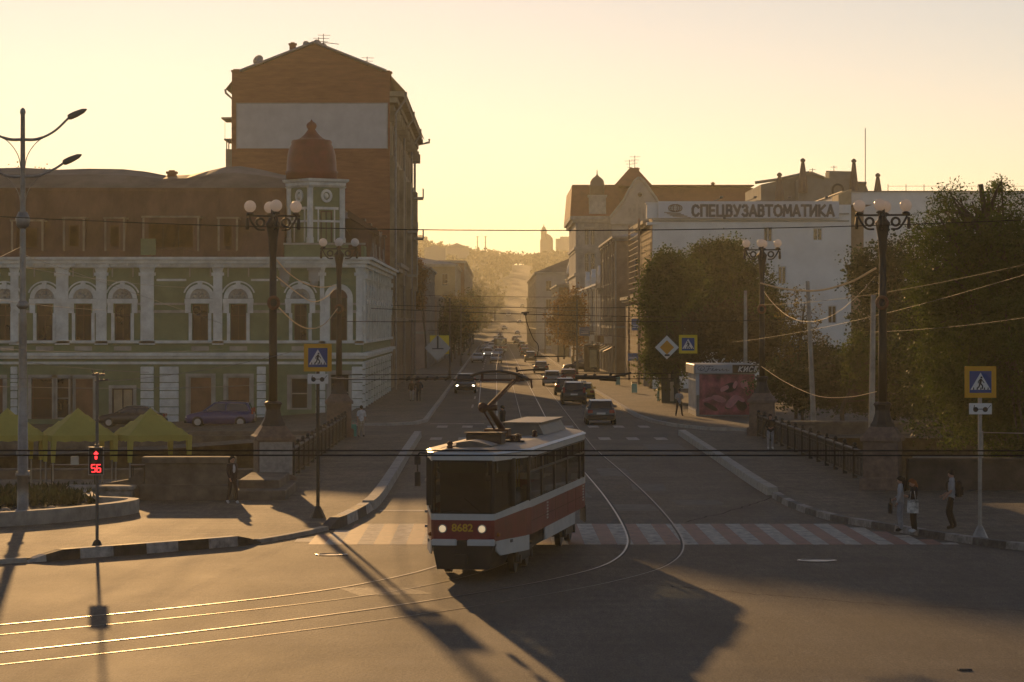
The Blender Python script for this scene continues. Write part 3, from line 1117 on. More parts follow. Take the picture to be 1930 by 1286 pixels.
mb.box(gu(266), gu(294), 0.0, 0.5, gv(482), gv(450))
mb.build('parapet_block', GREENW, G)
chimney(G, gu(299), 8.5, 15, gv(320) + 0.4, 0.62)
# bent gutter strip and loose rails on the side roof
for y in (4, 9, 15, 22):
    pipe(G, [(0.6, y, 10.5), (0.55, y + 0.2, 11.6)], 0.04, GALV, 'roof_rail')
mb = MB()
mb.hexa([(-1.2, 3.4, 13.4), (1.0, 3.4, 12.1), (1.0, 9, 12.1), (-1.2, 9, 13.4)], [(-1.2, 3.4, 13.9), (1.0, 3.4, 12.4), (1.0, 9, 12.4), (-1.2, 9, 13.9)])
mb.hexa([(-1.0, 3.6, 10.5), (0.3, 3.6, 10.5), (0.3, 8.8, 10.5), (-1.0, 8.8, 10.5)], [(-1.0, 3.6, 13.2), (0.6, 3.6, 12.3), (0.6, 8.8, 12.3), (-1.0, 8.8, 13.2)])
mb.build('lean_to_roof', ROOFM, G)

# turret
mb = MB()
mb.box(gu(537), gu(657), -0.12, 0.1, 10.506, 11.35)
mb.box(-0.1, 0.12, 0.1, 4.6, 10.506, 11.3)
mb.build('turret_parapet', GREENW, G)
mb = MB()
mb.box(gu(535), 0.2, -0.2, 0.16, 11.352, 11.48)
mb.build('parapet_coping', TRIM2, G)
tcx, tcy = gu(592), 2.3
tr = 1.86
ta0 = math.atan2(-1, -0.15)      # a corner of the square turret points at the square
mb = MB()
mb.lathe([(tr * 0.98, gv(486)), (tr * 0.98, gv(470)), (tr, gv(470)), (tr, gv(345))], 4, (tcx, tcy, 0), smooth=False, a0=ta0)
T8 = mb.build('turret', GREENW, G)
mb = MB()
mb.lathe([(tr + 0.12, gv(418)), (tr + 0.12, gv(415)), (tr + 0.02, gv(414))], 4, (tcx, tcy, 0), smooth=False, a0=ta0)
mb.lathe([(tr + 0.05, gv(352)), (tr + 0.28, gv(348)), (tr + 0.3, gv(343)), (tr + 0.5, gv(340)), (tr + 0.52, gv(336)), (tr, gv(335))], 4, (tcx, tcy, 0), smooth=False, a0=ta0)
mb.lathe([(tr + 0.2, gv(487)), (tr + 0.2, gv(482)), (tr, gv(480))], 4, (tcx, tcy, 0), smooth=False, a0=ta0)
for k in range(4):
    t = ta0 + k * PI / 2
    px, py = tcx + tr * math.cos(t), tcy + tr * math.sin(t)
    mb.lathe([(0.27, gv(482)), (0.27, gv(448)), (0.22, gv(446)), (0.22, gv(354)), (0.34, gv(350))], 6, (px, py, 0), smooth=False, a0=t)
mb.build('turret_trim', TRIM, T8)
for k in range(4):
    t = ta0 + (k + 0.5) * PI / 2
    n = Vector((math.cos(t), math.sin(t), 0))
    q = Vector((-n.y, n.x, 0))
    if n.y > 0.3:
        continue
    o = Vector((tcx, tcy, 0)) + n * (tr * math.cos(PI / 4))
    Tf = (lambda o, n, q: (lambda x, y, z: tuple(o + q * x - n * y + Vector((0, 0, z)))))(o, n, q)
    m1 = MB(Tf)
    m1.arch(0, gv(368), 0.28, 0.46, -0.1, 0, 16, 0, 2 * PI)
    m1.sphere((0, 0.02, gv(368)), 0.2, 8, 6)
    m1.box(-0.72, -0.62, -0.06, 0, gv(455), gv(394))
    m1.box(0.62, 0.72, -0.06, 0, gv(455), gv(394))
    m1.box(-0.95, 0.95, -0.12, 0, gv(394), gv(389))
    m1.build('medallion', TRIM, T8)
    if n.x > 0:
        win(T8, Tf, -0.46, 0.46, gv(460), gv(397), rec=0.03, fm=WOODF, gm=PANEW, nx=2, tz=[gv(415)])
mb = MB()
prof = [(1.78, gv(335)), (1.78, gv(325)), (1.86, gv(321)), (1.74, gv(319)), (1.72, gv(303)), (1.66, gv(288)), (1.54, gv(275)), (1.40, gv(268)), (1.44, gv(265)), (1.36, gv(261)), (0.98, gv(259.5)), (0.76, gv(256)), (0.52, gv(250)), (0.34, gv(244)), (0.25, gv(240)), (0.33, gv(237)), (0.37, gv(232)), (0.28, gv(228)), (0.1, gv(225)), (0.02, gv(221))]
mb.lathe(prof, 24, (gu(584), tcy, 0))
mb.build('dome', DOMER, T8)

# ---- tall brick gable house
BY, BX0, BX1 = 255.0, -23.1, -9.3
B = thing('gabled_tenement', 'tall brick tenement with a blank grey billboard on its gable wall', 'house', (BX1, BY, 0))
SB = FP / BY


def bu(u):
    return (u - CU) / SB - BX1


def bv(v):
    return 6 - (v - CV) / SB


mb = MB()
gab = [(bu(437), 0), (0, 0), (0, bv(168)), (bu(735), bv(137)), (bu(722), bv(137)), (bu(592), bv(83)), (bu(455), bv(137)), (bu(437), bv(137))]
mb.prism(gab, 'y', 0, 0.7)
mb.build('gable_wall', BRICK, B)
dB = 69.0
sb = side_frame()
ez = bv(172)
wh = []
fl = [(1.8, 4.2), (6.0, 8.2), (9.9, 12.1), (13.6, 15.8), (17.2, 19.4), (20.8, 23.0)]
for i in range(12):
    c = 4 + i * 5.6
    for z0, z1 in fl:
        wh.append((c - 0.65, c + 0.65, z0, z1))
mb = MB(sb)
mb.wall(0.7, dB, 0, ez, wh, d=0.3)
mb.quad((0.7, 13.6, 0), (dB, 13.6, 0), (dB, 13.6, ez), (0.7, 13.6, ez))
mb.quad((dB, 0, 0), (dB, 13.6, 0), (dB, 13.6, ez), (dB, 0, ez))
mb.build('street_wall', mat('ochre plaster', (0.27, 0.215, 0.135), rough=0.9, var=0.3, scale=0.5, bump=0.3), B)
for i, h in enumerate(wh):
    if i % 6 >= 1 and i < 66:
        win(B, sb, *h, rec=0.2, nx=2, pane=False)
mb = MB(sb)
for z, d in ((ez - 1.6, 0.35), (ez - 1.0, 0.7), (ez - 0.45, 1.2), (20.2, 0.3), (6.0, 0.3)):
    mb.box(-0.02 if d > 0.5 else 0.72, dB, -d, 0, z, z + 0.45)
for i in range(13):
    c = 1.2 + i * 5.6
    mb.box(c - 0.45, c + 0.45, -0.4, 0, 6.46, 20.2)
    mb.box(c - 0.3, c + 0.3, -0.9, 0, ez - 2.6, ez - 1.6)
for i in (2, 6, 10):
    c = 4 + i * 5.6
    mb.box(c - 1.8, c + 1.8, -0.8, 0, 9.4, 20)
mb.build('cornice', mat('ochre trim', (0.34, 0.285, 0.19), rough=0.9, var=0.3, scale=0.6), B)
mb = MB(sb)
mb.box(1.0, 26.0, -0.95, -0.42, 10.9, 11.25)
mb.box(1.0, 26.0, -0.75, -0.42, 10.5, 10.9)
mb.build('tin_ledge', ROOFG, B)
for (z, i) in ((10.4, 4), (14.6, 4), (14.6, 8), (18.8, 8)):
    mb = MB(sb)
    c = 4 + i * 5.6
    mb.box(c - 1.6, c + 1.6, -1.7, -0.8, z, z + 0.2)
    mb.box(c - 1.6, c + 1.6, -1.75, -1.68, z + 0.2, z + 1.1)
    mb.build('balcony', TRIM2, B)
mb = MB()
rz = bv(83) + 0.15
mb.quad((bu(592), 0.2, rz), (bu(730), 0.2, bv(137) + 0.1), (bu(730), dB, bv(137) + 0.1), (bu(592), dB, rz))
mb.quad((bu(592), 0.2, rz), (bu(592), dB, rz), (bu(450), dB, bv(137) + 0.1), (bu(450), 0.2, bv(137) + 0.1))
mb.quad((bu(730), 0.5, bv(137) + 0.1), (1.35, 0.5, ez + 0.05), (1.35, dB, ez + 0.05), (bu(730), dB, bv(137) + 0.1))
mb.quad((bu(450), 0.5, bv(137) + 0.1), (bu(450), dB, bv(137) + 0.1), (bu(424), dB, bv(167)), (bu(424), 0.5, bv(167)))
for (a, b2) in (((bu(592), rz), (bu(728), bv(137) + 0.15)), ((bu(592), rz), (bu(452), bv(137) + 0.15))):
    mb.tube([(a[0], -0.12, a[1]), (b2[0], -0.12, b2[1])], 0.13, 6)
mb.build('roof', mat('blue-grey tin', (0.25, 0.25, 0.26), rough=0.4, var=0.2, metal=0.3), B)
mb = MB()
mb.box(bu(447), bu(729), -0.06, 0.0, bv(280), bv(196))
bb = mb.build('billboard', mat('grey billboard', (0.52, 0.53, 0.53), rough=0.8, var=0.1, scale=0.8), B)
mb = MB()
mb.box(bu(445), bu(731), -0.1, -0.0, bv(196), bv(194))
mb.box(bu(445), bu(447), -0.1, -0.0, bv(281), bv(196))
mb.box(bu(729), bu(731), -0.1, -0.0, bv(281), bv(196))
mb.build('billboard_frame', TRIM2, bb)
for (u, y, v0, v1, w) in ((444, 1.0, 200, 129, 0.75), (548, 2.5, 110, 75, 0.55), (628, 6, 110, 89, 0.55), (657, 5, 125, 97, 0.7), (672, 9, 130, 110, 0.45), (728, 1.3, 190, 131, 0.8)):
    chimney(B, bu(u), y, bv(v0), bv(v1), w, BRICK)
DISH = mat('dish grey', (0.42, 0.42, 0.42), rough=0.5)
for (u, v, rr, y) in ((486, 113, 0.5, 1.0), (575, 82, 0.36, 1.5), (596, 80, 0.36, 1.2), (607, 84, 0.34, 2.0), (500, 117, 0.26, 1.6), (493, 121, 0.25, 0.8)):
    mb = MB()
    pr = [(0.02, 0.0)] + [(rr * k / 5, 0.28 * rr * (k / 5) ** 2) for k in range(1, 6)]
    mb.lathe(pr, 16)
    d = mb.build('satellite_dish', DISH, B, loc=(bu(u), y, bv(v)))
    d.rotation_euler = (R(68), 0, R(random.Random(u).choice([-25, 25, 40])))
    m2 = MB()
    m2.tube([(bu(u), y, bv(v)), (bu(u), y + 0.1, bv(v) - 0.9)], 0.04, 6)
    m2.build('dish_mast', IRON, B)
for (u, v0, v1, arms) in ((607, 95, 60, 1), (598, 95, 66, 2), (690, 125, 103, 1)):
    mb = MB()
    mb.tube([(bu(u), 2, bv(v0)), (bu(u), 2, bv(v1))], 0.035, 6)
    for k in range(arms + 2):
        z = bv(v1) - 0.1 - k * 0.28
        mb.tube([(bu(u) - 0.5 + k * 0.1, 2, z), (bu(u) + 0.6 - k * 0.1, 2.3, z)], 0.02, 5)
    if u == 607:
        mb.tube([(bu(u), 2, bv(76)), (bu(636), 2.2, bv(79))], 0.03, 5)
    mb.build('antenna', IRON, B)
pipe(B, [(bu(424), 0.3, bv(168)), (bu(425), 0.3, bv(175)), (bu(438), 0.3, bv(187)), (bu(438), 0.3, 8)], 0.1)
pipe(B, [(1.9, dB - 1, bv(172) + 0.1), (1.9, dB - 1, bv(178)), (0.3, dB - 1, bv(187)), (0.3, dB - 1, 0)], 0.13)
for y in (0.8, 25, 50):
    pipe(B, [(1.4, y, ez), (1.4, y, ez - 0.6), (0.5, y, ez - 1.9), (0.5, y, 0)], 0.11)
mb = MB()
mb.box(bu(409), bu(437), 4, 9, bv(218), bv(215))
mb.box(bu(414), bu(437), 4, 9, bv(259), bv(256))
mb.box(bu(417), bu(437), 4.2, 9, 8, bv(276))
for u in (418, 422, 430):
    mb.box(bu(u), bu(u) + 0.1, 4.1, 4.2, bv(276), bv(259))
mb.tube([(bu(416), 4, bv(216)), (bu(416), 4, bv(258))], 0.02, 5)
mb.build('balcony', TRIM2, B)


# ---- generic houses along the street
def street_house(label, x0, x1, y0, y1, h, wm, rm, tm, right, fl, fr_bays, sd_bays, roof=1.6, cat='house', base=0.0, winm=None, name='town_house', front=True, shops=True):
    """gabled or hipped block; street side faces the tramway, front side faces the camera"""
    ox = x1 if not right else x0
    t = thing(name, label, cat, (ox, y0, base))
    wdt, dep = x1 - x0, y1 - y0
    sT = side_frame() if not right else side_frame_r()
    fT = (lambda x, y, z: (x - wdt, y, z)) if not right else (lambda x, y, z: (x, y, z))
    fh = (h - 0.9) / fl
    fho, sho = [], []
    for k in range(fl):
        z0 = 0.8 + k * fh
        hh = fh * 0.56
        for i in range(fr_bays):
            c = wdt * (i + 0.5) / fr_bays
            fho.append((c - 0.6, c + 0.6, z0, z0 + hh))
        for i in range(sd_bays):
            c = dep * (i + 0.5) / sd_bays
            w = 1.0 if k == 0 and shops else 0.6
            sho.append((c - w, c + w, z0 if k or not shops else 0.3, z0 + hh))
    mb = MB(fT)
    mb.wall(0, wdt, 0, h, fho if front else [], d=0.25)
    m2 = MB(sT)
    m2.wall(0, dep, 0, h, sho, d=0.25)
    mb._add(m2.v, m2.f) if False else None
    for mm in (m2,):
        o = len(mb.v)
        mb.v.extend(mm.v)
        mb.f.extend(tuple(i + o for i in f) for f in mm.f)
        mb.m.extend(mm.m)
        mb.sm.extend(mm.sm)
    T0 = mb.T
    mb.quad((0, dep, 0), (wdt, dep, 0), (wdt, dep, h), (0, dep, h))
    bx = 0 if not right else wdt
    mb.quad((bx, 0, 0), (bx, dep, 0), (bx, dep, h), (bx, 0, h))
    mb.build('wall', wm, t)
    gmn = winm or PANE
    for i, q in enumerate(fho if front else []):
        win(t, fT, *q, rec=0.18, fm=tm, gm=gmn, nx=2, pane=False)
    for i, q in enumerate(sho):
        if i < 70:
            win(t, sT, *q, rec=0.18, fm=tm, gm=gmn, nx=2, pane=False, name='window' if q[2] > 0.5 else 'shop_window')
    mb = MB(fT)
    for z, d in ((h - 0.5, 0.25), (h - 0.22, 0.5), (0.9 + fh - 0.45, 0.14)):
        mb.box(0.0, wdt, -d, 0, z, z + 0.26)
    mb2 = MB(sT)
    for z, d in ((h - 0.502, 0.25), (h - 0.222, 0.5), (0.9 + fh - 0.452, 0.14)):
        mb2.box(-d + 0.003, dep, -d, 0, z, z + 0.26)
    for i in range(sd_bays + 1):
        c = dep * i / sd_bays
        mb2.box(max(0.02, c - 0.3), min(dep, c + 0.3), -0.16, 0, 0.1, h - 0.51)
    for q in sho:
        if q[2] > 1.5:
            mb2.box(q[0] - 0.2, q[1] + 0.2, -0.2, 0, q[3] + 0.15, q[3] + 0.38)
            mb2.box(q[0] - 0.15, q[1] + 0.15, -0.14, 0, q[2] - 0.18, q[2] - 0.02)
    o = len(mb.v)
    mb.v.extend(mb2.v)
    mb.f.extend(tuple(i + o for i in f) for f in mb2.f)
    mb.m.extend(mb2.m)
    mb.sm.extend(mb2.sm)
    mb.build('cornice', tm, t)
    mb = MB(fT)
    e = 0.35
    if roof > 0.3:
        a, b2, c2, d2 = (-e, -e, h + 0.02), (wdt + e, -e, h + 0.02), (wdt + e, dep + e, h + 0.02), (-e, dep + e, h + 0.02)
        ins = min(wdt, dep) * 0.45
        r1, r2 = (wdt / 2, ins, h + roof), (wdt / 2, dep - ins, h + roof)
        if wdt > dep:
            r1, r2 = (ins, dep / 2, h + roof), (wdt - ins, dep / 2, h + roof)
            mb.quad(a, b2, r2, r1)
            mb.quad(c2, d2, r1, r2)
            mb._add([b2, c2, r2, d2, a, r1], [(0, 1, 2), (3, 4, 5)])
        else:
            mb._add([a, b2, r1, c2, d2, r2], [(0, 1, 2), (3, 4, 5)])
            mb.quad(b2, c2, r2, r1)
            mb.quad(d2, a, r1, r2)
    else:
        mb.box(-0.1, wdt + 0.1, -0.1, dep, h + 0.042, h + 0.16)
    mb.build('roof', rm, t)
    rr = random.Random(int(abs(x0 * 7 + y0)))
    for k in range(2 if roof > 0.3 else 1):
        chimney(t, (wdt * (0.3 + 0.4 * rr.random())) - (wdt if not right else 0), dep * (0.15 + 0.3 * k + 0.2 * rr.random()), h + 0.1, h + roof + 0.7 + rr.random(), 0.8, BRICK)
    return t


OCH = mat('yellow plaster', (0.30, 0.235, 0.13), rough=0.9, var=0.25, scale=0.4, bump=0.2)
PINK = mat('dusty pink plaster', (0.34, 0.265, 0.215), rough=0.9, var=0.22, scale=0.4, bump=0.2)
SAND = mat('sand plaster', (0.33, 0.28, 0.20), rough=0.9, var=0.25, scale=0.4, bump=0.2)
GREYP = mat('grey plaster', (0.33, 0.33, 0.31), rough=0.9, var=0.18, scale=0.35, bump=0.2)
CREAM = mat('cream plaster', (0.38, 0.33, 0.24), rough=0.9, var=0.22, scale=0.4, bump=0.2)
REDB = mat('dark red brick', (0.22, 0.105, 0.06), rough=0.9, var=0.3, scale=0.5, bump=0.3)
ROOFD = mat('dark roof', (0.09, 0.085, 0.08), rough=0.7, var=0.3, scale=0.5)

# left side of the street
street_house('flat pinkish three storey house just past the brick tenement', -24, -9.0, 377, 420, 13.2, PINK, ROOFG, TRIM2, False, 3, 3, 8, roof=0.0)
street_house('narrow cream house with a blue awning beyond the pinkish house', -22, -8.6, 424, 470, 9.8, CREAM, mat('blue tin roof', (0.16, 0.20, 0.26), rough=0.5), TRIM2, False, 2, 3, 8, roof=0.9)
street_house('broad olive house with a heavy cornice closing off the left row of the street', -34, -8.4, 600, 680, 18.0, OCH, ROOFG, TRIM2, False, 4, 6, 12, roof=2.6)
street_house('red brick house with a stepped top at the end of the left row', -26, -7.4, 684, 900, 20.4, REDB, ROOFD, TRIM2, False, 5, 3, 16, roof=0.0)
street_house('small sand coloured house half hidden behind the roadside trees on the left', -24, -8.6, 500, 560, 8.6, SAND, ROOFD, TRIM2, False, 2, 3, 9, roof=1.5)
# awning sign on the blue-roofed house etc. is left to the trees in front

# right side of the street
LOWH = street_house('low sunlit two storey house with white arched dormers beside the tower house', 13.3, 26, 372, 452, 11.0, SAND, ROOFD, TRIM, True, 2, 3, 12, roof=1.0)
SHAFT = street_house('narrow three storey house with a turret shaft next to the ribbed wall', 13.4, 24, 325, 368, 15.6, LADDER, ROOFG, TRIM2, True, 3, 2, 8, roof=0.8)
street_house('large dark roofed house with a pointed corner far along the right row', 8.9, 30, 640, 800, 17.0, GREYP, ROOFD, TRIM2, True, 4, 4, 16, roof=4.5)
street_house('yellowish block behind the autumn trees on the right row', 10.8, 28, 500, 560, 12.5, OCH, ROOFD, TRIM2, True, 3, 3, 9, roof=1.2)
street_house('far grey house at the very end of the right row', 9.2, 30, 806, 860, 13.0, CREAM, ROOFD, TRIM2, True, 3, 3, 6, roof=3.0)

# fittings on the sunlit right-hand fronts
fr_ = side_frame_r()
rq = random.Random(31)
for (hs_, dep_, hgt_) in ((LOWH, 80, 11.0), (SHAFT, 43, 15.6)):
    for k in range(5):
        y = dep_ * (k + 0.5) / 5 + rq.uniform(-2, 2)
        mb = MB(fr_)
        mb.tube([(y, -0.3, 0.3), (y, -0.3, hgt_ - 0.9), (y + 0.2, -0.55, hgt_ - 0.25)], 0.08, 7)
        mb.build('drainpipe', GALV, hs_)
    for k in range(4):
        y = dep_ * (k + 0.3) / 4
        mb = MB(fr_)
        mb.prism([(-0.05, 3.3), (-1.3, 2.75), (-1.3, 2.55), (-0.05, 3.05)], 'x', y, y + 3.2) if False else mb.hexa([(y, -1.3, 2.6), (y + 3.2, -1.3, 2.6), (y + 3.2, -0.05, 3.15), (y, -0.05, 3.15)], [(y, -1.3, 2.75), (y + 3.2, -1.3, 2.75), (y + 3.2, -0.05, 3.35), (y, -0.05, 3.35)])
        mb.build('awning', [ROOFR, TRIM2, OCH, ROOFG][k], hs_)
        mb = MB(fr_)
        mb.box(y + 4.4, y + 4.5, -1.1, -0.2, 3.6, 4.4)
        mb.box(y + 4.43, y + 4.47, -0.2, 0, 3.9, 4.0)
        mb.build('projecting_board', [TRIM, OCH, ROOFR, CREAM][k], hs_)
    for k in range(2):
        y = dep_ * (0.25 + 0.45 * k)
        z = 4.6 if hgt_ < 12 else 6.4 + 3.6 * k
        mb = MB(fr_)
        mb.box(y, y + 3.0, -1.2, 0, z, z + 0.18)
        for q in range(9):
            mb.box(y + q * 0.37, y + q * 0.37 + 0.04, -1.2, -1.16, z + 0.18, z + 1.0)
        mb.box(y, y + 3.0, -1.21, -1.15, z + 1.0, z + 1.06)
        mb.box(y + 0.2, y + 0.45, -0.9, 0, z - 0.5, z)
        mb.box(y + 2.5, y + 2.75, -0.9, 0, z - 0.5, z)
        mb.build('balcony', TRIM2, hs_)
for k in range(3):
    y = 6 + k * 26
    mb = MB(fr_)
    mb.prism([(y - 1.6, 11.05), (y + 1.6, 11.05), (y + 1.6, 12.2), (y, 13.4), (y - 1.6, 12.2)], 'y', -0.1, 0.5)
    mb.arch(y, 11.9, 0.55, 0.75, -0.2, -0.1, 12, 0, 2 * PI)
    mb.build('attic_gable', TRIM, LOWH)
# ---- tower house with mansard roofs (right)
TY = 458.0
ST = FP / TY


def tu(u):
    return (u - CU) / ST


def tv(v):
    return 6 - (v - CV) / ST


TW = thing('tower_house', 'grey tower house with steep red roofs, a small onion dome and a pointed gable', 'house', (12.5, TY, 0))


def tx(u):
    return tu(u) - 12.5


wm = GREYP
hs = []
for (a, b) in ((1102, 1110), (1113, 1121)):
    for (v0, v1) in ((462, 432), (512, 478), (568, 528), (625, 585)):
        hs.append((tx(a), tx(b), tv(v0), tv(v1)))
for (v0, v1) in ((512, 478), (568, 528), (462, 436)):
    hs.append((tx(1186), tx(1200), tv(v0), tv(v1)))
mb = MB()
mb.wall(0, tx(1430), 0, tv(408), hs, d=0.4)
sr = side_frame_r()
sh = []
for i in range(5):
    for (v0, v1) in ((462, 432), (512, 478), (568, 528), (625, 585)):
        sh.append((4 + i * 8 - 0.8, 4 + i * 8 + 0.8, tv(v0), tv(v1)))
m2 = MB(sr)
m2.wall(0, 42, 0, tv(408), sh, d=0.4)
mb._add(m2.v, m2.f)
mb.quad((0, 42, 0), (28, 42, 0), (28, 42, tv(408)), (0, 42, tv(408)))
mb.quad((tx(1430), 0, 0), (tx(1430), 42, 0), (tx(1430), 42, tv(408)), (tx(1430), 0, tv(408)))
mb.build('wall', wm, TW)
for q in hs:
    win(TW, None, *q, rec=0.3, fm=TRIM2, nx=2, nz=2, fw=0.09)
for q in sh:
    win(TW, sr, *q, rec=0.3, fm=TRIM2, nx=2, nz=2, fw=0.09, pane=False)
mb = MB()
for v, d, h in ((420, 0.5, 0.5), (414, 0.9, 0.5), (470, 0.25, 0.4), (520, 0.25, 0.4), (475, 0.15, 0.2)):
    mb.box(-d, tx(1152), -d, 0, tv(v), tv(v) + h)
    mb.box(-d + 0.003, 0, 0, 42, tv(v), tv(v) + h - 0.004)
for u in (1093, 1098, 1125, 1134, 1142, 1150):
    mb.box(tx(u) - 0.25, tx(u) + 0.25, -0.22, 0, 3, tv(421))
for (a, b) in ((1102, 1110), (1113, 1121)):
    for (v0, v1) in ((462, 432), (512, 478), (568, 528)):
        mb.box(tx(a) - 0.2, tx(b) + 0.2, -0.3, 0, tv(v1) + 0.1, tv(v1) + 0.35)
        mb.box(tx(a) - 0.1, tx(b) + 0.1, -0.25, 0, tv(v0) - 0.3, tv(v0) - 0.03)
mb.build('cornice', TRIM2, TW)
# steep corner roof
mb = MB()
z0, z1 = tv(408) + 0.02, tv(349)
x0, x1 = -0.9, tx(1168)
mb.hexa([(x0, -0.9, z0), (x1, -0.9, z0), (x1, 42, z0), (x0, 42, z0)], [(x0 + 0.4, 3.2, z1), (x1, 3.2, z1), (x1, 40, z1), (x0 + 0.4, 40, z1)])
mb.box(x0 + 0.45, tx(1425), 3.3, 12, z1 + 0.02, z1 + 0.2)
# tall pyramid roof behind the gable
mb._add([(tx(1158), 2.5, z1), (tx(1232), 2.5, z1), (tx(1232), 14, z1), (tx(1158), 14, z1), (tx(1191), 6, tv(312)), (tx(1204), 6, tv(314)), (tx(1204), 10, tv(314)), (tx(1191), 10, tv(312))],
        [(0, 1, 5, 4), (1, 2, 6, 5), (2, 3, 7, 6), (3, 0, 4, 7), (4, 5, 6, 7)])
# long red roof to the right
mb.hexa([(tx(1168), -0.4, z0 - 0.4), (tx(1428), -0.4, z0 - 0.4), (tx(1428), 42, z0 - 0.4), (tx(1168), 42, z0 - 0.4)],
        [(tx(1168) + 0.03, 4.5, tv(352)), (tx(1424), 4.5, tv(352)), (tx(1424), 38, tv(352)), (tx(1168) + 0.03, 38, tv(352))])
mb.build('roof', mat('russet tiles', (0.20, 0.065, 0.036), rough=0.75, var=0.25, scale=0.7, bump=0.3), TW)
# pointed gable
gy = -1.4
mb = MB()
pts = [(1150, 420), (1150, 410), (1160, 398), (1174, 380), (1186, 358), (1196, 342), (1204, 336), (1212, 342), (1222, 356), (1236, 376), (1246, 398), (1246, 420)]
mb.prism([(tx(u), tv(v)) for u, v in pts], 'y', gy, 0.4)
mb.box(tx(1152), tx(1244), gy + 0.2, 0.38, 0, tv(420))
gb = mb.build('gable', mat('pale plaster', (0.36, 0.35, 0.32), rough=0.9, var=0.15, scale=0.6), TW)
mb = MB()
edge = pts[1:-1]
for (a, b) in zip(edge, edge[1:]):
    mb.tube([(tx(a[0]), gy - 0.05, tv(a[1])), (tx(b[0]), gy - 0.05, tv(b[1]))], 0.28, 6)
mb.arch(tx(1205), tv(368), 0.35, 0.62, gy - 0.15, gy, 16, 0, 2 * PI)
for k in range(5):
    x = tx(1186 + k * 9)
    mb.box(x - 0.22, x + 0.22, gy - 0.12, gy, tv(412), tv(386))
mb.box(tx(1150), tx(1246), gy - 0.25, gy, tv(424), tv(418))
mb.build('gable_trim', TRIM2, gb)
mb = MB()
mb.sphere((tx(1205), gy, tv(368)), 0.36, 10, 6)
mb.build('oval_window', PANE, gb)
# little onion dome
mb = MB()
c = (tx(1126), 1.6, 0)
mb.lathe([(1.15, tv(405)), (1.15, tv(352)), (1.3, tv(350)), (1.12, tv(347)), (1.1, tv(342)), (0.95, tv(338)), (0.6, tv(334)), (0.25, tv(331)), (0.1, tv(328)), (0.05, tv(320)), (0.01, tv(319))], 16, c)
mb.build('onion_dome', mat('slate dome', (0.10, 0.095, 0.09), rough=0.5), TW)
mb = MB()
mb.box(tx(1110), tx(1142), -0.6, 2, tv(410), tv(372))
mb.box(tx(1108), tx(1144), -0.8, 2, tv(372), tv(368))
mb.build('dormer', TRIM2, TW)
chimney(TW, tx(1204), 8, tv(340), tv(311), 0.9)
chimney(TW, tx(1349), 6, tv(356), tv(340), 0.5)
for (u, v) in ((1201, 288), (1191, 296)):
    mb = MB()
    mb.tube([(tx(u), 8, tv(318)), (tx(u), 8, tv(v))], 0.05, 5)
    for k in range(3):
        mb.tube([(tx(u) - 0.8 + 0.2 * k, 8, tv(v) - 0.2 - 0.5 * k), (tx(u) + 0.9 - 0.2 * k, 8, tv(v) - 0.2 - 0.5 * k)], 0.03, 5)
    mb.build('antenna', IRON, TW)

# ---- white house with the big sign
WY = 265.0
SW = FP / WY


def wx(u):
    return (u - CU) / SW - 14.2


def wv(v):
    return 6 - (v - CV) / SW


WH = thing('office_house', 'plain whitewashed side wall of an office house carrying a long roof sign', 'house', (14.2, WY, 0))
WW = mat('whitewash', (0.78, 0.78, 0.74), rough=0.9, var=0.12, scale=0.35, bump=0.25)
holes = []
for (a, b, v0, v1) in ((1439, 1456, 456, 428), (1532, 1550, 454, 430), (1466, 1482, 536, 502), (1595, 1612, 536, 502), (1560, 1577, 610, 576), (1466, 1482, 610, 576), (1380, 1397, 610, 576), (1330, 1347, 536, 502)):
    holes.append((wx(a), wx(b), wv(v0), wv(v1)))
mb = MB()
mb.wall(0, wx(1604), 0, wv(404), holes, d=0.22)
mb.wall(wx(1232), wx(1604), wv(404), wv(386), [], d=0.1)
ZR = 6 - (418 - CV) * 272 / FP
wings = [(0.0, 6.5, wv(386)), (6.5, 26.0, ZR), (26.0, 57.0, 8.6)]
m2 = MB(side_frame_r())
wwin = []
for (a, b2, zt_) in wings:
    hh = [(a + 2.2 + i * 4.2, a + 3.5 + i * 4.2, 1 + k * 3.5, 2.9 + k * 3.5) for i in range(int((b2 - a - 2) / 4.2) + (1 if b2 - a < 8 else 0)) for k in range(int((zt_ - 1.5) / 3.5))]
    wwin += hh
    m2.wall(a, b2, 0, zt_, hh, d=0.3)
    m2.quad((b2, 0, 0), (b2, 20, 0), (b2, 20, zt_), (b2, 0, zt_))
    m2.quad((a, 0.01, zt_), (b2, 0.01, zt_), (b2, 20, zt_), (a, 20, zt_))
k0 = len(mb.v)
mb.v.extend(m2.v)
mb.f.extend(tuple(i + k0 for i in f) for f in m2.f)
mb.m.extend([1] * len(m2.f))
mb.sm.extend(m2.sm)
mb.quad((wx(1604), 0, 0), (wx(1604), 26, 0), (wx(1604), 26, wv(388)), (wx(1604), 0, wv(388)))
mb.quad((0, 6.5, ZR), (wx(1604), 26, ZR), (wx(1604), 26, wv(388)), (0, 6.5, wv(388)))
mb.build('wall', [WW, LADDER], WH)
for q in holes:
    win(WH, None, *q, rec=0.16, fm=WHITEF, gm=PANEW if q[3] > 13.8 and q[0] < 13 else PANE, nx=2, fw=0.09)
for q in wwin:
    win(WH, side_frame_r(), *q, rec=0.2, fm=TRIM2, nx=2, pane=False)
mb = MB()
mb.box(-0.25, wx(1600), -0.25, 0, wv(404), wv(402))
mb.box(0, wx(1600), -0.12, -0.02, wv(418), wv(415.5))
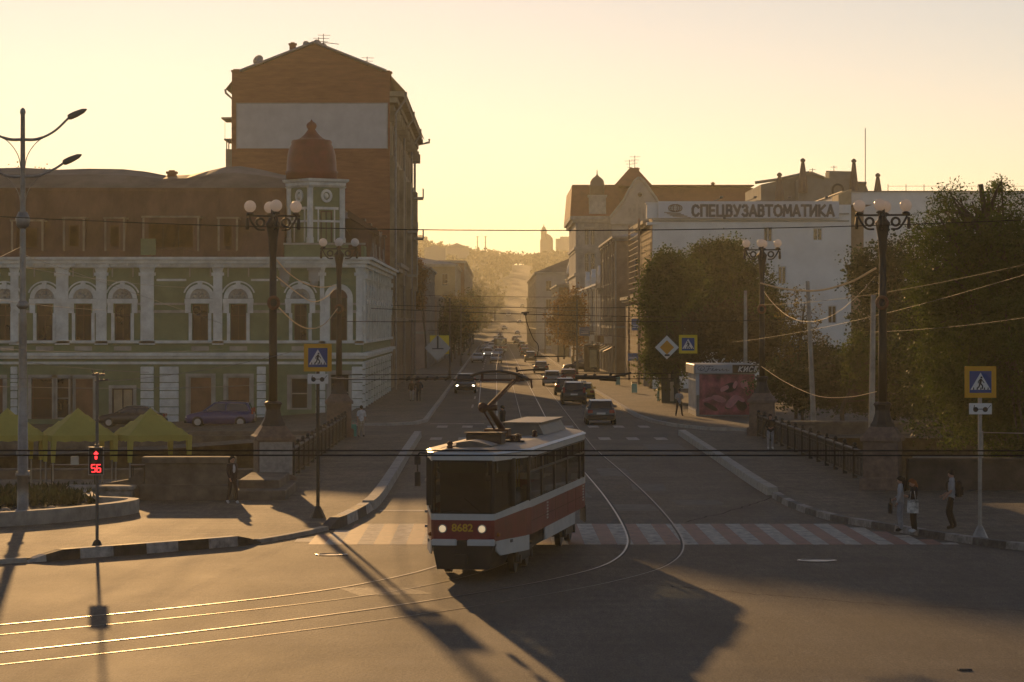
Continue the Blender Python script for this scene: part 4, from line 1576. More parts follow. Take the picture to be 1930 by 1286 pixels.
mb.hexa([(0.05, 0.1, wv(387.5)), (wx(1604) - 0.1, 0.1, wv(387.5)), (wx(1604) - 0.1, 25.9, wv(387.5)), (0.05, 6.4, wv(387.5))], [(0.05, 0.1, wv(386)), (wx(1604) - 0.1, 0.1, wv(386)), (wx(1604) - 0.1, 25.9, wv(386)), (0.05, 6.4, wv(386))])
for (a, b2, zt_) in wings[1:]:
    mb.box(-0.35, 0.0, a, b2, zt_ - 0.45, zt_ - 0.2)
    mb.box(-0.55, 0.6, a + 0.003, b2 - 0.003, zt_ - 0.2, zt_ + 0.12)
mb.build('cornice', TRIM2, WH)
# ribbed street side: the dark frame with its rungs
mb = MB()
fx = -0.9
for (u, y) in ((1194, 27.0), (1226, 7.0)):
    mb.box(fx - 0.1, fx + 0.12, y - 0.12, y + 0.12, 0.2, ZR + 0.3)
n = 27
for k in range(n):
    z = 1.0 + k * 0.55
    mb.box(fx - 0.03, fx + 0.03, 7.15, 26.85, z, z + 0.05)
mb.build('facade_grille', mat('weathered slats', (0.27, 0.21, 0.16), rough=0.6, var=0.3), WH)
# sign
sg = MB()
sg.box(wx(1240), wx(1580), -0.62, -0.45, wv(412), wv(380))
SIG = sg.build('roof_sign', mat('sign board', (0.62, 0.64, 0.66), rough=0.6, var=0.08, scale=1), WH)
LET = mat('sign letters', (0.075, 0.085, 0.10), rough=0.6, var=0.1)
letters('lettering', 'СПЕЦВУЗАВТОМАТИКА', wx(1304), wx(1570), wv(407.5), 19.5 / SW, -0.65, 0.23, LET, SIG)
mb = MB()                                        # emblem: globe with a tilted swoosh and base strokes
ec = (wx(1272), wv(393))
em = mat('sign emblem', (0.22, 0.16, 0.10), rough=0.6)
for rx in (0.18, 0.42, 0.62):
    mb.tube([(ec[0] + rx * math.cos(a * PI / 12), -0.66, ec[1] + 0.34 * math.sin(a * PI / 12)) for a in range(25)], 0.035, 5)
for q in (-0.18, 0, 0.18):
    mb.tube([(ec[0] - 0.6, -0.66, ec[1] + q), (ec[0] + 0.6, -0.66, ec[1] + q)], 0.03, 5)
for k in range(4):
    mb.hexa([(ec[0] - 1.0 + k * 0.25, -0.67, ec[1] - 0.42 - k * 0.12), (ec[0] + 0.5 + k * 0.3, -0.67, ec[1] - 0.52 - k * 0.12), (ec[0] + 0.5 + k * 0.3, -0.63, ec[1] - 0.52 - k * 0.12), (ec[0] - 1.0 + k * 0.25, -0.63, ec[1] - 0.42 - k * 0.12)],
            [(ec[0] - 1.0 + k * 0.25, -0.67, ec[1] - 0.36 - k * 0.12), (ec[0] + 0.5 + k * 0.3, -0.67, ec[1] - 0.46 - k * 0.12), (ec[0] + 0.5 + k * 0.3, -0.63, ec[1] - 0.46 - k * 0.12), (ec[0] - 1.0 + k * 0.25, -0.63, ec[1] - 0.36 - k * 0.12)])
mb.build('emblem', em, SIG)
for u in (1355, 1418, 1483, 1552):              # floodlights over the sign
    mb = MB()
    mb.tube([(wx(u) - 0.5, -0.5, wv(379)), (wx(u) - 0.1, -0.9, wv(377)), (wx(u) + 0.1, -1.1, wv(374.5))], 0.035, 6)
    mb.lathe([(0.06, 0), (0.16, 0.1), (0.17, 0.22)], 10, (wx(u) + 0.15, -1.1, wv(375.5)))
    mb.build('sign_lamp', GALV, SIG)
mb = MB()
mb.box(wx(1219), wx(1240), -0.3, 1.5, wv(412), wv(384))
mb.box(wx(1217), wx(1242), -0.4, 1.6, wv(384), wv(382))
mb.box(wx(1219), wx(1240), -0.36, 1.5, wv(424), wv(419))
mb.build('corner_pier', WW, WH)

# taller block behind on the right
PY = 292.0
SP = FP / PY
px_ = lambda u: (u - CU) / SP
pv_ = lambda v: 6 - (v - CV) / SP
RB = thing('long_block', 'tall plain whitewashed block rising behind the sign, railing posts along its flat roof', 'building', (px_(1590), PY, 0))
ox = px_(1590)
mb = MB()
mb.box(0, px_(2050) - ox, 0, 26, 0, pv_(362))
mb.build('wall', WW, RB)
mb = MB()
mb.box(-0.2, px_(2050) - ox + 0.2, -0.2, 26, pv_(362), pv_(360))
mb.build('roof_edge', ROOFG, RB)
mb = MB()
for u in range(1675, 1960, 34):
    mb.box(px_(u) - ox - 0.03, px_(u) - ox + 0.03, 0.5, 0.56, pv_(360), pv_(347))
mb.box(px_(1675) - ox, px_(1960) - ox, 0.51, 0.53, pv_(351), pv_(350.4))
mb.build('roof_railing', IRON, RB)
mb = MB()
mb.hexa([(px_(1566) - ox, -6.5, pv_(396)), (-0.01, -6.5, pv_(396)), (-0.01, -1, pv_(396)), (px_(1566) - ox, -1, pv_(396))],
        [(px_(1566) - ox, -6.5, pv_(372)), (-0.01, -6.5, pv_(362)), (-0.01, -1, pv_(362)), (px_(1566) - ox, -1, pv_(372))])
mb.build('roof_hut', mat('ochre hut', (0.42, 0.33, 0.2), rough=0.8), RB)
mb = MB()
mb.tube([(px_(1638) - ox, 3, pv_(362)), (px_(1638) - ox, 3, pv_(238))], 0.045, 6)
mb.build('mast', IRON, RB)

# palace with spires behind
QY = 345.0
SQ = FP / QY
qx = lambda u: (u - CU) / SQ
qv = lambda v: 6 - (v - CV) / SQ
PL = thing('spired_palace', 'old palace with obelisk spires and an arched attic showing over the white office house', 'building', (qx(1550), QY, 0))
ox = qx(1550)
mb = MB()
mb.box(qx(1425) - ox, qx(1660) - ox, 0, 30, 0, qv(378))
mb.prism([(qx(1440) - ox, qv(378)), (qx(1652) - ox, qv(378)), (qx(1640) - ox, qv(345)), (qx(1605) - ox, qv(343)), (qx(1532) - ox, qv(323)), (qx(1500) - ox, qv(332)), (qx(1440) - ox, qv(345))], 'y', 4, 26)
mb.box(qx(1505) - ox, qx(1600) - ox, -0.4, 4.2, qv(385), qv(338))
mb.box(qx(1563) - ox, qx(1605) - ox, 0, 4.2, qv(345), qv(323))
mb.build('wall', mat('palace stone', (0.24, 0.235, 0.205), rough=0.9, var=0.25, scale=0.5), PL)
mb = MB()
mb.arch(qx(1578) - ox, qv(358), 0.5, 0.72, -0.65, -0.4, 14)
mb.box(qx(1578) - ox - 0.72, qx(1578) - ox - 0.5, -0.65, -0.4, qv(385), qv(358))
mb.box(qx(1578) - ox + 0.5, qx(1578) - ox + 0.72, -0.65, -0.4, qv(385), qv(358))
mb.build('arch_frame', IRON, PL)
mb = MB()
for p in ([(1428, 342), (1470, 336), (1532, 322)], [(1532, 322), (1560, 333)], [(1563, 322), (1606, 323)], [(1608, 342), (1640, 343)]):
    mb.tube([(qx(u) - ox, 3.5, qv(v)) for u, v in p], 0.2, 6)
mb.build('roof_edge', ROOFG, PL)
for (u, v0, v1) in ((1468, 365, 326), (1512, 340, 299), (1608, 350, 300), (1653, 364, 327)):
    mb = MB()
    c = (qx(u) - ox, -0.7, 0)
    mb.lathe([(0.55, qv(v0) - 1.5), (0.5, qv(v0)), (0.22, qv(v1 + 9)), (0.16, qv(v1 + 8)), (0.3, qv(v1 + 6)), (0.3, qv(v1 + 3)), (0.1, qv(v1))], 8, c, smooth=False)
    mb.build('spire', mat('spire stone', (0.16, 0.12, 0.10), rough=0.9), PL)
for (u, v0, v1) in ((1540, 328, 313), (1581, 323, 308)):
    mb = MB()
    mb.tube([(qx(u) - ox, 5, qv(v0)), (qx(u) - ox, 5, qv(v1))], 0.045, 5)
    mb.tube([(qx(u) - ox - 0.4, 5, qv(v1 + 3)), (qx(u) - ox + 0.4, 5, qv(v1 + 3))], 0.03, 5)
    mb.build('antenna', IRON, PL)

# domed corner building further on
dY = 560.0
DM = thing('domed_house', 'grey corner house under a big rounded dome edged by sunlight, past the tower house', 'house', at(1078, 608, dY).xy.to_3d())
mb = MB()
sd = FP / dY
dz = lambda v: 6 - (v - CV) / sd
mb.box(-0.9, 8, 0, 14, 0, dz(525))
mb.build('wall', GREYP, DM)
mb = MB()
mb.lathe([(1.9, dz(525)), (1.9, dz(515)), (1.75, dz(503)), (1.3, dz(491)), (0.7, dz(484)), (0.15, dz(480)), (0.1, dz(470)), (0.01, dz(469))], 20, (0.9, 1.9, 0))
mb.build('dome', mat('dome tin', (0.3, 0.29, 0.27), rough=0.35, metal=0.4), DM)
mb = MB()
mb.box(-1.1, 8.2, -0.2, 14, dz(525) - 0.3, dz(525) - 0.02)
mb.build('cornice', TRIM2, DM)

# far skyline ------------------------------------------------------
FARW = mat('far concrete', (0.32, 0.29, 0.25), rough=0.9, var=0.1)
def far_block(label, u0, u1, vt, Y, parts, roof=None):
    c = at((u0 + u1) / 2, CV, Y)
    zb = hz_at(c.x, Y) - 3
    t = thing('tower_block', label, 'building', (c.x, Y, zb))
    s = FP / Y
    zt = CH - (vt - CV) / s - zb
    w = (u1 - u0) / s / 2
    mb = MB()
    mb.box(-w, w, 0, 16, 0, zt)
    mb.build('wall', FARW, t)
    for (a, b, v) in parts:
        mb = MB()
        mb.box((a - (u0 + u1) / 2) / s, (b - (u0 + u1) / 2) / s, 2, 12, zt + 0.01, CH - (v - CV) / s - zb)
        mb.build('roof_hut', FARW, t)
    if roof:
        mb = MB()
        mb.prism([(-w - 1, zt), (w + 1, zt), (0, zt + roof)], 'y', -0.5, 17)
        mb.build('roof', ROOFG, t)
    return t


far_block('pale block of flats on the far hilltop beside the brick tenement', 782, 805, 446, 2150, [(788, 798, 443)])
far_block('wide far block of flats on the hilltop right of the domed church', 1048, 1090, 450, 2250, [(1056, 1080, 446)])
far_block('low far house with a shallow gabled roof on the left of the hilltop', 838, 884, 468, 1800, [], roof=3.2)
far_block('low dark roofed house at the left end of the hilltop', 800, 840, 466, 1500, [(812, 826, 463)])
# domed church
cY = 2120
c = at(1030, CV, cY)
zb = hz_at(c.x, cY) - 2
CHU = thing('domed_church', 'hazy silhouette of a domed church with its bell tower on the far hill', 'church', (c.x, cY, zb))
s = FP / cY
zc = lambda v: CH - (v - CV) / s - zb
xc = lambda u: (u - 1030) / s
FARB = mat('church wall', (0.24, 0.19, 0.15), rough=0.9)
mb = MB()
mb.lathe([(4.6, 0), (4.6, zc(452)), (4.0, zc(447)), (2.4, zc(443)), (0.3, zc(440))], 14, (xc(1031), 10, 0))
mb.build('nave', FARB, CHU)
mb = MB()
mb.box(xc(1018), xc(1030), -2, 3, 0, zc(452))
mb.lathe([(2.2, zc(452)), (2.1, zc(437)), (2.3, zc(436)), (1.7, zc(435)), (1.75, zc(432)), (1.1, zc(429)), (0.4, zc(427)), (0.15, zc(423)), (0.01, zc(422))], 12, (xc(1025), 0, 0))
mb.build('bell_tower', FARB, CHU)
for (u, v) in ((900, 445), (915, 445)):
    p = at(u, CV, 2150)
    zb2 = hz_at(p.x, 2150) - 1
    mb = MB()
    zt = CH - (v - CV) * 2150 / FP - zb2
    mb.lathe([(0.55, 0), (0.3, zt)], 6)
    for k in range(3):
        mb.box(-1.0, 1.0, -0.1, 0.1, zt * (0.6 + 0.18 * k), zt * (0.6 + 0.18 * k) + 0.4)
    o = mb.build('lattice_mast', FARW, loc=(p.x, 2150, zb2))
    tag(o, 'thin mast on the far hilltop, %s of a close pair' % ('left' if u == 900 else 'right'), 'mast', 'masts on the far hilltop')
# ------------------------------------------------------------------ the tram
TRED = mat('tram red', (0.19, 0.009, 0.014), rough=0.36, var=0.28, scale=1.8, spec=0.5)
TWHT = mat('tram white', (0.52, 0.52, 0.50), rough=0.4, var=0.1, scale=2, spec=0.5)
TBLK = mat('tram black', (0.018, 0.018, 0.018), rough=0.5, var=0.3)
TROOF = mat('tram roof', (0.22, 0.19, 0.155), rough=0.55, var=0.25, scale=2.5, bump=0.2)
TGREY = mat('tram roof box', (0.12, 0.115, 0.105), rough=0.5, var=0.2, scale=3)
TGLASS = glass('tram glass', (0.42, 0.45, 0.42), 0.1)
TINT = mat('tram interior', (0.13, 0.13, 0.135), rough=0.7)
PANTO = mat('red oxide', (0.085, 0.035, 0.026), rough=0.6, var=0.3, metal=0.2)
RUBBER = mat('rubber', (0.015, 0.015, 0.015), rough=0.8)
YELR = mat('yellow rail', (0.5, 0.38, 0.08), rough=0.4)
TL = 14.6
OUT = [(-0.74, 0.02), (-0.66, -0.05), (0.66, -0.05), (0.74, 0.02), (0.99, 1.15), (1.20, 2.1), (1.25, 2.5), (1.25, 13.0), (1.17, 13.6), (0.98, 14.5), (0.9, 14.6), (-0.9, 14.6), (-0.98, 14.5), (-1.17, 13.6), (-1.25, 13.0), (-1.25, 2.5), (-1.20, 2.1), (-0.99, 1.15)]


def dip(y, lo, hi):
    t = min(1, max(0, (y - 0.1) / 2.0))
    return lo + (hi - lo) * t * t * (3 - 2 * t)


def band(mb, f0, f1, i0=0.0, i1=0.0, mi=0, skip=()):
    n = len(OUT)
    for i in range(n):
        if i in skip:
            continue
        a, b2 = OUT[i], OUT[(i + 1) % n]
        def P(p, z, ins):
            s = 1 - ins / 1.25
            return (p[0] * s, (p[1] - TL / 2) * (1 - ins / (TL / 2)) + TL / 2, z)
        mb.quad(P(a, f0(a[1]), i0), P(b2, f0(b2[1]), i0), P(b2, f1(b2[1]), i1), P(a, f1(a[1]), i1), mi=mi)


K = lambda z: (lambda y: z)
ZB0, ZB1 = (lambda y: dip(y, 1.44, 1.60)), (lambda y: dip(y, 1.585, 1.78))
tram = thing('tram', 'red and white single tram car with a raised pantograph turning into the square', 'tram', (-0.77, 67.35, 0.0), -R(8.7))
mb = MB()
band(mb, K(0.95), ZB0, mi=0)
band(mb, ZB0, ZB1, -0.012, -0.012, mi=1)
band(mb, ZB0, lambda y: ZB0(y) + 0.001, 0, -0.012, mi=1)
band(mb, K(2.80), K(2.93), 0, 0.0, mi=1)
# glazing posts
def post(x, y, hw, z0, z1, dx=0.05):
    mb.box(x - dx, x + dx, y - hw, y + hw, z0, z1, mi=2)
for sx in (-1, 1):
    for y in (2.32, 4.5, 6.85, 9.34, 12.0, 12.95):
        post(sx * 1.215, y, 0.055 if y > 3 else 0.09, 1.76, 2.82, 0.034)
    mb.hexa([(sx * 0.74, 0.02, 1.55), (sx * 0.68, -0.03, 1.55), (sx * 0.64, 0.06, 1.55), (sx * 0.71, 0.12, 1.55)],
            [(sx * 0.74, 0.02, 2.82), (sx * 0.68, -0.03, 2.82), (sx * 0.64, 0.06, 2.82), (sx * 0.71, 0.12, 2.82)], mi=2)
    post(sx * 1.0, 1.2, 0.06, 1.7, 2.82, 0.05)
    post(sx * 0.92, 14.53, 0.08, 1.7, 2.82, 0.05)
    mb.box(sx * 1.25 - 0.04, sx * 1.25 + 0.004, 2.4, 13.0, 2.76, 2.799, mi=2)
body = mb.build('body', [TRED, TWHT, TBLK], tram)
sm = MB()
for sx in (-1, 1):
    for y in (3.3, 4.5, 6.85, 9.34, 11.0, 12.6):
        sm.box(sx * 1.2505 - 0.003, sx * 1.2505 + 0.003, y - 0.008, y + 0.008, 0.99, 1.59)
    sm.box(sx * 1.2505 - 0.003, sx * 1.2505 + 0.003, 2.5, 13.0, 1.265, 1.275)
sm.build('panel_seam', TBLK, tram)['kind'] = 'stuff'
# roof: cambered shell
mb = MB()
band(mb, K(2.93), K(2.955), 0.0, -0.03, 0)
band(mb, K(2.955), K(3.0), -0.03, 0.06, 0)
band(mb, K(3.0), K(3.07), 0.06, 0.45, 1)
n = len(OUT)
cap = []
for p in OUT:
    s = 1 - 0.45 / 1.25
    cap.append((p[0] * s, (p[1] - TL / 2) * (1 - 0.45 / (TL / 2)) + TL / 2, 3.07))
mb._add(cap, [tuple(range(n))], 1)
mb.build('roof', [TWHT, TROOF], tram)
mb = MB()
mb.box(-1.0, 1.0, 1.0, 13.9, 0.86, 0.93)
mb.build('floor', TINT, tram)
# seats and grab poles
for sx in (-1, 1):
    for k in range(9):
        y = 3.2 + k * 1.05
        m1 = MB()
        m1.rbox(sx * 0.78 - 0.22, sx * 0.78 + 0.22, y, y + 0.42, 1.25, 1.36, 0.03)
        m1.rbox(sx * 0.78 - 0.22, sx * 0.78 + 0.22, y + 0.4, y + 0.47, 1.36, 1.95, 0.03)
        m1.box(sx * 0.78 - 0.05, sx * 0.78 + 0.05, y + 0.1, y + 0.3, 0.93, 1.25)
        m1.build('seat', TINT, tram)
for (x, y) in ((-0.5, 3.0), (0.5, 5.6), (-0.5, 7.7), (0.5, 10.0), (-0.5, 12.0)):
    m1 = MB()
    m1.tube([(x, y, 0.93), (x, y, 2.95)], 0.02, 8)
    m1.build('grab_pole', YELR, tram)
m1 = MB()
m1.box(-0.9, 0.9, 2.15, 2.2, 0.93, 2.0)
m1.box(-0.9, 0.2, 2.15, 2.2, 2.0, 2.9)
m1.build('cab_wall', TINT, tram)
m1 = MB()
m1.rbox(-0.62, 0.62, 0.15, 0.5, 1.1, 1.58, 0.05)
m1.build('dashboard', TBLK, tram)
# glass
mb = MB()
mb._add([(-0.665, -0.045, 1.60), (0.665, -0.045, 1.60), (0.665, -0.02, 2.80), (-0.665, -0.02, 2.80)], [(0, 1, 2, 3)])
ws = mb.build('windscreen', glass('tinted windscreen', (0.42, 0.44, 0.48), 0.12), tram)
m1 = MB()
m1.box(-0.56, 0.56, 0.03, 0.07, 2.52, 2.76)
m1.build('destination_board', mat('blank board', (0.13, 0.15, 0.11), rough=0.5), ws)
for (x0, x1) in ((-0.5, 0.0), (0.45, 0.05)):
    m1 = MB()
    m1.tube([(x0, -0.09, 1.62), ((x0 + x1) / 2 + 0.04, -0.09, 1.67 if x0 < 0 else 1.75), (x1, -0.08, 1.64 if x0 < 0 else 1.95)], 0.012, 6)
    m1.build('wiper', RUBBER, ws)
m1 = MB()
for a, c in (((-0.70, 1.585), (0.70, 1.615)), ((-0.70, 2.79), (0.70, 2.82))):
    m1.box(a[0], c[0], -0.062, -0.03, a[1], c[1])
for sx in (-1, 1):
    m1.box(sx * 0.68 - 0.025, sx * 0.68 + 0.025, -0.062, -0.03, 1.6, 2.8)
m1.build('rubber_seal', RUBBER, ws)
for sx in (-1, 1):
    def gq(a, b2, z0=1.76, z1=2.79, nm='side_window', ins=0.02):
        m1 = MB()
        za, zb_ = max(ZB1(a[1]), z0 if a[1] > 2 else 0), max(ZB1(b2[1]), z0 if b2[1] > 2 else 0)
        m1._add([(sx * (a[0] - ins), a[1], za), (sx * (b2[0] - ins), b2[1], zb_), (sx * (b2[0] - ins), b2[1], z1), (sx * (a[0] - ins), a[1], z1)], [(0, 1, 2, 3)])
        return m1.build(nm, TGLASS, tram, fix=False)
    gq((0.745, 0.05), (0.99, 1.15), nm='cab_window')
    gq((0.99, 1.15), (1.22, 2.25), nm='cab_window')
    ys = [2.38, 4.5, 6.85, 9.34, 12.0, 12.95]
    for a, c in zip(ys, ys[1:]):
        w = gq((1.245, a), (1.245, c))
        m1 = MB()
        m1.box(sx * 1.225 - 0.02, sx * 1.225 + 0.018, a + 0.06, c - 0.06, 2.42, 2.47)
        m1.box(sx * 1.225 - 0.02, sx * 1.225 + 0.018, (a + c) / 2 - 0.025, (a + c) / 2 + 0.025, 2.47, 2.79)
        m1.build('vent_rail', TBLK, w)
    gq((1.25, 12.95), (0.98, 14.5))
m1 = MB()
m1._add([(-0.9, 14.58, 1.78), (0.9, 14.58, 1.78), (0.9, 14.56, 2.79), (-0.9, 14.56, 2.79)], [(0, 1, 2, 3)])
m1.build('rear_window', TGLASS, tram, fix=False)
# lights, number, bumper
LAMP = mat('lit headlamp', (0.8, 0.7, 0.5), rough=0.2, emit=(1.0, 0.70, 0.38), es=0.4)
for x in (-0.46, 0.46):
    m1 = MB()
    m1.tube([(x, -0.05, 1.24), (x, -0.085, 1.24)], 0.105, 18)
    h = m1.build('headlight', GALV, tram)
    m1 = MB()
    m1.sphere((x, -0.075, 1.24), 0.088, 14, 8, sc=(1, 0.35, 1))
    m1.build('lens', LAMP, h)
for sx in (-1, 1):
    m1 = MB()
    m1.sphere((sx * 0.8, 0.2, 1.1), 0.05, 10, 6)
    m1.build('indicator', mat('amber', (0.45, 0.16, 0.03), rough=0.3), tram)
text('fleet_number', '8682', 0.24, mat('ochre number', (0.62, 0.36, 0.03), rough=0.5, var=0.1), tram, Matrix.Translation((0.0, -0.058, 1.255)) @ STAND, ext=0.004, xs=1.05, bold=0.006)
mb = MB()
mb.rbox(-0.72, -0.12, -0.16, 0.05, 0.86, 1.0, 0.03, 0)
mb.rbox(0.12, 0.76, -0.16, 0.05, 0.86, 1.0, 0.03, 0)
mb.rbox(-0.12, 0.12, -0.13, 0.05, 0.84, 0.98, 0.02, 1)
mb.build('bumper', [TWHT, TBLK], tram)
mb = MB()
mb.hexa([(-0.6, 0.0, 0.30), (0.6, 0.0, 0.30), (0.7, 1.9, 0.30), (-0.7, 1.9, 0.30)], [(-0.72, -0.03, 0.87), (0.72, -0.03, 0.87), (1.0, 1.9, 0.97), (-1.0, 1.9, 0.97)])
mb.tube([(0, -0.2, 0.55), (0, 0.3, 0.55)], 0.09, 10)
mb.box(-0.14, 0.14, -0.3, -0.18, 0.45, 0.66)
mb.build('coupler_apron', TBLK, tram)
def skirt(pts, z0, z1, m):
    for sx in (-1, 1):
        m1 = MB()
        for a, c in zip(pts, pts[1:]):
            zz0 = z0 + (0.12 if a[1] < 0.4 else 0)
            m1.quad((sx * a[0], a[1], zz0), (sx * c[0], c[1], z0), (sx * c[0], c[1], z1), (sx * a[0], a[1], z1))
            m1.quad((sx * (a[0] - 0.03), a[1], zz0), (sx * (c[0] - 0.03), c[1], z0), (sx * (c[0] - 0.03), c[1], z1), (sx * (a[0] - 0.03), a[1], z1))
        m1.build('skirt', m, tram, fix=False)
skirt([(0.76, 0.16), (0.83, 0.4), (0.99, 1.15), (1.2, 2.1), (1.23, 2.3)], 0.6, 0.955, TWHT)
skirt([(1.24, 4.9), (1.24, 10.95)], 0.63, 0.955, TWHT)
skirt([(1.24, 13.3), (1.1, 13.9), (0.96, 14.5)], 0.5, 0.975, TBLK)
for y in (3.6, 12.05):
    m1 = MB()
    m1.rbox(-0.95, 0.95, y - 1.25, y + 1.25, 0.28, 0.62, 0.05)
    m1.box(-0.4, 0.4, y - 0.4, y + 0.4, 0.62, 0.9)
    bg_ = m1.build('bogie', TBLK, tram)
    for sx in (-1, 1):
        for dy in (-0.95, 0.95):
            m1 = MB()
            m1.tube([(sx * 0.70, y + dy, 0.345), (sx * 0.85, y + dy, 0.345)], 0.335, 20)
            m1.tube([(sx * 0.85, y + dy, 0.345), (sx * 0.98, y + dy, 0.345)], 0.11, 10)
            m1.build('wheel', mat('wheel steel', (0.09, 0.08, 0.07), rough=0.4, metal=0.7), bg_)
m1 = MB()
m1.box(-0.8, 0.8, 5.2, 10.6, 0.4, 0.86)
m1.build('underfloor_case', TBLK, tram)
# vents: little white slats on the red side
for y, z in ((5.35, 1.36), (12.6, 1.36)):
    m1 = MB()
    for k in range(6):
        m1.box(1.25, 1.262, y - 0.11, y + 0.11, z - 0.22 + k * 0.075, z - 0.18 + k * 0.075)
    m1.build('side_vent', TWHT, tram)
# roof gear
mb = MB()
mb.hexa([(-0.38, 8.8, 3.05), (0.70, 8.8, 3.05), (0.70, 13.3, 3.05), (-0.38, 13.3, 3.05)], [(-0.34, 8.82, 3.36), (0.54, 8.82, 3.36), (0.54, 13.2, 3.36), (-0.34, 13.2, 3.36)])
mb.box(-0.4, 0.62, 8.75, 13.3, 3.365, 3.40)
mb.build('cooling_unit', TGREY, tram)
mb = MB()
mb.rbox(-0.40, 0.46, 2.9, 3.6, 3.04, 3.33, 0.03)
mb.box(-0.44, 0.5, 2.86, 3.64, 3.332, 3.35)
mb.build('resistor_box', mat('rusty box', (0.06, 0.04, 0.03), rough=0.7, var=0.3), tram)
mb = MB()
pr = [(-0.36, 2.96)] + [(-0.36 + 0.84 * k / 8, 3.17 + 0.05 * math.sin(PI * k / 8) - 0.07 * max(0, k - 3) / 5) for k in range(9)] + [(0.48, 2.96)]
mb.prism(pr, 'y', 1.25, 2.3)
mb.build('roof_hood', TGREY, tram)
for pts in ([(0.1, 3.5, 3.1), (0.4, 4.3, 3.16), (0.55, 5.6, 3.12)], [(-0.65, 0.8, 3.03), (-0.4, 1.6, 3.08), (-0.38, 2.6, 3.12)], [(0.2, 3.7, 3.12), (0.75, 3.9, 3.1), (0.78, 4.5, 3.08)]):
    m1 = MB()
    m1.tube(catmull(pts, 5), 0.025, 6)
    m1.build('roof_cable', RUBBER, tram)
for (x, y) in ((-0.4, 0.6), (0.55, 5.0), (0.62, 7.6)):
    m1 = MB()
    m1.lathe([(0.05, 3.05), (0.08, 3.1), (0.05, 3.14), (0.08, 3.18), (0.03, 3.24)], 10, (x, y, 0))
    m1.build('insulator', PANTO, tram)
pb = MB()
pb.box(-0.55, 0.55, 4.6, 4.72, 3.12, 3.2)
pb.box(-0.55, 0.55, 5.6, 5.72, 3.12, 3.2)
for x in (-0.5, 0.42):
    pb.box(x, x + 0.08, 4.6, 5.72, 3.12, 3.22)
    for y in (4.66, 5.66):
        pb.tube([(x + 0.04, y, 3.02), (x + 0.04, y, 3.13)], 0.06, 8)
pb.box(-0.28, 0.32, 4.95, 5.5, 3.2, 3.36)
pant = pb.build('pantograph', PANTO, tram)
def bar(name, pts, r, m=PANTO):
    m1 = MB()
    m1.tube(pts, r, 8)
    return m1.build(name, m, pant)
kn = Vector((-0.02, 3.95, 3.92))
bar('lower_arm', [(0.12, 5.25, 3.36), kn], [0.085, 0.06])
bar('guide_rod', [(-0.03, 5.2, 3.3), kn + Vector((-0.1, 0, -0.1))], 0.025)
m1 = MB()
m1.tube([kn + Vector((-0.2, 0, 0)), kn + Vector((0.22, 0, 0))], 0.075, 10)
m1.sphere(kn + Vector((-0.13, 0, 0)), 0.13, 10, 6)
m1.build('knee_joint', PANTO, pant)
hd = Vector((0.02, 5.5, 4.66))
bar('upper_arm', [kn + Vector((0.0, 0, 0.03)), hd + Vector((0.36, 0, -0.1))], [0.042, 0.03], RUST)
bar('upper_rod', [kn + Vector((0.1, 0, 0.05)), hd + Vector((0.42, 0, -0.12))], 0.016, RUST)
bow = [hd + Vector((-0.72 + 1.44 * k / 14, 0.0, 0.12 - 0.16 * abs((k - 6) / 7.0) ** 2.2)) for k in range(15)]
bar('contact_bow', bow, 0.034, mat('carbon strip', (0.05, 0.045, 0.04), rough=0.4, metal=0.4))
bar('contact_bow', [p + Vector((0, 0.28, 0.0)) for p in bow], 0.03, MATS['carbon strip'])
bar('cross_bar', [hd + Vector((-0.5, 0.1, -0.1)), hd + Vector((0.62, 0.1, -0.1))], 0.022)
for x in (-0.45, 0.45):
    bar('spring_box', [hd + Vector((x, 0.1, -0.14)), hd + Vector((x, 0.1, 0.08))], 0.06 if x > 0 else 0.035)
bar('horn', [hd + Vector((0.72, 0, -0.05)), hd + Vector((0.8, 0, -0.1)), hd + Vector((0.82, 0, -0.3))], 0.022)
bar('pull_rope', [kn + Vector((-0.25, 0.1, 0)), hd + Vector((-0.48, 0.1, -0.12))], 0.008, TWHT)
mb = MB()
mb.tube(catmull([(-0.55, 0.05, 2.96), (-0.85, -0.1, 2.98), (-1.02, -0.15, 2.93), (-1.03, -0.15, 2.35)], 6), 0.018, 8)
ma = mb.build('mirror_arm', TBLK, tram)
for (z0, z1, w) in ((2.72, 2.92, 0.07), (2.22, 2.56, 0.065)):
    m1 = MB()
    m1.rbox(-1.03 - w, -1.03 + w, -0.2, -0.11, z0, z1, 0.02)
    m1.build('mirror', TBLK, ma)
mb = MB()
for z in (1.1, 1.45, 2.2):
    mb.rbox(-1.3, -1.18, 2.3, 3.4, z, z + 0.06, 0.01)
mb.build('door_rail', GALV, tram)

# far copy of the tram further up the street
ft = dup(tram, (0.82, 560, 0), 0.0, 'tiny hazy red tram coming on far up the street between the lines of cars')
for ch in [q for q in COL.objects if q.parent == ft and q.name.startswith('fleet_number')]:
    bpy.data.objects.remove(ch)

# ------------------------------------------------------------------ cars
CGL = mat('car glass', (0.015, 0.017, 0.018), rough=0.05, var=0.2, spec=0.8)
PLATE = mat('number plate', (0.6, 0.6, 0.56), rough=0.5, var=0.1)
TAIL = mat('tail lamp', (0.30, 0.015, 0.012), rough=0.25, var=0.1, spec=0.6)
HEAD = mat('clear lamp', (0.55, 0.55, 0.52), rough=0.15, var=0.1, spec=0.8)
HEADON = mat('lit car lamp', (0.8, 0.75, 0.6), rough=0.2, emit=(1.0, 0.86, 0.6), es=6)
RIM = mat('alloy', (0.35, 0.34, 0.33), rough=0.35, metal=0.7)


def paint(name, c):
    return mat(name, c, rough=0.28, var=0.06, scale=2, spec=0.6)


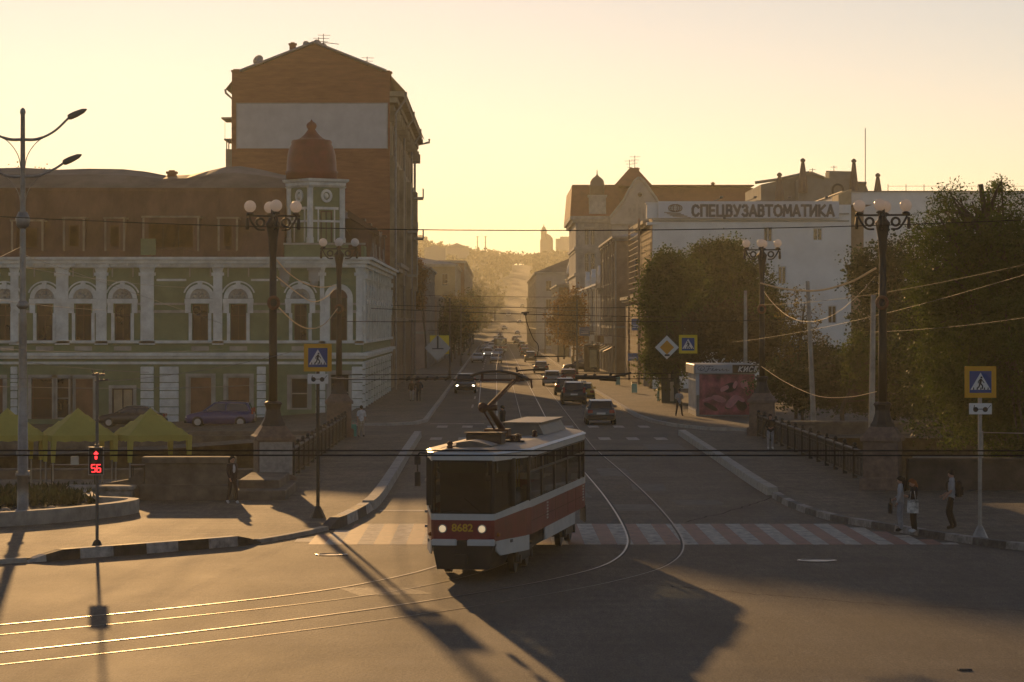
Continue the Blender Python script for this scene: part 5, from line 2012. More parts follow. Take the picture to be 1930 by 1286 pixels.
P_BLACK = paint('black paint', (0.022, 0.023, 0.025))
P_GREY = paint('grey paint', (0.09, 0.10, 0.11))
P_SILV = paint('silver paint', (0.30, 0.31, 0.32))
P_RED = paint('red paint', (0.20, 0.025, 0.022))
P_BLUE = paint('blue paint', (0.025, 0.035, 0.15))
P_YEL = paint('yellow paint', (0.55, 0.33, 0.02))
P_WHT = paint('white paint', (0.55, 0.55, 0.53))
KIND = {
    # L, W, H, belt z, cabin side profile (y, z), bonnet z
    'hatch': (4.2, 1.78, 1.46, 0.93, [(-2.02, 0.93), (-1.68, 1.40), (-0.2, 1.46), (0.25, 1.42), (1.15, 0.93)]),
    'sedan': (4.5, 1.76, 1.44, 0.94, [(-1.72, 0.94), (-1.05, 1.38), (-0.2, 1.44), (0.25, 1.40), (1.1, 0.93)]),
    'suv': (4.45, 1.82, 1.68, 1.02, [(-2.12, 1.02), (-1.86, 1.60), (-0.3, 1.68), (0.3, 1.62), (1.1, 1.04)]),
    'van': (4.8, 1.9, 2.0, 1.1, [(-2.35, 1.1), (-2.25, 1.92), (0.0, 2.0), (1.1, 1.9), (1.75, 1.12)]),
}


def car(label, loc, rz, kind, pm, lit=False, taxi=False):
    L, Wd, H, bz, cab = KIND[kind]
    hw = Wd / 2
    t = thing('car', label, 'car', loc, rz)
    st = [(-L / 2, 0.5, bz - 0.16, hw - 0.16), (-L / 2 + 0.07, 0.32, bz - 0.02, hw - 0.07), (-L / 2 + 0.5, 0.24, bz, hw), (0, 0.2, bz, hw),
          (L / 2 - 1.15, 0.22, bz, hw), (L / 2 - 0.4, 0.26, bz - 0.13, hw - 0.05), (L / 2 - 0.08, 0.32, bz - 0.24, hw - 0.14), (L / 2, 0.45, bz - 0.36, hw - 0.3)]
    mb = MB()
    vs, fs = [], []
    for (y, zb, zt, w) in st:
        zm = zb + (zt - zb) * 0.62
        vs += [(-w * 0.86, y, zb), (w * 0.86, y, zb), (w, y, zb + 0.14), (w, y, zm), (w * 0.93, y, zt - 0.03), (w * 0.84, y, zt), (-w * 0.84, y, zt), (-w * 0.93, y, zt - 0.03), (-w, y, zm), (-w, y, zb + 0.14)]
    m = 10
    for i in range(len(st) - 1):
        for k in range(m):
            j = (k + 1) % m
            fs.append((i * m + k, i * m + j, (i + 1) * m + j, (i + 1) * m + k))
    fs += [tuple(range(m)), tuple(range((len(st) - 1) * m + m - 1, (len(st) - 1) * m - 1, -1))]
    mb._add(vs, fs, 0, True)
    # cabin shell
    cw, tw = hw * 0.86, hw * 0.70
    zt0 = max(z for _, z in cab)
    def wz(z):
        return cw + (tw - cw) * max(0, (z - bz)) / (zt0 - bz)
    vs = [(-wz(z), y, z) for y, z in cab] + [(wz(z), y, z) for y, z in cab]
    c = len(cab)
    fs = [tuple(range(c)), tuple(range(2 * c - 1, c - 1, -1))] + [(i, i + c, i + 1 + c, i + 1) for i in range(c - 1)]
    mb._add(vs, fs, 0)
    mb.build('body', pm, t)
    def off(a, b2, f0, f1, s0, s1, nm, d=0.012):
        """glass patch on the cabin slope between profile points a and b2"""
        y0, z0 = a[0] + (b2[0] - a[0]) * f0, a[1] + (b2[1] - a[1]) * f0
        y1, z1 = a[0] + (b2[0] - a[0]) * f1, a[1] + (b2[1] - a[1]) * f1
        nx, nz = -(b2[1] - a[1]), (b2[0] - a[0])
        ln = math.hypot(nx, nz)
        nx, nz = nx / ln * d, nz / ln * d
        if nz < 0:
            nx, nz = -nx, -nz
        m1 = MB()
        m1._add([(-wz(z0) * s0, y0 + nx, z0 + nz), (wz(z0) * s0, y0 + nx, z0 + nz), (wz(z1) * s1, y1 + nx, z1 + nz), (-wz(z1) * s1, y1 + nx, z1 + nz)], [(0, 1, 2, 3)])
        return m1.build(nm, CGL, t, fix=False)
    off(cab[0], cab[1], 0.1, 0.9, 0.86, 0.84, 'rear_window')
    off(cab[-1], cab[-2], 0.06, 0.94, 0.92, 0.88, 'windscreen')
    for sx in (-1, 1):
        m1 = MB()
        z0, z1 = bz + 0.05, zt0 - 0.13
        def ys(z, rear):
            a, b2 = (cab[0], cab[1]) if rear else (cab[-1], cab[-2])
            f = (z - a[1]) / (b2[1] - a[1])
            return a[0] + (b2[0] - a[0]) * f + (0.16 if rear else -0.16)
        q = [(-0.35, 0.0)]
        ya, yb, yc, yd = ys(z0, True), ys(z0, False), ys(z1, True), ys(z1, False)
        e = 0.012
        mid = -0.45
        for (p, q2, p1, q1) in ((ya, mid - 0.04, yc, mid - 0.04), (mid + 0.04, yb, mid + 0.04, yd)):
            m1._add([(sx * (wz(z0) + e), p, z0), (sx * (wz(z0) + e), q2, z0), (sx * (wz(z1) + e), q1, z1), (sx * (wz(z1) + e), p1, z1)], [(0, 1, 2, 3)])
        m1.build('side_window', CGL, t, fix=False)
        m1 = MB()
        m1.rbox(sx * (hw - 0.1), sx * (hw + 0.14), 0.72, 0.84, bz, bz + 0.15, 0.03) if sx > 0 else m1.rbox(-hw - 0.14, -hw + 0.1, 0.72, 0.84, bz, bz + 0.15, 0.03)
        m1.build('mirror', pm, t)
        m1 = MB()
        yr = -L / 2 + 0.05
        if kind in ('suv', 'van'):
            m1.rbox(sx * (hw - 0.17) - 0.09, sx * (hw - 0.17) + 0.09, yr - 0.045, yr + 0.1, bz - 0.15, bz + 0.25, 0.02)
        else:
            m1.rbox(sx * (hw - 0.26) - 0.15, sx * (hw - 0.26) + 0.15, yr - 0.065, yr + 0.1, bz - 0.24, bz - 0.06, 0.02)
        m1.build('tail_light', TAIL, t)
        m1 = MB()
        m1.sphere((sx * (hw - 0.3), L / 2 - 0.10, bz - 0.36), 0.14, 12, 7, sc=(1.3, 0.6, 0.65))
        m1.build('headlight', HEADON if lit else HEAD, t)
        for wy in (-L / 2 + 0.85, L / 2 - 0.85):
            R_ = 0.33 if kind != 'suv' else 0.36
            m1 = MB()
            m1.tube([(sx * (hw - 0.2), wy, R_), (sx * (hw - 0.0), wy, R_), (sx * (hw + 0.012), wy, R_)], [R_, R_, R_ * 0.9], 18)
            w = m1.build('wheel', RUBBER, t)
            m1 = MB()
            m1.tube([(sx * (hw + 0.01), wy, R_), (sx * (hw + 0.022), wy, R_)], [R_ * 0.62, R_ * 0.55], 14)
            m1.build('rim', RIM, w)
    m1 = MB()
    m1.rbox(-hw * 0.9, hw * 0.9, -L / 2 - 0.06, -L / 2 + 0.12, 0.34, 0.56, 0.04)
    m1.build('bumper', TBLK if pm is not P_SILV else pm, t)
    m1 = MB()
    m1.rbox(-hw * 0.82, hw * 0.82, L / 2 - 0.12, L / 2 + 0.04, 0.3, 0.46, 0.04)
    m1.build('bumper', TBLK, t)
    m1 = MB()
    m1.box(-0.26, 0.26, -L / 2 - 0.075, -L / 2 - 0.01, bz - 0.32, bz - 0.21)
    m1.build('number_plate', PLATE, t)
    if taxi:
        m1 = MB()
        m1.rbox(-0.25, 0.25, -0.3, -0.1, H, H + 0.13, 0.03)
        m1.build('roof_sign', PLATE, t)
    if kind == 'suv':
        for sx in (-1, 1):
            m1 = MB()
            m1.tube([(sx * tw * 0.9, -1.7, H - 0.06), (sx * tw * 0.9, -1.5, H + 0.04), (sx * tw * 0.9, -0.2, H + 0.05), (sx * tw * 0.9, 0.1, H - 0.02)], 0.02, 6)
            m1.build('roof_rail', TBLK, t)
    t['group'] = 'cars on the street'
    return t


def pc(u, v):
    p = gp(u, v)
    return (p.x, p.y + 2.1, 0.0)


c1 = car('dark grey hatchback just past the tram, nearest car driving away', pc(1133, 801), 0.0, 'hatch', P_GREY)
c2 = car('black estate car with roof rails driving away beside the yellow taxi', pc(1082, 763), 0.0, 'suv', P_BLACK)
c3 = car('yellow taxi half hidden behind the black estate car', pc(1100, 758), 0.0, 'sedan', P_YEL, taxi=True)
c4 = car('dark saloon just ahead of the black estate car, its left edge gleaming', pc(1066, 746), 0.0, 'sedan', P_BLACK)
c5 = car('blue grey hatchback driving away left of the red car', pc(1041, 728), 0.0, 'hatch', P_SILV)
c6 = car('dark red hatchback driving away close to the right kerb', pc(1072, 724), 0.0, 'hatch', P_RED)
c7 = car('pale roofed saloon driving away alone in the right lane beyond the blue grey hatchback', pc(1020, 704), 0.0, 'sedan', P_GREY)
c8 = car('black off-road car with headlights on, nearest car coming towards the tram', (gp(877, 742).x, gp(877, 742).y + 2.1, 0), PI, 'suv', P_BLACK, lit=True)
zt = -0.78
pb_ = at(415, 0, 189)
cb = car('blue off-road car parked side-on before the green corner house', (pb_.x, 189, zt), PI / 2, 'suv', P_BLUE)
cb['group'] = 'cars parked by the houses'
cb['category'] = 'car'
p_ = at(1094, 0, 352)
cr = dup(c1, (p_.x, 352, 0.12), PI / 2, 'dark hatchback parked across the right pavement by a kiosk, its nose to the street', 'cars parked by the houses', swap={'grey paint': P_BLACK})
cd = dup(c4, (at(248, 0, 193).x, 193, -0.92), PI / 2, 'dark car parked behind the yellow tents in front of the beige double door', 'cars parked by the houses')
far = [(1000, 683, 0, c2, 'grey estate car far up the right lane below a hanging cable', {'black paint': P_GREY}),
       (990, 671, 0, c4, 'small dark saloon in the right lane, second from the hanging cable', {}),
       (987, 664, 0, c6, 'tiny reddish car ahead of the small dark saloon in the right lane', {}),
       (900, 684, 1, c4, 'white saloon coming along the left kerb', {'black paint': P_WHT}),
       (935, 685, 1, c4, 'silver saloon coming along the inner tram track', {'black paint': P_SILV}),
       (920, 674, 1, c8, 'white off-road car with lit headlights between two pale saloons', {'black paint': P_WHT}),
       (939, 673, 1, c4, 'pale car right behind the silver saloon on the inner tram track', {'black paint': P_SILV}),
       (914, 664, 1, c4, 'hazy car in the far left lane behind the white off-road car', {'black paint': P_GREY}),
       (926, 658, 1, c4, 'hazy pale car far away in the queue coming down the left side', {'black paint': P_WHT}),
       (931, 652, 1, c1, 'hazy tiny dark car in the far queue on the left side', {}),
       (936, 648, 1, c4, 'faint silver car near the far end of the flat street, left side', {'black paint': P_SILV}),
       (983, 655, 0, c1, 'tiny dark car far off in the right lane where the cables meet', {}),
       (922, 668, 1, c4, 'hazy grey saloon squeezed behind the white off-road car', {}),
       (918, 655, 1, c1, 'hazy small dark car close to the left kerb far up the street', {}),
       (934, 643, 1, c2, 'far dark estate car fading into haze on the left side', {}),
       (940, 639, 1, c4, 'faint pale car at the far left end of the flat street', {'black paint': P_WHT}),
       (946, 635, 1, c4, 'barely visible silver car in the haze before the hill, left side', {'black paint': P_SILV}),
       (979, 643, 0, c2, 'faint dark estate car in the far right lane', {}),
       (971, 638, 0, c4, 'faint pale car far ahead in the right lane', {'black paint': P_WHT}),
       (967, 633, 0, c1, 'barely visible dark car in the haze before the hill, right side', {}),
       (974, 649, 0, c4, 'faint dark car at the far end of the right lane', {})]
for (u, v, onc, src, lab, sw) in far:
    p = gp(u, v)
    dup(src, (p.x, p.y + 2, 0), PI if onc else 0.0, lab, 'cars on the street', swap=sw)
rr = random.Random(4)
for k, y in enumerate([880, 930, 985, 1050, 1120, 1200, 1290]):
    sx = -1 if k % 2 else 1
    x = street_x(y) + sx * 2.6
    cc = dup(c4 if k % 3 else c1, (x, y, max(hz_at(street_x(y), y), hz_at(x, y)) + 0.37), PI if sx < 0 else 0, 'speck of a car on the hazy far hill street', 'cars on the far hill street', swap={'black paint': P_WHT, 'grey paint': P_SILV})
# ------------------------------------------------------------------ ornate lamp posts on the bridge
GLOBE = mat('opal globe', (0.85, 0.80, 0.75), rough=0.25, var=0.05, scale=3, spec=0.5)


def globe_mat():
    m = MATS['opal globe']
    nt = m.node_tree
    b = nt.nodes['Principled BSDF']
    t = nt.nodes.new('ShaderNodeBsdfTranslucent')
    t.inputs['Color'].default_value = (0.95, 0.9, 0.84, 1)
    mx = nt.nodes.new('ShaderNodeMixShader')
    mx.inputs['Fac'].default_value = 0.6
    nt.links.new(b.outputs[0], mx.inputs[1])
    nt.links.new(t.outputs[0], mx.inputs[2])
    nt.links.new(mx.outputs[0], nt.nodes['Material Output'].inputs['Surface'])


def lamp_post(label, loc, rz, ped_w, poster):
    t = thing('street_lamp', label, 'street lamp', loc, rz, 'globe lamps on the bridge')
    w = ped_w / 2
    mb = MB()
    mb.rbox(-w - 0.12, w + 0.12, -w - 0.12, w + 0.12, -0.1, 0.45, 0.04)
    mb.rbox(-w, w, -w, w, 0.45, 1.72, 0.03)
    mb.rbox(-w - 0.1, w + 0.1, -w - 0.1, w + 0.1, 1.72, 1.9, 0.05)
    mb.hexa([(-w - 0.02, -w - 0.02, 1.9), (w + 0.02, -w - 0.02, 1.9), (w + 0.02, w + 0.02, 1.9), (-w - 0.02, w + 0.02, 1.9)],
            [(-0.42, -0.42, 2.22), (0.42, -0.42, 2.22), (0.42, 0.42, 2.22), (-0.42, 0.42, 2.22)])
    p = mb.build('pedestal', STONE, t)
    if poster:
        m1 = MB()
        m1.box(-w + 0.06, w - 0.02, -w - 0.012, -w - 0.002, 0.5, 1.66)
        m1.build('pale_panel', GRAN, p)
    mb = MB()
    mb.lathe([(0.46, 2.2), (0.44, 2.3), (0.36, 2.42), (0.30, 2.6), (0.26, 2.8), (0.30, 2.95), (0.34, 3.0), (0.30, 3.06), (0.2, 3.1)], 8, smooth=False, a0=PI / 8)
    mb.lathe([(0.16, 3.08), (0.148, 5.0), (0.14, 6.4), (0.16, 6.45), (0.16, 6.6), (0.135, 6.65), (0.12, 8.3), (0.135, 8.4), (0.15, 8.5), (0.17, 8.9), (0.24, 9.3), (0.27, 9.42), (0.2, 9.5), (0.1, 9.62), (0.07, 9.95), (0.05, 10.1), (0.02, 10.2)], 12)
    mb.build('post', IRON, t)
    for k in range(4):
        a = k * PI / 2
        ca, sa = math.cos(a), math.sin(a)
        Tf = (lambda ca, sa: (lambda x, y, z: (x * ca - y * sa, x * sa + y * ca, z)))(ca, sa)
        m1 = MB(Tf)
        m1.rbox(0.1, 0.98, -0.045, 0.045, 9.66, 9.73, 0.015)
        m1.tube(catmull([(0.3, 0, 9.2), (0.55, 0, 9.22), (0.72, 0, 9.4), (0.86, 0, 9.66)], 5), 0.04, 6)
        m1.arch(0.46, 9.46, 0.1, 0.18, -0.05, 0.05, 14, 0, 2 * PI)
        m1.lathe([(0.05, 9.2), (0.07, 9.3), (0.05, 9.62)], 8, (0.92, 0, 0)) if True else None
        m1.lathe([(0.05, 9.7), (0.13, 9.74), (0.14, 9.78), (0.06, 9.82), (0.05, 9.86)], 10, (0.82, 0, 0))
        arm = m1.build('bracket', IRON, t)
        m1 = MB(Tf)
        m1.sphere((0.82, 0, 10.03), 0.215, 18, 12)
        m1.build('globe', GLOBE, arm)
    mb = MB()
    mb.tube([(0.2 * math.cos(q * PI / 8) * 0.9, -0.17, 6.6 + 0.2 * math.sin(q * PI / 8)) for q in range(17)], 0.06, 8)
    mb.build('wreath', RUST, t)
    return t


globe_mat()
L1 = lamp_post('globe lamp on the pedestal with a pale panel at the near left bridge end', (-7.95, 104.0, 0.1), R(12), 1.25, True)
L2 = lamp_post('globe lamp on the plain brown pedestal at the near right bridge end', (13.67, 103.2, 0.1), R(-14), 1.25, False)
L3 = lamp_post('globe lamp at the far left end of the bridge in front of the arched door', (-8.1, 150.5, 0.1), R(4), 1.25, False)
L4 = lamp_post('globe lamp at the far right end of the bridge before the kiosk', (13.9, 152.5, 0.1), R(-10), 1.25, False)

# ------------------------------------------------------------------ bridge railings
def railing(label, x, y0, y1, n):
    t = thing('bridge_railing', label, 'railing', (x, y0, 0.1))
    L = y1 - y0
    mb = MB()
    mb.rbox(-0.06, 0.06, 0, L, 1.05, 1.13, 0.02)
    mb.build('handrail', IRON, t)
    mb = MB()
    mb.box(-0.03, 0.03, 0, L, 0.12, 0.17)
    mb.box(-0.03, 0.03, 0, L, 0.86, 0.9)
    mb.build('bottom_rail', IRON, t)
    for i in range(n + 1):
        m1 = MB()
        y = L * i / n
        m1.rbox(-0.09, 0.09, y - 0.09, y + 0.09, -0.02, 1.2, 0.02)
        m1.sphere((0, y, 1.27), 0.085, 8, 6)
        m1.build('post', IRON, t)
    for i in range(n):
        m1 = MB()
        a, b2 = L * i / n + 0.1, L * (i + 1) / n - 0.1
        k = int((b2 - a) / 0.10)
        for j in range(1, k):
            y = a + (b2 - a) * j / k
            m1.box(-0.018, 0.018, y - 0.02, y + 0.02, 0.17, 1.05)
        c = (a + b2) / 2
        Tf = lambda q, w, z: (w, c + q, z)
        m2 = MB(Tf)
        m2.arch(0, 0.52, 0.26, 0.32, -0.02, 0.02, 14, 0, 2 * PI)
        m2.arch(-0.65, 0.52, 0.18, 0.23, -0.02, 0.02, 12, 0, 2 * PI)
        m2.arch(0.65, 0.52, 0.18, 0.23, -0.02, 0.02, 12, 0, 2 * PI)
        m1._add(m2.v, m2.f)
        for j in range(3):
            y = a + (b2 - a) * (j + 0.5) / 3
            m1.box(-0.016, 0.016, y - 0.2, y + 0.2, 0.3, 0.8)
        m1.build('iron_panel', IRON, t)
    return t


railing('black iron bridge railing along the left footway', -7.75, 105.2, 149.6, 15)
railing('black iron bridge railing along the right footway', 13.62, 104.6, 151.4, 15)

# ------------------------------------------------------------------ walls beside the river
def wall_thing(label, name, cat, boxes, m, part='wall', cap=None):
    x0 = min(b[0] for b in boxes)
    y0 = min(b[2] for b in boxes)
    t = thing(name, label, cat, (x0, y0, 0.0))
    mb = MB()
    for (a, b2, c, d, e, f) in boxes:
        mb.rbox(a - x0, b2 - x0, c - y0, d - y0, e, f, 0.03)
    mb.build(part, m, t)
    if cap:
        mb = MB()
        for (a, b2, c, d, e, f) in cap:
            mb.rbox(a - x0, b2 - x0, c - y0, d - y0, e, f, 0.03)
        mb.build('coping', m, t)
    return t


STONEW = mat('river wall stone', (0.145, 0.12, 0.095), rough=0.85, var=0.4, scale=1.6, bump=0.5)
wall_thing('long stone parapet with a sunlit top behind the woman on the left', 'stone_parapet', 'wall', [(-11.7, -8.7, 97.2, 97.8, 0.0, 1.32), (-11.85, -8.7, 96.95, 98.1, 0.0, 0.6)], STONEW, cap=[(-11.8, -8.7, 97.05, 97.95, 1.322, 1.52)])
wall_thing('low stone plinth spreading round the foot of the left lamp pedestal', 'stone_plinth', 'wall', [(-8.68, -7.0, 97.0, 103.2, 0.0, 0.42), (-8.68, -7.3, 98.2, 103.2, 0.42, 0.7)], STONEW)
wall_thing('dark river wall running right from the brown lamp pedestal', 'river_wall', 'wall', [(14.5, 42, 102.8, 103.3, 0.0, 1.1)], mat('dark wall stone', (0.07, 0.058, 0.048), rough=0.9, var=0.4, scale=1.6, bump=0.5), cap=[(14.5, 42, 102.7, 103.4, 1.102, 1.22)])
wall_thing('far river wall under the parked blue car on the left bank', 'embankment_wall', 'wall', [(-60, -9.2, 158.2, 159.0, -3.6, -0.15), (-60, -9.2, 158.0, 158.3, -0.1, 0.12)], STONEW)
wall_thing('far river wall beyond the right railing, its top edge catching light', 'embankment_wall', 'wall', [(14.8, 90, 156.6, 157.3, -3.6, 0.55)], STONEW, cap=[(14.8, 32, 156.5, 157.4, 0.552, 0.7)])
wall_thing('near river wall below the tents on the left bank', 'quay_wall', 'wall', [(-60, -9.2, 113.3, 114.0, -3.6, 0.3)], STONEW)
# sloping wing of the parapet and the low block left of it
t = thing('wing_wall', 'sloping stone wing wall dropping away left of the parapet', 'wall', (-13.2, 97.4, 0))
mb = MB()
mb.prism([(-0.3, 0), (1.45, 0), (1.45, 1.15), (0.9, 0.75), (-0.3, 0.55)], 'y', 0, 0.6)
mb.build('wall', STONEW, t)
p = gp(130, 952)
t = thing('stone_block', 'low pale stone block smeared with faded paint on the left bank', 'stone block', (p.x, p.y, 0))
mb = MB()
mb.rbox(0, 2.05, 0, 0.9, -0.02, 0.5, 0.05)
mb.rbox(-0.08, 2.13, -0.06, 0.96, 0.5, 0.62, 0.04)
mb.build('block', mat('smeared stone', (0.24, 0.23, 0.205), rough=0.85, var=0.6, scale=2.2, bump=0.4), t)
# pointed planter at the left edge
t = thing('planter', 'long pointed concrete planter kerb at the left edge of the pavement', 'planter', (-14, 86, 0.1))
outl = [(-8.5, 80.9), (-16.5, 83.0), (-14.3, 84.2), (-12.8, 86.0), (-11.45, 88.8), (-11.1, 90.8), (-11.7, 91.6), (-12.6, 92.4), (-13.3, 95.5), (-14.2, 98.6), (-34, 99.5), (-34, 79.5)]
outl = outl[1:]
pl = [Vector((x + 14, y - 86, 0)) for x, y in outl]
mb = MB()
loop = pl + [pl[0]]
strip_solid(mb, catmull(pl[:9], 4), -0.001, -0.34, -0.1, 0.42)
mb.build('kerb', CONC, t)
mb = MB()
mb._add([(q.x * 0.995, q.y, 0.22) for q in pl], [tuple(range(len(pl)))])
mb.build('planter_bed', BED, t)  # dark fill carried back over the ground behind the planter point
rnd = random.Random(8)
vs, fs = [], []
for k in range(2600):
    x, y = rnd.uniform(-17.5, -12.5), rnd.uniform(85.5, 98.5)
    if y < 86.5 + (x + 17.5) * 1.0 or (x > -13.2 and y > 92):
        continue
    o = Vector((x + 14, y - 86, 0.2))
    d = Vector((rnd.gauss(0, 0.12), rnd.gauss(0, 0.12), rnd.uniform(0.1, 0.42)))
    w = Vector((rnd.gauss(0, 0.05), rnd.gauss(0, 0.05), 0))
    i = len(vs)
    vs += [o - w, o + d * 0.5 + w, o + d, o + d * 0.5 - w]
    fs.append((i, i + 1, i + 2, i + 3))
mb = MB()
mb._add(vs, fs)
mb.build('ground_cover', leafmat('leaf bedding', (0.03, 0.04, 0.015), 0.3), t, fix=False)['kind'] = 'stuff'  # low plants added over the dark bed
for (u, v, r0) in ((10, 968, 0.25), (97, 965, 0.22)):
    q = gp(u, v, 0.3)
    mb = MB()
    mb.arch(0, 0, 0.14, 0.2, -0.04, 0.04, 12)
    o = mb.build('planter_hoop', GRAN, loc=(q.x, q.y, q.z - 0.02))
    tag(o, 'small pale hoop standing in the planter, %s the tall lamp mast' % ('left of' if u < 50 else 'right of'), 'hoop', 'hoops in the planter')

# post on the right river wall, with a bar for its sunlit top edge
t = thing('pipe_fence', 'single post and bar drawn as the sunlit top edge of the dark river wall', 'fence', (14.6, 103.0, 1.22))
mb = MB()
mb.tube([(2.55, 0, -0.05), (2.55, 0, 0.95)], 0.045, 8)
mb.build('post', GALV, t)
mb = MB()
mb.tube([(0.1, 0, 0.03), (2.6, 0, 0.03)], 0.022, 8)  # pale bar drawn along the wall as its sunlit top edge
mb.tube([(2.55, 0, 0.9), (4.4, 0, 0.86)], 0.015, 8)
mb.build('rail', GALV, t)

# ------------------------------------------------------------------ tall street light on the left
mx, my = at(43, 0, 87).x, 87.0
t = thing('lamp_mast', 'tall grey lamp mast with curved arms standing in the planter at the left edge', 'street lamp', (mx, my, 0.3))
mb = MB()
mb.lathe([(0.24, 0), (0.24, 0.12), (0.17, 0.14), (0.17, 1.1), (0.22, 1.12), (0.22, 1.2), (0.16, 1.22), (0.13, 4), (0.115, 5.6), (0.13, 5.65), (0.1, 6.0), (0.085, 9), (0.065, 11.9), (0.09, 11.95), (0.07, 12.05), (0.02, 12.1)], 14)
mb.build('mast', GALV, t)
for z in (1.15, 1.75):
    for a in range(4):
        m1 = MB()
        m1.box(0.2 * math.cos(a * PI / 2 + 0.7) - 0.03, 0.2 * math.cos(a * PI / 2 + 0.7) + 0.03, 0.2 * math.sin(a * PI / 2 + 0.7) - 0.03, 0.2 * math.sin(a * PI / 2 + 0.7) + 0.03, z, z + 0.12)
        m1.build('bolt', GALV, t)
mb = MB()
mb.lathe([(0.11, 8.5), (0.2, 8.6), (0.22, 8.8), (0.13, 9.0)], 10)
mb.build('collar', GALV, t)
mb = MB()
mb.lathe([(0.12, 6.1), (0.2, 6.2), (0.12, 6.35)], 10)
mb.build('collar', GALV, t)
for (z, tip, yy) in ((11.15, (1.82, 12.05), -0.1), (10.05, (1.62, 10.72), 0.25)):
    for sx in (-1, 1):
        m1 = MB()
        pts = catmull([(0, 0, z), (sx * 0.45, 0, z + 0.02), (sx * 0.95, yy * 0.5, z + 0.25), (sx * (tip[0] - 0.4), yy, tip[1] - 0.22)], 6)
        m1.tube(pts, [0.045] * 8 + [0.035] * (len(pts) - 8), 8)
        m1.tube(catmull([(sx * 0.05, 0, z - 0.9), (sx * 0.15, 0, z - 0.45), (sx * 0.45, 0, z - 0.05), (sx * 0.95, yy * 0.5, z + 0.24)], 6), 0.014, 6)
        arm = m1.build('arm', GALV, t)
        m1 = MB()
        a, b2 = Vector((sx * (tip[0] - 0.45), yy, tip[1] - 0.25)), Vector((sx * (tip[0] + 0.1), yy, tip[1]))
        d = (b2 - a)
        m1.tube([a + d * f for f in (0, 0.1, 0.4, 0.8, 1.0)], [0.07, 0.095, 0.1, 0.075, 0.02], 10)
        m1.build('lantern', TGREY, arm)

# ------------------------------------------------------------------ pedestrian signal
p = gp(183, 1038, 0.1)
t = thing('pedestrian_signal', 'pedestrian signal on a thin post, showing a red figure and red seconds', 'traffic signal', (p.x, p.y, 0.1))
mb = MB()
mb.lathe([(0.19, 0), (0.17, 0.06), (0.09, 0.24), (0.06, 0.28)], 10)
mb.build('base', IRON, t)
mb = MB()
mb.tube([(0, 0, 0.2), (0, 0, 4.6)], 0.043, 10)
for z in (2.7, 3.35, 4.35):
    mb.lathe([(0.06, z), (0.06, z + 0.05)], 10)
mb.build('post', TGREY, t)
mb = MB()
mb.box(-0.12, 0.2, -0.03, 0.03, 4.52, 4.58)
mb.tube([(-0.09, 0, 4.58), (-0.13, 0, 4.68)], 0.02, 6)
mb.tube([(0.15, 0, 4.58), (0.19, 0, 4.68)], 0.02, 6)
mb.tube([(0.05, 0, 4.4), (0.3, 0, 4.42)], 0.03, 6)
mb.build('wire_bracket', TGREY, t)
mb = MB()
mb.rbox(-0.19, 0.19, -0.2, -0.04, 1.97, 2.68, 0.02)
sgl = mb.build('signal_box', TBLK, t)
mb = MB()
for (a, b2, c, d) in ((-0.19, 0.19, 2.66, 2.69), (-0.19, 0.19, 1.96, 1.985), (-0.2, -0.178, 1.96, 2.69), (0.178, 0.2, 1.96, 2.69)):
    mb.box(a, b2, -0.225, -0.19, c, d)
mb.build('signal_frame', GALV, sgl)
LED = mat('red light', (0.5, 0.02, 0.02), rough=0.4, var=0.02, emit=(1.0, 0.03, 0.035), es=2.6)
mb = MB()
zc_ = 2.5
mb.sphere((0, -0.205, zc_ + 0.085), 0.026, 10, 6, sc=(1, 0.3, 1))
mb.prism([(-0.03, zc_ + 0.055), (0.03, zc_ + 0.055), (0.055, zc_ + 0.03), (0.055, zc_ - 0.04), (0.032, zc_ - 0.045), (0.028, zc_ - 0.13), (-0.028, zc_ - 0.13), (-0.032, zc_ - 0.045), (-0.055, zc_ - 0.04), (-0.055, zc_ + 0.03)], 'y', -0.21, -0.2)
mb.build('red_figure', LED, sgl)
SEG = {'5': 'afgcd', '6': 'afgecd'}
mb = MB()
for dig, x in (('5', -0.068), ('6', 0.068)):
    w, h, q = 0.048, 0.092, 0.012
    zc_ = 2.14
    S = {'a': (-w, w, h - q, h + q), 'g': (-w, w, -q, q), 'd': (-w, w, -h - q, -h + q), 'f': (-w - q, -w + q, 0, h), 'b': (w - q, w + q, 0, h), 'e': (-w - q, -w + q, -h, 0), 'c': (w - q, w + q, -h, 0)}
    for s_ in SEG[dig]:
        a, b2, c, d = S[s_]
        mb.box(x + a, x + b2, -0.208, -0.2 - 0.0005 * 'abcdefg'.index(s_), zc_ + c, zc_ + d)
mb.build('red_digits', LED, sgl)

# ------------------------------------------------------------------ road signs
SY = mat('sign yellow', (0.62, 0.32, 0.02), rough=0.5, var=0.05)
SYL = mat('sign lemon', (0.66, 0.50, 0.03), rough=0.5, var=0.05)
SB_ = mat('sign blue', (0.02, 0.06, 0.22), rough=0.45, var=0.05)
SWH = mat('sign white', (0.66, 0.66, 0.63), rough=0.5, var=0.05)
SBK = mat('sign black', (0.015, 0.015, 0.015), rough=0.6)
SGR = mat('sign back', (0.33, 0.33, 0.32), rough=0.5, var=0.12, metal=0.3)
SOR = mat('sign orange', (0.60, 0.27, 0.02), rough=0.5, var=0.05)


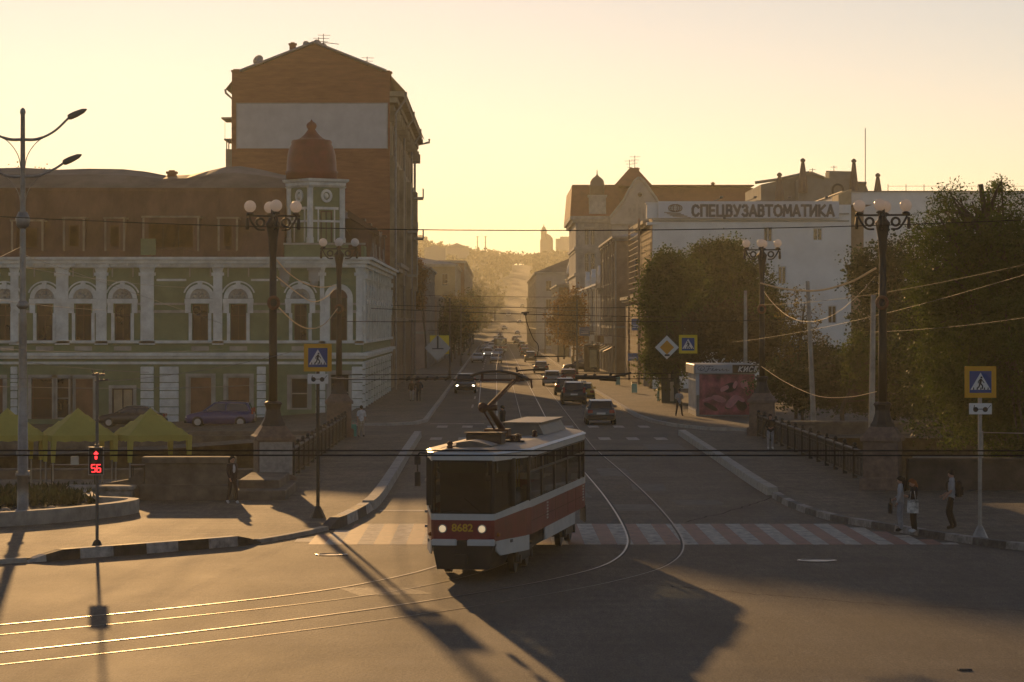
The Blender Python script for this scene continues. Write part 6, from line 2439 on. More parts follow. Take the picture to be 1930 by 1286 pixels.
def walker(mb, x0, zb, s, y, mi, flip=1):
    """striding figure of a crossing sign"""
    def limb(pts, w):
        for a, c in zip(pts, pts[1:]):
            a, c = Vector((a[0] * flip * s + x0, y, a[1] * s + zb)), Vector((c[0] * flip * s + x0, y, c[1] * s + zb))
            d = (c - a).normalized()
            n = Vector((d.z, 0, -d.x)) * w * s
            mb._add([a - n, a + n, c + n, c - n], [(0, 1, 2, 3)], mi)
    c = [(0.05 * math.cos(k * PI / 6), 0.05 * math.sin(k * PI / 6)) for k in range(12)]
    mb._add([(x0 + flip * s * (0.04 + q[0]), y, zb + s * (0.56 + q[1])) for q in c], [tuple(range(12))], mi)
    limb([(0.02, 0.5), (-0.02, 0.27)], 0.055)
    limb([(-0.01, 0.29), (0.1, 0.16), (0.08, 0.02)], 0.032)
    limb([(-0.03, 0.29), (-0.06, 0.14), (-0.17, 0.03)], 0.032)
    limb([(0.02, 0.48), (0.12, 0.37), (0.17, 0.30)], 0.02)
    limb([(0.0, 0.48), (-0.1, 0.38), (-0.11, 0.28)], 0.02)


def crossing_face(par, s, bm_, zc, y, flip):
    """square board: coloured border, blue field, white triangle with a walker"""
    mb = MB()
    mb.rbox(-s, s, y, y + 0.03, zc - s, zc + s, 0.02)
    bd = mb.build('board', bm_, par)
    mb = MB()
    q = s * 0.69
    mb.box(-q, q, y - 0.004, y - 0.001, zc - q, zc + q, mi=0)
    mb._add([(-q * 0.92, y - 0.007, zc - q * 0.72), (q * 0.92, y - 0.007, zc - q * 0.72), (0, y - 0.007, zc + q * 0.86)], [(0, 1, 2)], 1)
    walker(mb, 0, zc - q * 0.68, s * 1.35, y - 0.01, 2, flip)
    for k in range(5):
        x = -q * 0.66 + k * q * 0.33
        mb._add([(x - 0.03 * s, y - 0.009, zc - q * 0.71), (x + 0.06 * s, y - 0.009, zc - q * 0.71), (x + 0.05 * s, y - 0.009, zc - q * 0.5), (x, y - 0.009, zc - q * 0.5)], [(0, 1, 2, 3)], 2)
    mb.build('pictogram', [SB_, SWH, SBK], bd)
    return bd


def glasses_plate(par, w, h, zc, y):
    mb = MB()
    mb.rbox(-w, w, y, y + 0.025, zc - h, zc + h, 0.015)
    b = mb.build('plate', SWH, par)
    mb = MB()
    for x in (-0.13, 0.13):
        c = [(x + 0.07 * math.cos(k * PI / 8), y - 0.004, zc - 0.02 + 0.07 * math.sin(k * PI / 8)) for k in range(16)]
        mb._add(c, [tuple(range(16))])
    mb.box(-0.07, 0.07, y - 0.006, y - 0.003, zc - 0.02, zc + 0.0)
    mb.hexa([(-0.2, y - 0.006, zc), (-0.18, y - 0.006, zc - 0.01), (-0.18, y - 0.003, zc - 0.01), (-0.2, y - 0.003, zc)], [(-0.17, y - 0.006, zc + 0.1), (-0.15, y - 0.006, zc + 0.1), (-0.15, y - 0.003, zc + 0.1), (-0.17, y - 0.003, zc + 0.1)])
    mb.hexa([(0.18, y - 0.006, zc), (0.2, y - 0.006, zc), (0.2, y - 0.003, zc), (0.18, y - 0.003, zc)], [(0.27, y - 0.006, zc + 0.1), (0.29, y - 0.006, zc + 0.1), (0.29, y - 0.003, zc + 0.1), (0.27, y - 0.003, zc + 0.1)])
    mb.build('glasses_mark', SBK, b)


def sign_post(label, loc, zs, s, zp, rz, flip, col):
    t = thing('crossing_sign', label, 'road sign', loc, rz, 'pedestrian crossing signs')
    mb = MB()
    mb.lathe([(0.24, 0), (0.22, 0.05), (0.1, 0.3), (0.07, 0.36)], 8, smooth=False)
    mb.build('base', col, t)
    mb = MB()
    mb.tube([(0, 0, 0.3), (0, 0, zs + s * 0.9)], 0.055, 10)
    mb.build('post', col, t)
    crossing_face(t, s, SY, zs, -0.1, flip)
    glasses_plate(t, 0.31, 0.15, zp, -0.1)
    return t


p = gp(598, 976, 0.1)
sign_post('pedestrian crossing sign in an orange square over a glasses plate, on the left corner', (p.x + 0.02, p.y, 0.1), 4.84, 0.42, 4.2, 0.02, 1, IRON)
p = gp(1847, 1016, 0.1)
sign_post('pedestrian crossing sign in an orange square over a glasses plate, on the right corner', (p.x, p.y, 0.1), 4.28, 0.43, 3.55, -0.02, 1, GALV)
# signs hung from the span wire at the far end of the bridge
HY = 151.3
t = thing('crossing_sign', 'pedestrian crossing sign in a lemon yellow square hanging next to the diamond', 'road sign', (at(1297, 0, HY).x, HY, at(0, 649, HY).z), 0.03, 'pedestrian crossing signs')
crossing_face(t, 0.48, SYL, 0, 0, -1)
mb = MB()
mb.tube([(-0.3, 0.04, 0.4), (-0.3, 0.04, 1.15)], 0.015, 5)
mb.tube([(0.3, 0.04, 0.4), (0.3, 0.04, 1.15)], 0.015, 5)
mb.build('hanger', IRON, t)


def diamond(label, u, v, half, back, loc=None):
    t = thing('priority_sign', label, 'road sign', (at(u, 0, HY).x, HY, at(0, v, HY).z), 0.04)
    mb = MB()
    mb.prism([(0, -half), (half, 0), (0, half), (-half, 0)], 'y', 0, 0.03)
    b = mb.build('board', SGR if back else SWH, t)
    if not back:
        m1 = MB()
        h2 = half * 0.6
        m1.prism([(0, -h2), (h2, 0), (0, h2), (-h2, 0)], 'y', -0.006, -0.001)
        m1.build('orange_field', SOR, b)
        m1 = MB()
        m1.rbox(-0.12, 0.14, -0.05, -0.01, -half * 0.72, -half * 0.58, 0.01)
        m1.build('clamp', TBLK, b)
    else:
        m1 = MB()
        m1.box(-0.04, 0.04, -0.05, -0.002, -half * 0.05, half * 0.9)
        m1.box(-0.3, 0.3, -0.04, -0.003, -half * 0.1, -half * 0.02)
        m1.build('clamp', TBLK, b)
    mb = MB()
    mb.tube([(0, 0.02, half * 0.9), (0, 0.02, 1.35 if not back else 1.4)], 0.015, 5)
    mb.build('hanger', IRON, t)
    return t


diamond('white diamond sign with an orange middle hanging over the right lane', 1257, 655, 0.62, False)
diamond('bare grey back of a diamond sign hanging over the left lane', 825, 656, 0.68, True)
t = thing('crossing_sign', 'yellow cornered sign seen from behind, half hidden by the grey diamond', 'road sign', (at(828, 0, HY).x, HY + 0.3, at(0, 650, HY).z), 0.0)
mb = MB()
mb.rbox(-0.5, 0.5, 0, 0.03, -0.48, 0.48, 0.02)
mb.build('board', SYL, t)
mb = MB()
mb.tube([(0.2, 0.04, 0.4), (0.2, 0.04, 1.2)], 0.015, 5)
mb.build('hanger', IRON, t)

# ------------------------------------------------------------------ blue boards on the right
BLUB = mat('blue board', (0.07, 0.13, 0.26), rough=0.5, var=0.15)
for (u, v, w, h, Y, lab) in ((1197, 612, 13, 22, 262, 'upright blue shop board on the ribbed wall of the office house'), (1102, 625, 20, 16, 380, 'wide blue shop board with a pale edge on the low house of the right row'), (1193, 673, 19, 14, 258, 'pale blue hanging board under the ribbed wall')):
    c = at(u, v, Y)
    t = thing('shop_board', lab, 'sign', c)
    w_, h_ = w * Y / FP / 2, h * Y / FP / 2
    mb = MB()
    mb.rbox(-w_, w_, 0, 0.12, -h_, h_, 0.02)
    mb.build('board', BLUB, t)
    mb = MB()
    for k in range(2):
        mb.box(-w_ * 0.7, w_ * 0.7, -0.02, -0.004, -h_ * 0.2 - k * h_ * 0.35, -h_ * 0.05 - k * h_ * 0.35)
    mb.box(-w_ * 1.05, -w_, -0.05, 0.15, -h_ * 1.05, h_ * 1.05)
    mb.build('pale_strip', SWH, t)
    mb = MB()
    mb.box(w_, 14.2 - c.x if 14.2 - c.x > w_ else w_ + 0.4, 0.04, 0.08, -0.03, 0.03)
    mb.build('bracket', IRON, t)

# ------------------------------------------------------------------ kiosk
KY = 183.0
kx0, kx1 = at(1312, 0, KY).x, at(1422, 0, KY).x
sk = FP / KY
kz = lambda v: 6 - (v - CV) / sk - 0.12
t = thing('kiosk', 'corner kiosk with a pink poster wall and pale script board under the trees', 'kiosk', (kx0, KY, 0.12))
w = kx1 - kx0
mb = MB()
mb.box(0, w, 0.05, 7.5, 0.0, 0.45)
mb.box(0.1, w, 0.1, 7.4, 0.45, kz(705))
mb.build('wall', mat('kiosk wall', (0.25, 0.26, 0.25), rough=0.6, var=0.2), t)
mb = MB()
mb.rbox(-0.15, w + 0.1, -0.1, 7.7, kz(705), kz(687), 0.04)
mb.build('roof', mat('kiosk fascia', (0.34, 0.32, 0.28), rough=0.5, var=0.15), t)
mb = MB()
mb.box(-0.02, (1380 - 1312) / sk, -0.14, -0.102, kz(703.5), kz(688))
fa = mb.build('fascia_board', mat('pale board', (0.42, 0.44, 0.46), rough=0.5, var=0.08), t)
INK = mat('script ink', (0.10, 0.10, 0.11), rough=0.6)
mb = MB()                                        # flowing script with a round flourish
def scr(pts, r=0.018):
    mb.tube(catmull([((u - 1312) / sk, -0.15, kz(v)) for u, v in pts], 5), r, 5)
scr([(1322, 699), (1316, 697), (1315, 693), (1320, 690), (1326, 691), (1327, 696), (1322, 698), (1319, 695), (1323, 693)])
scr([(1330, 691), (1338, 690), (1344, 691), (1337, 690.5), (1335, 696), (1331, 701), (1328, 699)])
scr([(1333, 696), (1340, 695)])
scr([(1340, 699), (1344, 694), (1343, 699), (1347, 698), (1350, 695), (1349, 699), (1353, 696), (1356, 697), (1355, 699), (1360, 697), (1362, 695), (1362, 699), (1367, 697), (1370, 696), (1369, 699.5), (1375, 697.5)])
mb.build('script', INK, fa)
mb = MB()
mb.box((1380.5 - 1312) / sk, w + 0.08, -0.14, -0.102, kz(703.5), kz(688))
fb = mb.build('fascia_board', SBK, t)
letters('lettering', 'КИСЕ', (1391 - 1312) / sk, (1426 - 1312) / sk, kz(700.5), 9 / sk, -0.146, 0.065, SWH, fb, slant=0.3, gap=0.45)
mb = MB()
mb.box((1318 - 1312) / sk, w + 0.02, 0.0, 0.048, kz(782), kz(706))
mb.build('poster', None or MATS.get('pink poster') or mat('pink poster', (0.07, 0.012, 0.02), rough=0.4, var=0.7, scale=1.3, col2=(0.55, 0.14, 0.18), detail=5), t)
rp = random.Random(5)
for nm, m_, n_, c0 in (('poster_shape', mat('poster dark', (0.03, 0.01, 0.014), rough=0.4), 6, 0.45), ('poster_shape', mat('poster pink', (0.55, 0.22, 0.24), rough=0.4, var=0.3), 7, 0.9)):
    mb = MB()
    for k in range(n_):
        cx_, cz_ = 0.6 + rp.random() * (w - 1.2), kz(776) + 0.3 + rp.random() * (kz(709) - kz(776) - 0.6)
        rx_, rz2, a_ = rp.uniform(0.12, 0.55), rp.uniform(0.1, 0.3), rp.uniform(-0.9, 0.9)
        yy = -0.003 - 0.0007 * k - (0.005 if c0 > 0.5 else 0)
        mb._add([(cx_ + rx_ * math.cos(q) * math.cos(a_) - rz2 * math.sin(q + 0.4 * math.sin(2 * q)) * math.sin(a_), yy, cz_ + rx_ * math.cos(q) * math.sin(a_) + rz2 * math.sin(q) * math.cos(a_)) for q in [2 * PI * i / 18 for i in range(18)]], [tuple(range(18))])
    o_ = mb.build(nm, m_, t)
    o_['kind'] = 'stuff'
mb = MB()
mb.box(-0.02, (1318 - 1312) / sk, -0.02, 0.045, kz(745), kz(705))
mb.build('corner_trim', MATS['pale board'], t)
for k in range(5):
    m1 = MB()
    y0 = 0.4 + k * 1.35
    m1.box(-0.02, 0.06, y0, y0 + 0.07, 0.3, kz(706))
    m1.box(-0.02, 0.06, y0 + 1.1, y0 + 1.17, 0.3, kz(706))
    m1.box(-0.015, 0.055, y0 + 0.07, y0 + 1.1, 0.3, 0.4)
    m1.box(-0.015, 0.055, y0 + 0.07, y0 + 1.1, 2.2, 2.3)
    f = m1.build('shop_window' if k != 1 else 'door', WHITEF, t)
    m1 = MB()
    m1.quad((0.05, y0 + 0.07, 0.4), (0.05, y0 + 1.1, 0.4), (0.05, y0 + 1.1, kz(706)), (0.05, y0 + 0.07, kz(706)))
    m1.build('pane', PANE, f, fix=False)
# dark smaller kiosk behind, its sunlit edges put in as pale strips
c = gp(1258, 760, 0.12)
t = thing('kiosk', 'small dark green kiosk with posters and sunlit edges painted pale left of the pink kiosk', 'kiosk', (c.x - 0.4, c.y + 0.5, 0.12))
mb = MB()
mb.rbox(0, 1.3, 0, 3.2, 0, 2.5, 0.04)
mb.build('wall', mat('dark green panel', (0.03, 0.045, 0.035), rough=0.6), t)
mb = MB()
mb.rbox(-0.12, 1.4, -0.1, 3.3, 2.5, 2.65, 0.03)
mb.build('roof', TBLK, t)
for (u0, u1, v0, v1) in ((1263, 1267, 700, 716), (1262, 1272, 688, 691), (1266, 1273, 720, 757)):
    m1 = MB()
    zz_ = 6 - (v1 - CV) * (c.y) / FP - 0.12
    zz1 = 6 - (v0 - CV) * (c.y) / FP - 0.12
    m1.box((u0 - 1250) * c.y / FP, (u1 - 1250) * c.y / FP, -0.04, 0.0, max(zz_, 0.05), zz1)
    m1.build('poster', CREAM, t)  # poster, and thin strips that paint the kiosk's sunlit edges
# bins
MINT = mat('mint panel', (0.30, 0.52, 0.40), rough=0.5, var=0.15)
for k, (u, v, lab) in enumerate(((1244, 757, 'mint green litter bin by the small dark kiosk'), (1195.5, 742, 'mint green litter bin under the ribbed wall'), (1164.5, 727, 'mint green litter bin near the parked hatchback, third along the right pavement'), (1079.5, 684, 'tiny pale green bin far along the right pavement'))):
    q = gp(u, v, 0.12)
    t = thing('litter_bin', lab, 'bin', q, 0.0, 'litter bins along the right pavement')
    mb = MB()
    mb.rbox(-0.22, 0.22, -0.2, 0.2, 0.08, 0.82, 0.03)
    mb.build('bin_body', MINT, t)
    mb = MB()
    mb.rbox(-0.25, 0.25, -0.23, 0.23, 0.86, 0.93, 0.03)
    for x in (-0.2, 0.17):
        mb.box(x, x + 0.03, -0.02, 0.02, 0.8, 0.87)
        mb.box(x, x + 0.03, -0.15, 0.15, 0.0, 0.08)
    mb.build('hood', TBLK, t)
# shop fittings on the right row: blue door, awnings, pilaster shaft
t = thing('doorway', 'tall blue street door in the ground floor of the right row', 'door', (14.12, 268.6, 0.12))
mb = MB(side_frame_r())
mb.box(-0.1, 1.5, -0.5, 0.0, 0, 2.9)
mb.build('door', mat('blue door', (0.05, 0.11, 0.2), rough=0.5), t)
mb = MB(side_frame_r())
mb.box(-0.25, 1.65, -0.55, 0.0, 2.9, 3.1)
mb.box(-0.25, -0.1, -0.55, 0, 0, 2.9)
mb.build('door_frame', TRIM2, t)
t = thing('advert_column', 'round billboard stand with pale posters on the right pavement beyond the parked hatchback', 'billboard', (gp(1115, 700, 0.12).x, gp(1115, 700, 0.12).y, 0.12))
mb = MB()
mb.rbox(-0.95, 0.95, -0.5, 0.5, 0.0, 3.0, 0.06)
mb.rbox(-1.05, 1.05, -0.6, 0.6, 3.0, 3.15, 0.03)
mb.build('cabinet', TBLK, t)
mb = MB()
mb.box(-0.25, 0.6, -0.54, -0.5, 0.5, 2.6)
mb.build('poster', mat('lemon poster', (0.5, 0.5, 0.3), rough=0.5, var=0.3), t)

# ------------------------------------------------------------------ yellow tents
TENT = mat('yellow canvas', (0.56, 0.51, 0.13), rough=0.8, var=0.12, scale=1.5)


def tentmat():
    m = MATS['yellow canvas']
    nt = m.node_tree
    b = nt.nodes['Principled BSDF']
    t = nt.nodes.new('ShaderNodeBsdfTranslucent')
    t.inputs['Color'].default_value = (0.4, 0.36, 0.05, 1)
    mx = nt.nodes.new('ShaderNodeMixShader')
    mx.inputs['Fac'].default_value = 0.34
    nt.links.new(b.outputs[0], mx.inputs[1])
    nt.links.new(t.outputs[0], mx.inputs[2])
    nt.links.new(mx.outputs[0], nt.nodes['Material Output'].inputs['Surface'])


tentmat()


def tent(label, u, Y, rz, w):
    c = at(u, 0, Y)
    t = thing('market_tent', label, 'tent', (c.x, Y, 0.0), rz, 'yellow tents on the left bank')
    zb = 0.05
    ez, pz = 1.88, 2.85
    mb = MB()
    N = 8
    # gently sagging pyramid
    def pt(i, j):
        x, y = -w + 2 * w * i / N, -w + 2 * w * j / N
        m = max(abs(x), abs(y)) / w
        n2 = min(abs(x), abs(y)) / w
        z = pz + (ez - pz) * m - 0.02 * math.sin(PI * min(1, m)) * (1 - n2)
        return (x, y, z)
    vs = [pt(i, j) for j in range(N + 1) for i in range(N + 1)]
    fs = [(j * (N + 1) + i, j * (N + 1) + i + 1, (j + 1) * (N + 1) + i + 1, (j + 1) * (N + 1) + i) for j in range(N) for i in range(N)]
    mb._add(vs, fs)
    for (a, b2) in (((-w, -w), (w, -w)), ((w, -w), (w, w)), ((w, w), (-w, w)), ((-w, w), (-w, -w))):
        for k in range(10):
            f0, f1 = k / 10, (k + 1) / 10
            q0 = (a[0] + (b2[0] - a[0]) * f0, a[1] + (b2[1] - a[1]) * f0)
            q1 = (a[0] + (b2[0] - a[0]) * f1, a[1] + (b2[1] - a[1]) * f1)
            mb._add([(*q0, ez), (*q1, ez), (*q1, ez - 0.2 - 0.04 * (k % 2)), (*q0, ez - 0.2 - 0.04 * ((k + 1) % 2))], [(0, 1, 2, 3)])
    cn = mb.build('canopy', TENT, t, fix=False)
    for sx in (-1, 1):
        for sy in (-1, 1):
            m1 = MB()
            m1.tube([(sx * (w - 0.04), sy * (w - 0.04), 0), (sx * (w - 0.04), sy * (w - 0.04), ez)], 0.03, 6)
            lg = m1.build('leg', GALV, t)
            m1 = MB()
            m1.hexa([(sx * (w - 0.05) - 0.05, sy * (w - 0.05) - 0.07, 0.9), (sx * (w - 0.05) + 0.05, sy * (w - 0.05) - 0.07, 0.9), (sx * (w - 0.05) + 0.07, sy * (w - 0.05) + 0.07, 0.9), (sx * (w - 0.05) - 0.07, sy * (w - 0.05) + 0.07, 0.9)],
                    [(sx * (w - 0.07) - 0.1, sy * (w - 0.07) - 0.1, ez - 0.02), (sx * (w - 0.07) + 0.1, sy * (w - 0.07) - 0.1, ez - 0.02), (sx * (w - 0.07) + 0.1, sy * (w - 0.07) + 0.1, ez - 0.02), (sx * (w - 0.07) - 0.1, sy * (w - 0.07) + 0.1, ez - 0.02)])
            m1.build('leg_cover', TENT, lg)
    return t


tent('yellow pop-up tent nearest the bridge, its right corner clear of the others', 284, 107.6, R(24), 1.18)
tent('middle yellow pop-up tent behind the red pedestrian signal', 147, 107.6, R(20), 1.2)
tent('yellow pop-up tent cut by the left picture edge', 14, 107.6, R(22), 1.2)
# tables under the tents
for (u, lab) in ((140, 'dark folding table with white boxes under the middle yellow tent'), (290, 'dark folding table under the yellow tent nearest the bridge')):
    c = at(u, 0, 108.0)
    t = thing('folding_table', lab, 'table', (c.x, 108.0, -0.02))
    mb = MB()
    mb.rbox(-0.9, 0.9, -0.35, 0.35, 0.72, 0.76, 0.02)
    mb.build('tabletop', WOODF, t)
    for sx in (-0.8, 0.8):
        for sy in (-0.28, 0.28):
            m1 = MB()
            m1.tube([(sx, sy, 0), (sx, sy, 0.72)], 0.02, 6)
            m1.build('leg', IRON, t)
c = at(141, 0, 107.8)
mb = MB()
mb.rbox(-0.14, 0.14, -0.12, 0.12, 0, 0.32, 0.02)
tag(mb.build('carton', SWH, loc=(c.x, 107.8, 0.74)), 'white carton standing on the folding table under the middle tent', 'box')

# ------------------------------------------------------------------ concrete posts on the right bank
for (u0, v0, u1, v1, Y, r, lab) in ((1534, 786, 1522, 530, 166, 0.15, 'slim leaning concrete pole in front of the white wall'), (1641, 800, 1646, 556, 150, 0.17, 'concrete pole standing just behind the near right globe lamp'), (1405, 760, 1405, 548, 190, 0.14, 'concrete pole half lost in the trees behind the kiosk')):
    a, b2 = at(u0, v0, Y), at(u1, v1, Y)
    a.z = 0.0
    mb = MB()
    mb.tube([(0, 0, -3.5 if Y < 156 else 0), b2 - Vector((a.x, a.y, 0))], [r * 1.1, r * 0.75], 10)
    tag(mb.build('concrete_pole', CONC, loc=(a.x, a.y, 0)), lab, 'pole')
# ------------------------------------------------------------------ people
SKIN = mat('skin', (0.42, 0.25, 0.18), rough=0.6, var=0.06, scale=4)
EYE = mat('eye', (0.03, 0.02, 0.02), rough=0.3)
LIP = mat('lips', (0.30, 0.11, 0.09), rough=0.5)


def cloth(name, c):
    return mat('cloth ' + name, c, rough=0.9, var=0.22, scale=9, bump=0.25)


C_DENIM = cloth('light denim', (0.40, 0.40, 0.405))
C_DENIM2 = cloth('pale jeans', (0.31, 0.32, 0.345))
C_BLACK = cloth('black', (0.018, 0.018, 0.02))
C_DARK = cloth('dark maroon', (0.05, 0.032, 0.034))
C_WHITE = cloth('white', (0.55, 0.56, 0.57))
C_GREY = cloth('light grey', (0.33, 0.33, 0.34))
C_BEIGE = cloth('beige', (0.34, 0.30, 0.24))
C_NAVY = cloth('navy', (0.025, 0.03, 0.045))
C_TEAL = cloth('teal', (0.06, 0.33, 0.26))
H_DARK = cloth('dark hair', (0.025, 0.018, 0.014))
H_RED = cloth('auburn hair', (0.22, 0.075, 0.025))
H_BRN = cloth('brown hair', (0.07, 0.045, 0.028))

# neutral pose for a 1.70 m figure looking along -Y
POSE = dict(pel=(0, 0, 0.93), wai=(0, 0.0, 1.10), che=(0, 0.01, 1.30), nek=(0, 0.015, 1.46), hed=(0, 0.0, 1.55), crn=(0, 0.005, 1.64), nos=(0, -0.105, 1.565), chi=(0, -0.06, 1.50))
for s_, q_ in (('L', 1), ('R', -1)):
    POSE.update({'hip' + s_: (0.095 * q_, 0, 0.88), 'kne' + s_: (0.105 * q_, -0.015, 0.49), 'ank' + s_: (0.105 * q_, 0.03, 0.085), 'toe' + s_: (0.12 * q_, -0.13, 0.035),
                 'sho' + s_: (0.175 * q_, 0.015, 1.40), 'elb' + s_: (0.225 * q_, 0.03, 1.12), 'wri' + s_: (0.235 * q_, -0.03, 0.88), 'ear' + s_: (0.082 * q_, 0.01, 1.56)})
BONES = [('pel', 'wai', 'top'), ('wai', 'che', 'top'), ('che', 'nek', 'top'), ('nek', 'hed', 'skin'), ('hed', 'crn', 'skin'), ('hed', 'nos', 'skin'), ('hed', 'chi', 'skin'), ('hed', 'earL', 'skin'), ('hed', 'earR', 'skin')]
for s_ in 'LR':
    BONES += [('pel', 'hip' + s_, 'leg'), ('hip' + s_, 'kne' + s_, 'leg'), ('kne' + s_, 'ank' + s_, 'leg'), ('ank' + s_, 'toe' + s_, 'shoe'),
              ('che', 'sho' + s_, 'top'), ('sho' + s_, 'elb' + s_, 'sleeve'), ('elb' + s_, 'wri' + s_, 'fore'), ('wri' + s_, 'pal' + s_, 'skin')]
RAD = dict(pel=(0.135, 0.10), wai=(0.125, 0.092), che=(0.145, 0.105), nek=(0.05, 0.05), hed=(0.078, 0.09), crn=(0.068, 0.078), nos=(0.014, 0.014), chi=(0.035, 0.035), ear=(0.016, 0.02), hip=(0.09, 0.095), kne=(0.058, 0.06), ank=(0.042, 0.045), toe=(0.036, 0.028), sho=(0.062, 0.062), elb=(0.043, 0.043), wri=(0.028, 0.028), pal=(0.03, 0.02))


def person(label, loc, rz, h=1.70, pose=None, top=None, legs=None, shoe=None, hair=None, style='short', sleeves=True, baggy=1.0, slim=1.0, jacket=None, group=None):
    t = thing('person', label, 'person', loc, rz, group)
    P = {k: Vector(v) for k, v in POSE.items()}
    for k, v in (pose or {}).items():
        P[k] = Vector(v)
    bones = list(BONES)
    rad = dict(RAD)
    for s_ in 'LR':
        w, e = P['wri' + s_], P['elb' + s_]
        d = (w - e).normalized()
        P['pal' + s_] = w + d * 0.075
        side = d.cross(Vector((1, 0, 0)))
        if side.length < 0.2:
            side = d.cross(Vector((0, 0, 1)))
        side.normalize()
        curl = Vector((-1 if s_ == 'L' else 1, 0, 0))
        prev = 'pal' + s_
        for k, (o, ln) in enumerate(((-0.028, 0.07), (-0.009, 0.082), (0.010, 0.077), (0.028, 0.06))):
            a, b2 = 'f%d%s' % (k, s_), 'g%d%s' % (k, s_)
            P[a] = P['pal' + s_] + side * o + d * ln * 0.5
            P[b2] = P[a] + d * ln * 0.42 + curl * ln * 0.3
            bones += [('pal' + s_, a, 'skin'), (a, b2, 'skin')]
            rad[a] = rad[b2] = (0.0095, 0.0095)
        a, b2 = 'f9' + s_, 'g9' + s_
        P[a] = w + d * 0.03 - side * 0.035
        P[b2] = P[a] + d * 0.035 - side * 0.018 + curl * 0.012
        bones += [('wri' + s_, a, 'skin'), (a, b2, 'skin')]
        rad[a] = rad[b2] = (0.011, 0.011)
    names = list(P)
    ix = {n_: i for i, n_ in enumerate(names)}
    sc = h / 1.70
    me = bpy.data.meshes.new('person_skin')
    me.from_pydata([P[n_] * sc for n_ in names], [(ix[a], ix[b2]) for a, b2, _ in bones], [])
    ob = bpy.data.objects.new('tmp', me)
    COL.objects.link(ob)
    ob.modifiers.new('s', 'SKIN').use_smooth_shade = True
    m = ob.modifiers.new('u', 'SUBSURF')
    m.levels = m.render_levels = 1
    sv = me.skin_vertices[0].data
    def rr_(n_):
        r_ = rad.get(n_) or rad.get(n_[:3])
        k = sc
        if n_[:3] in ('kne', 'ank', 'hip'):
            k *= baggy if n_[:3] != 'hip' else (1 + (baggy - 1) * 0.4)
        if n_[:3] in ('pel', 'wai', 'che', 'sho'):
            k *= slim
        return (r_[0] * k, r_[1] * k)
    for n_ in names:
        sv[ix[n_]].radius = rr_(n_)
        sv[ix[n_]].use_root = (n_ == 'pel')
    dg = bpy.context.evaluated_depsgraph_get()
    full = bpy.data.meshes.new_from_object(ob.evaluated_get(dg))
    bpy.data.objects.remove(ob)
    segs = [(P[a] * sc, P[b2] * sc, rr_(a)[0], rr_(b2)[0], reg) for a, b2, reg in bones]
    def region(c):
        best, br = 1e9, 'skin'
        for a, b2, ra, rb, reg in segs:
            ab = b2 - a
            f = max(0, min(1, (c - a).dot(ab) / max(1e-9, ab.length_squared)))
            d = (c - (a + ab * f)).length - (ra + (rb - ra) * f)
            if d < best:
                best, br = d, reg
        return br
    reg = [region(p.center) for p in full.polygons]
    full.materials.clear()
    full.materials.append(SKIN)
    full.name = 'body'
    for p in full.polygons:
        p.use_smooth = True
        p.material_index = 0
    body = bpy.data.objects.new('body', full)
    COL.objects.link(body)
    body.parent = t
    def shell(name, regs, m, d):
        keep = [p for p, r_ in zip(full.polygons, reg) if r_ in regs]
        if not keep:
            return
        mp, vs, fs = {}, [], []
        for p in keep:
            f = []
            for v in p.vertices:
                if v not in mp:
                    mp[v] = len(vs)
                    vs.append(full.vertices[v].co + full.vertices[v].normal * d)
                f.append(mp[v])
            fs.append(tuple(f))
        q = MB()
        q._add(vs, fs, 0, True)
        q.build(name, m, t, fix=False)
    tr_ = ['top'] + (['sleeve', 'fore'] if sleeves is True else ['sleeve'] if sleeves == 'short' else [])
    shell('trousers', ['leg'], legs, 0.008 * sc)
    shell('shirt' if not jacket else 'jacket', tr_, jacket or top, 0.014 * sc)
    if jacket:       # open front shows the pale top
        q = MB()
        cz = P['che'] * sc
        q.sphere(cz + Vector((0.0, -0.075, -0.06)) * sc, 0.095 * sc, 12, 8, sc=(0.85, 0.55, 1.9))
        q.build('shirt', top, t)
    shell('shoe', ['shoe'], shoe, 0.012 * sc)
    hc = (P['hed'] + P['crn']) / 2 * sc
    q = MB()
    n = 12
    vs, fs = [], []
    for i in range(9):
        th = PI * i / 8 * 0.62
        for k in range(n):
            a = 2 * PI * k / n
            bk = math.sin(a)               # +1 at the back
            t2 = th * (1.0 + 0.32 * bk)
            vs.append(hc + Vector((0.095 * math.sin(t2) * math.cos(a), 0.112 * math.sin(t2) * bk, 0.115 * math.cos(t2) + 0.012)) * sc)
    for i in range(8):
        for k in range(n):
            j = (k + 1) % n
            fs.append((i * n + k, i * n + j, (i + 1) * n + j, (i + 1) * n + k))
    q._add(vs, fs, 0, True)
    if style == 'long':
        q.tube(catmull([hc + Vector((0, 0.07, 0.05)) * sc, hc + Vector((0, 0.12, -0.08)) * sc, hc + Vector((0, 0.11, -0.22)) * sc, hc + Vector((0, 0.10, -0.36)) * sc], 5), [0.07 * sc] * 5 + [0.085 * sc] * 5 + [0.075 * sc] * 5 + [0.03 * sc], 8)
    if style == 'tail':
        q.tube(catmull([hc + Vector((0, 0.09, 0.03)) * sc, hc + Vector((0, 0.16, -0.02)) * sc, hc + Vector((0, 0.15, -0.16)) * sc, hc + Vector((0, 0.13, -0.27)) * sc], 5), [0.035 * sc] * 11 + [0.03 * sc] * 4 + [0.008 * sc], 8)
    q.build('hair', hair, t)
    for s_ in (-1, 1):
        q = MB()
        q.sphere((P['hed'] * sc) + Vector((0.033 * s_, -0.088, 0.028)) * sc, 0.011 * sc, 8, 5)
        q.build('eye', EYE, t)
    q = MB()
    q.sphere((P['hed'] * sc) + Vector((0, -0.088, -0.038)) * sc, 0.02 * sc, 8, 5, sc=(1.2, 0.4, 0.35))
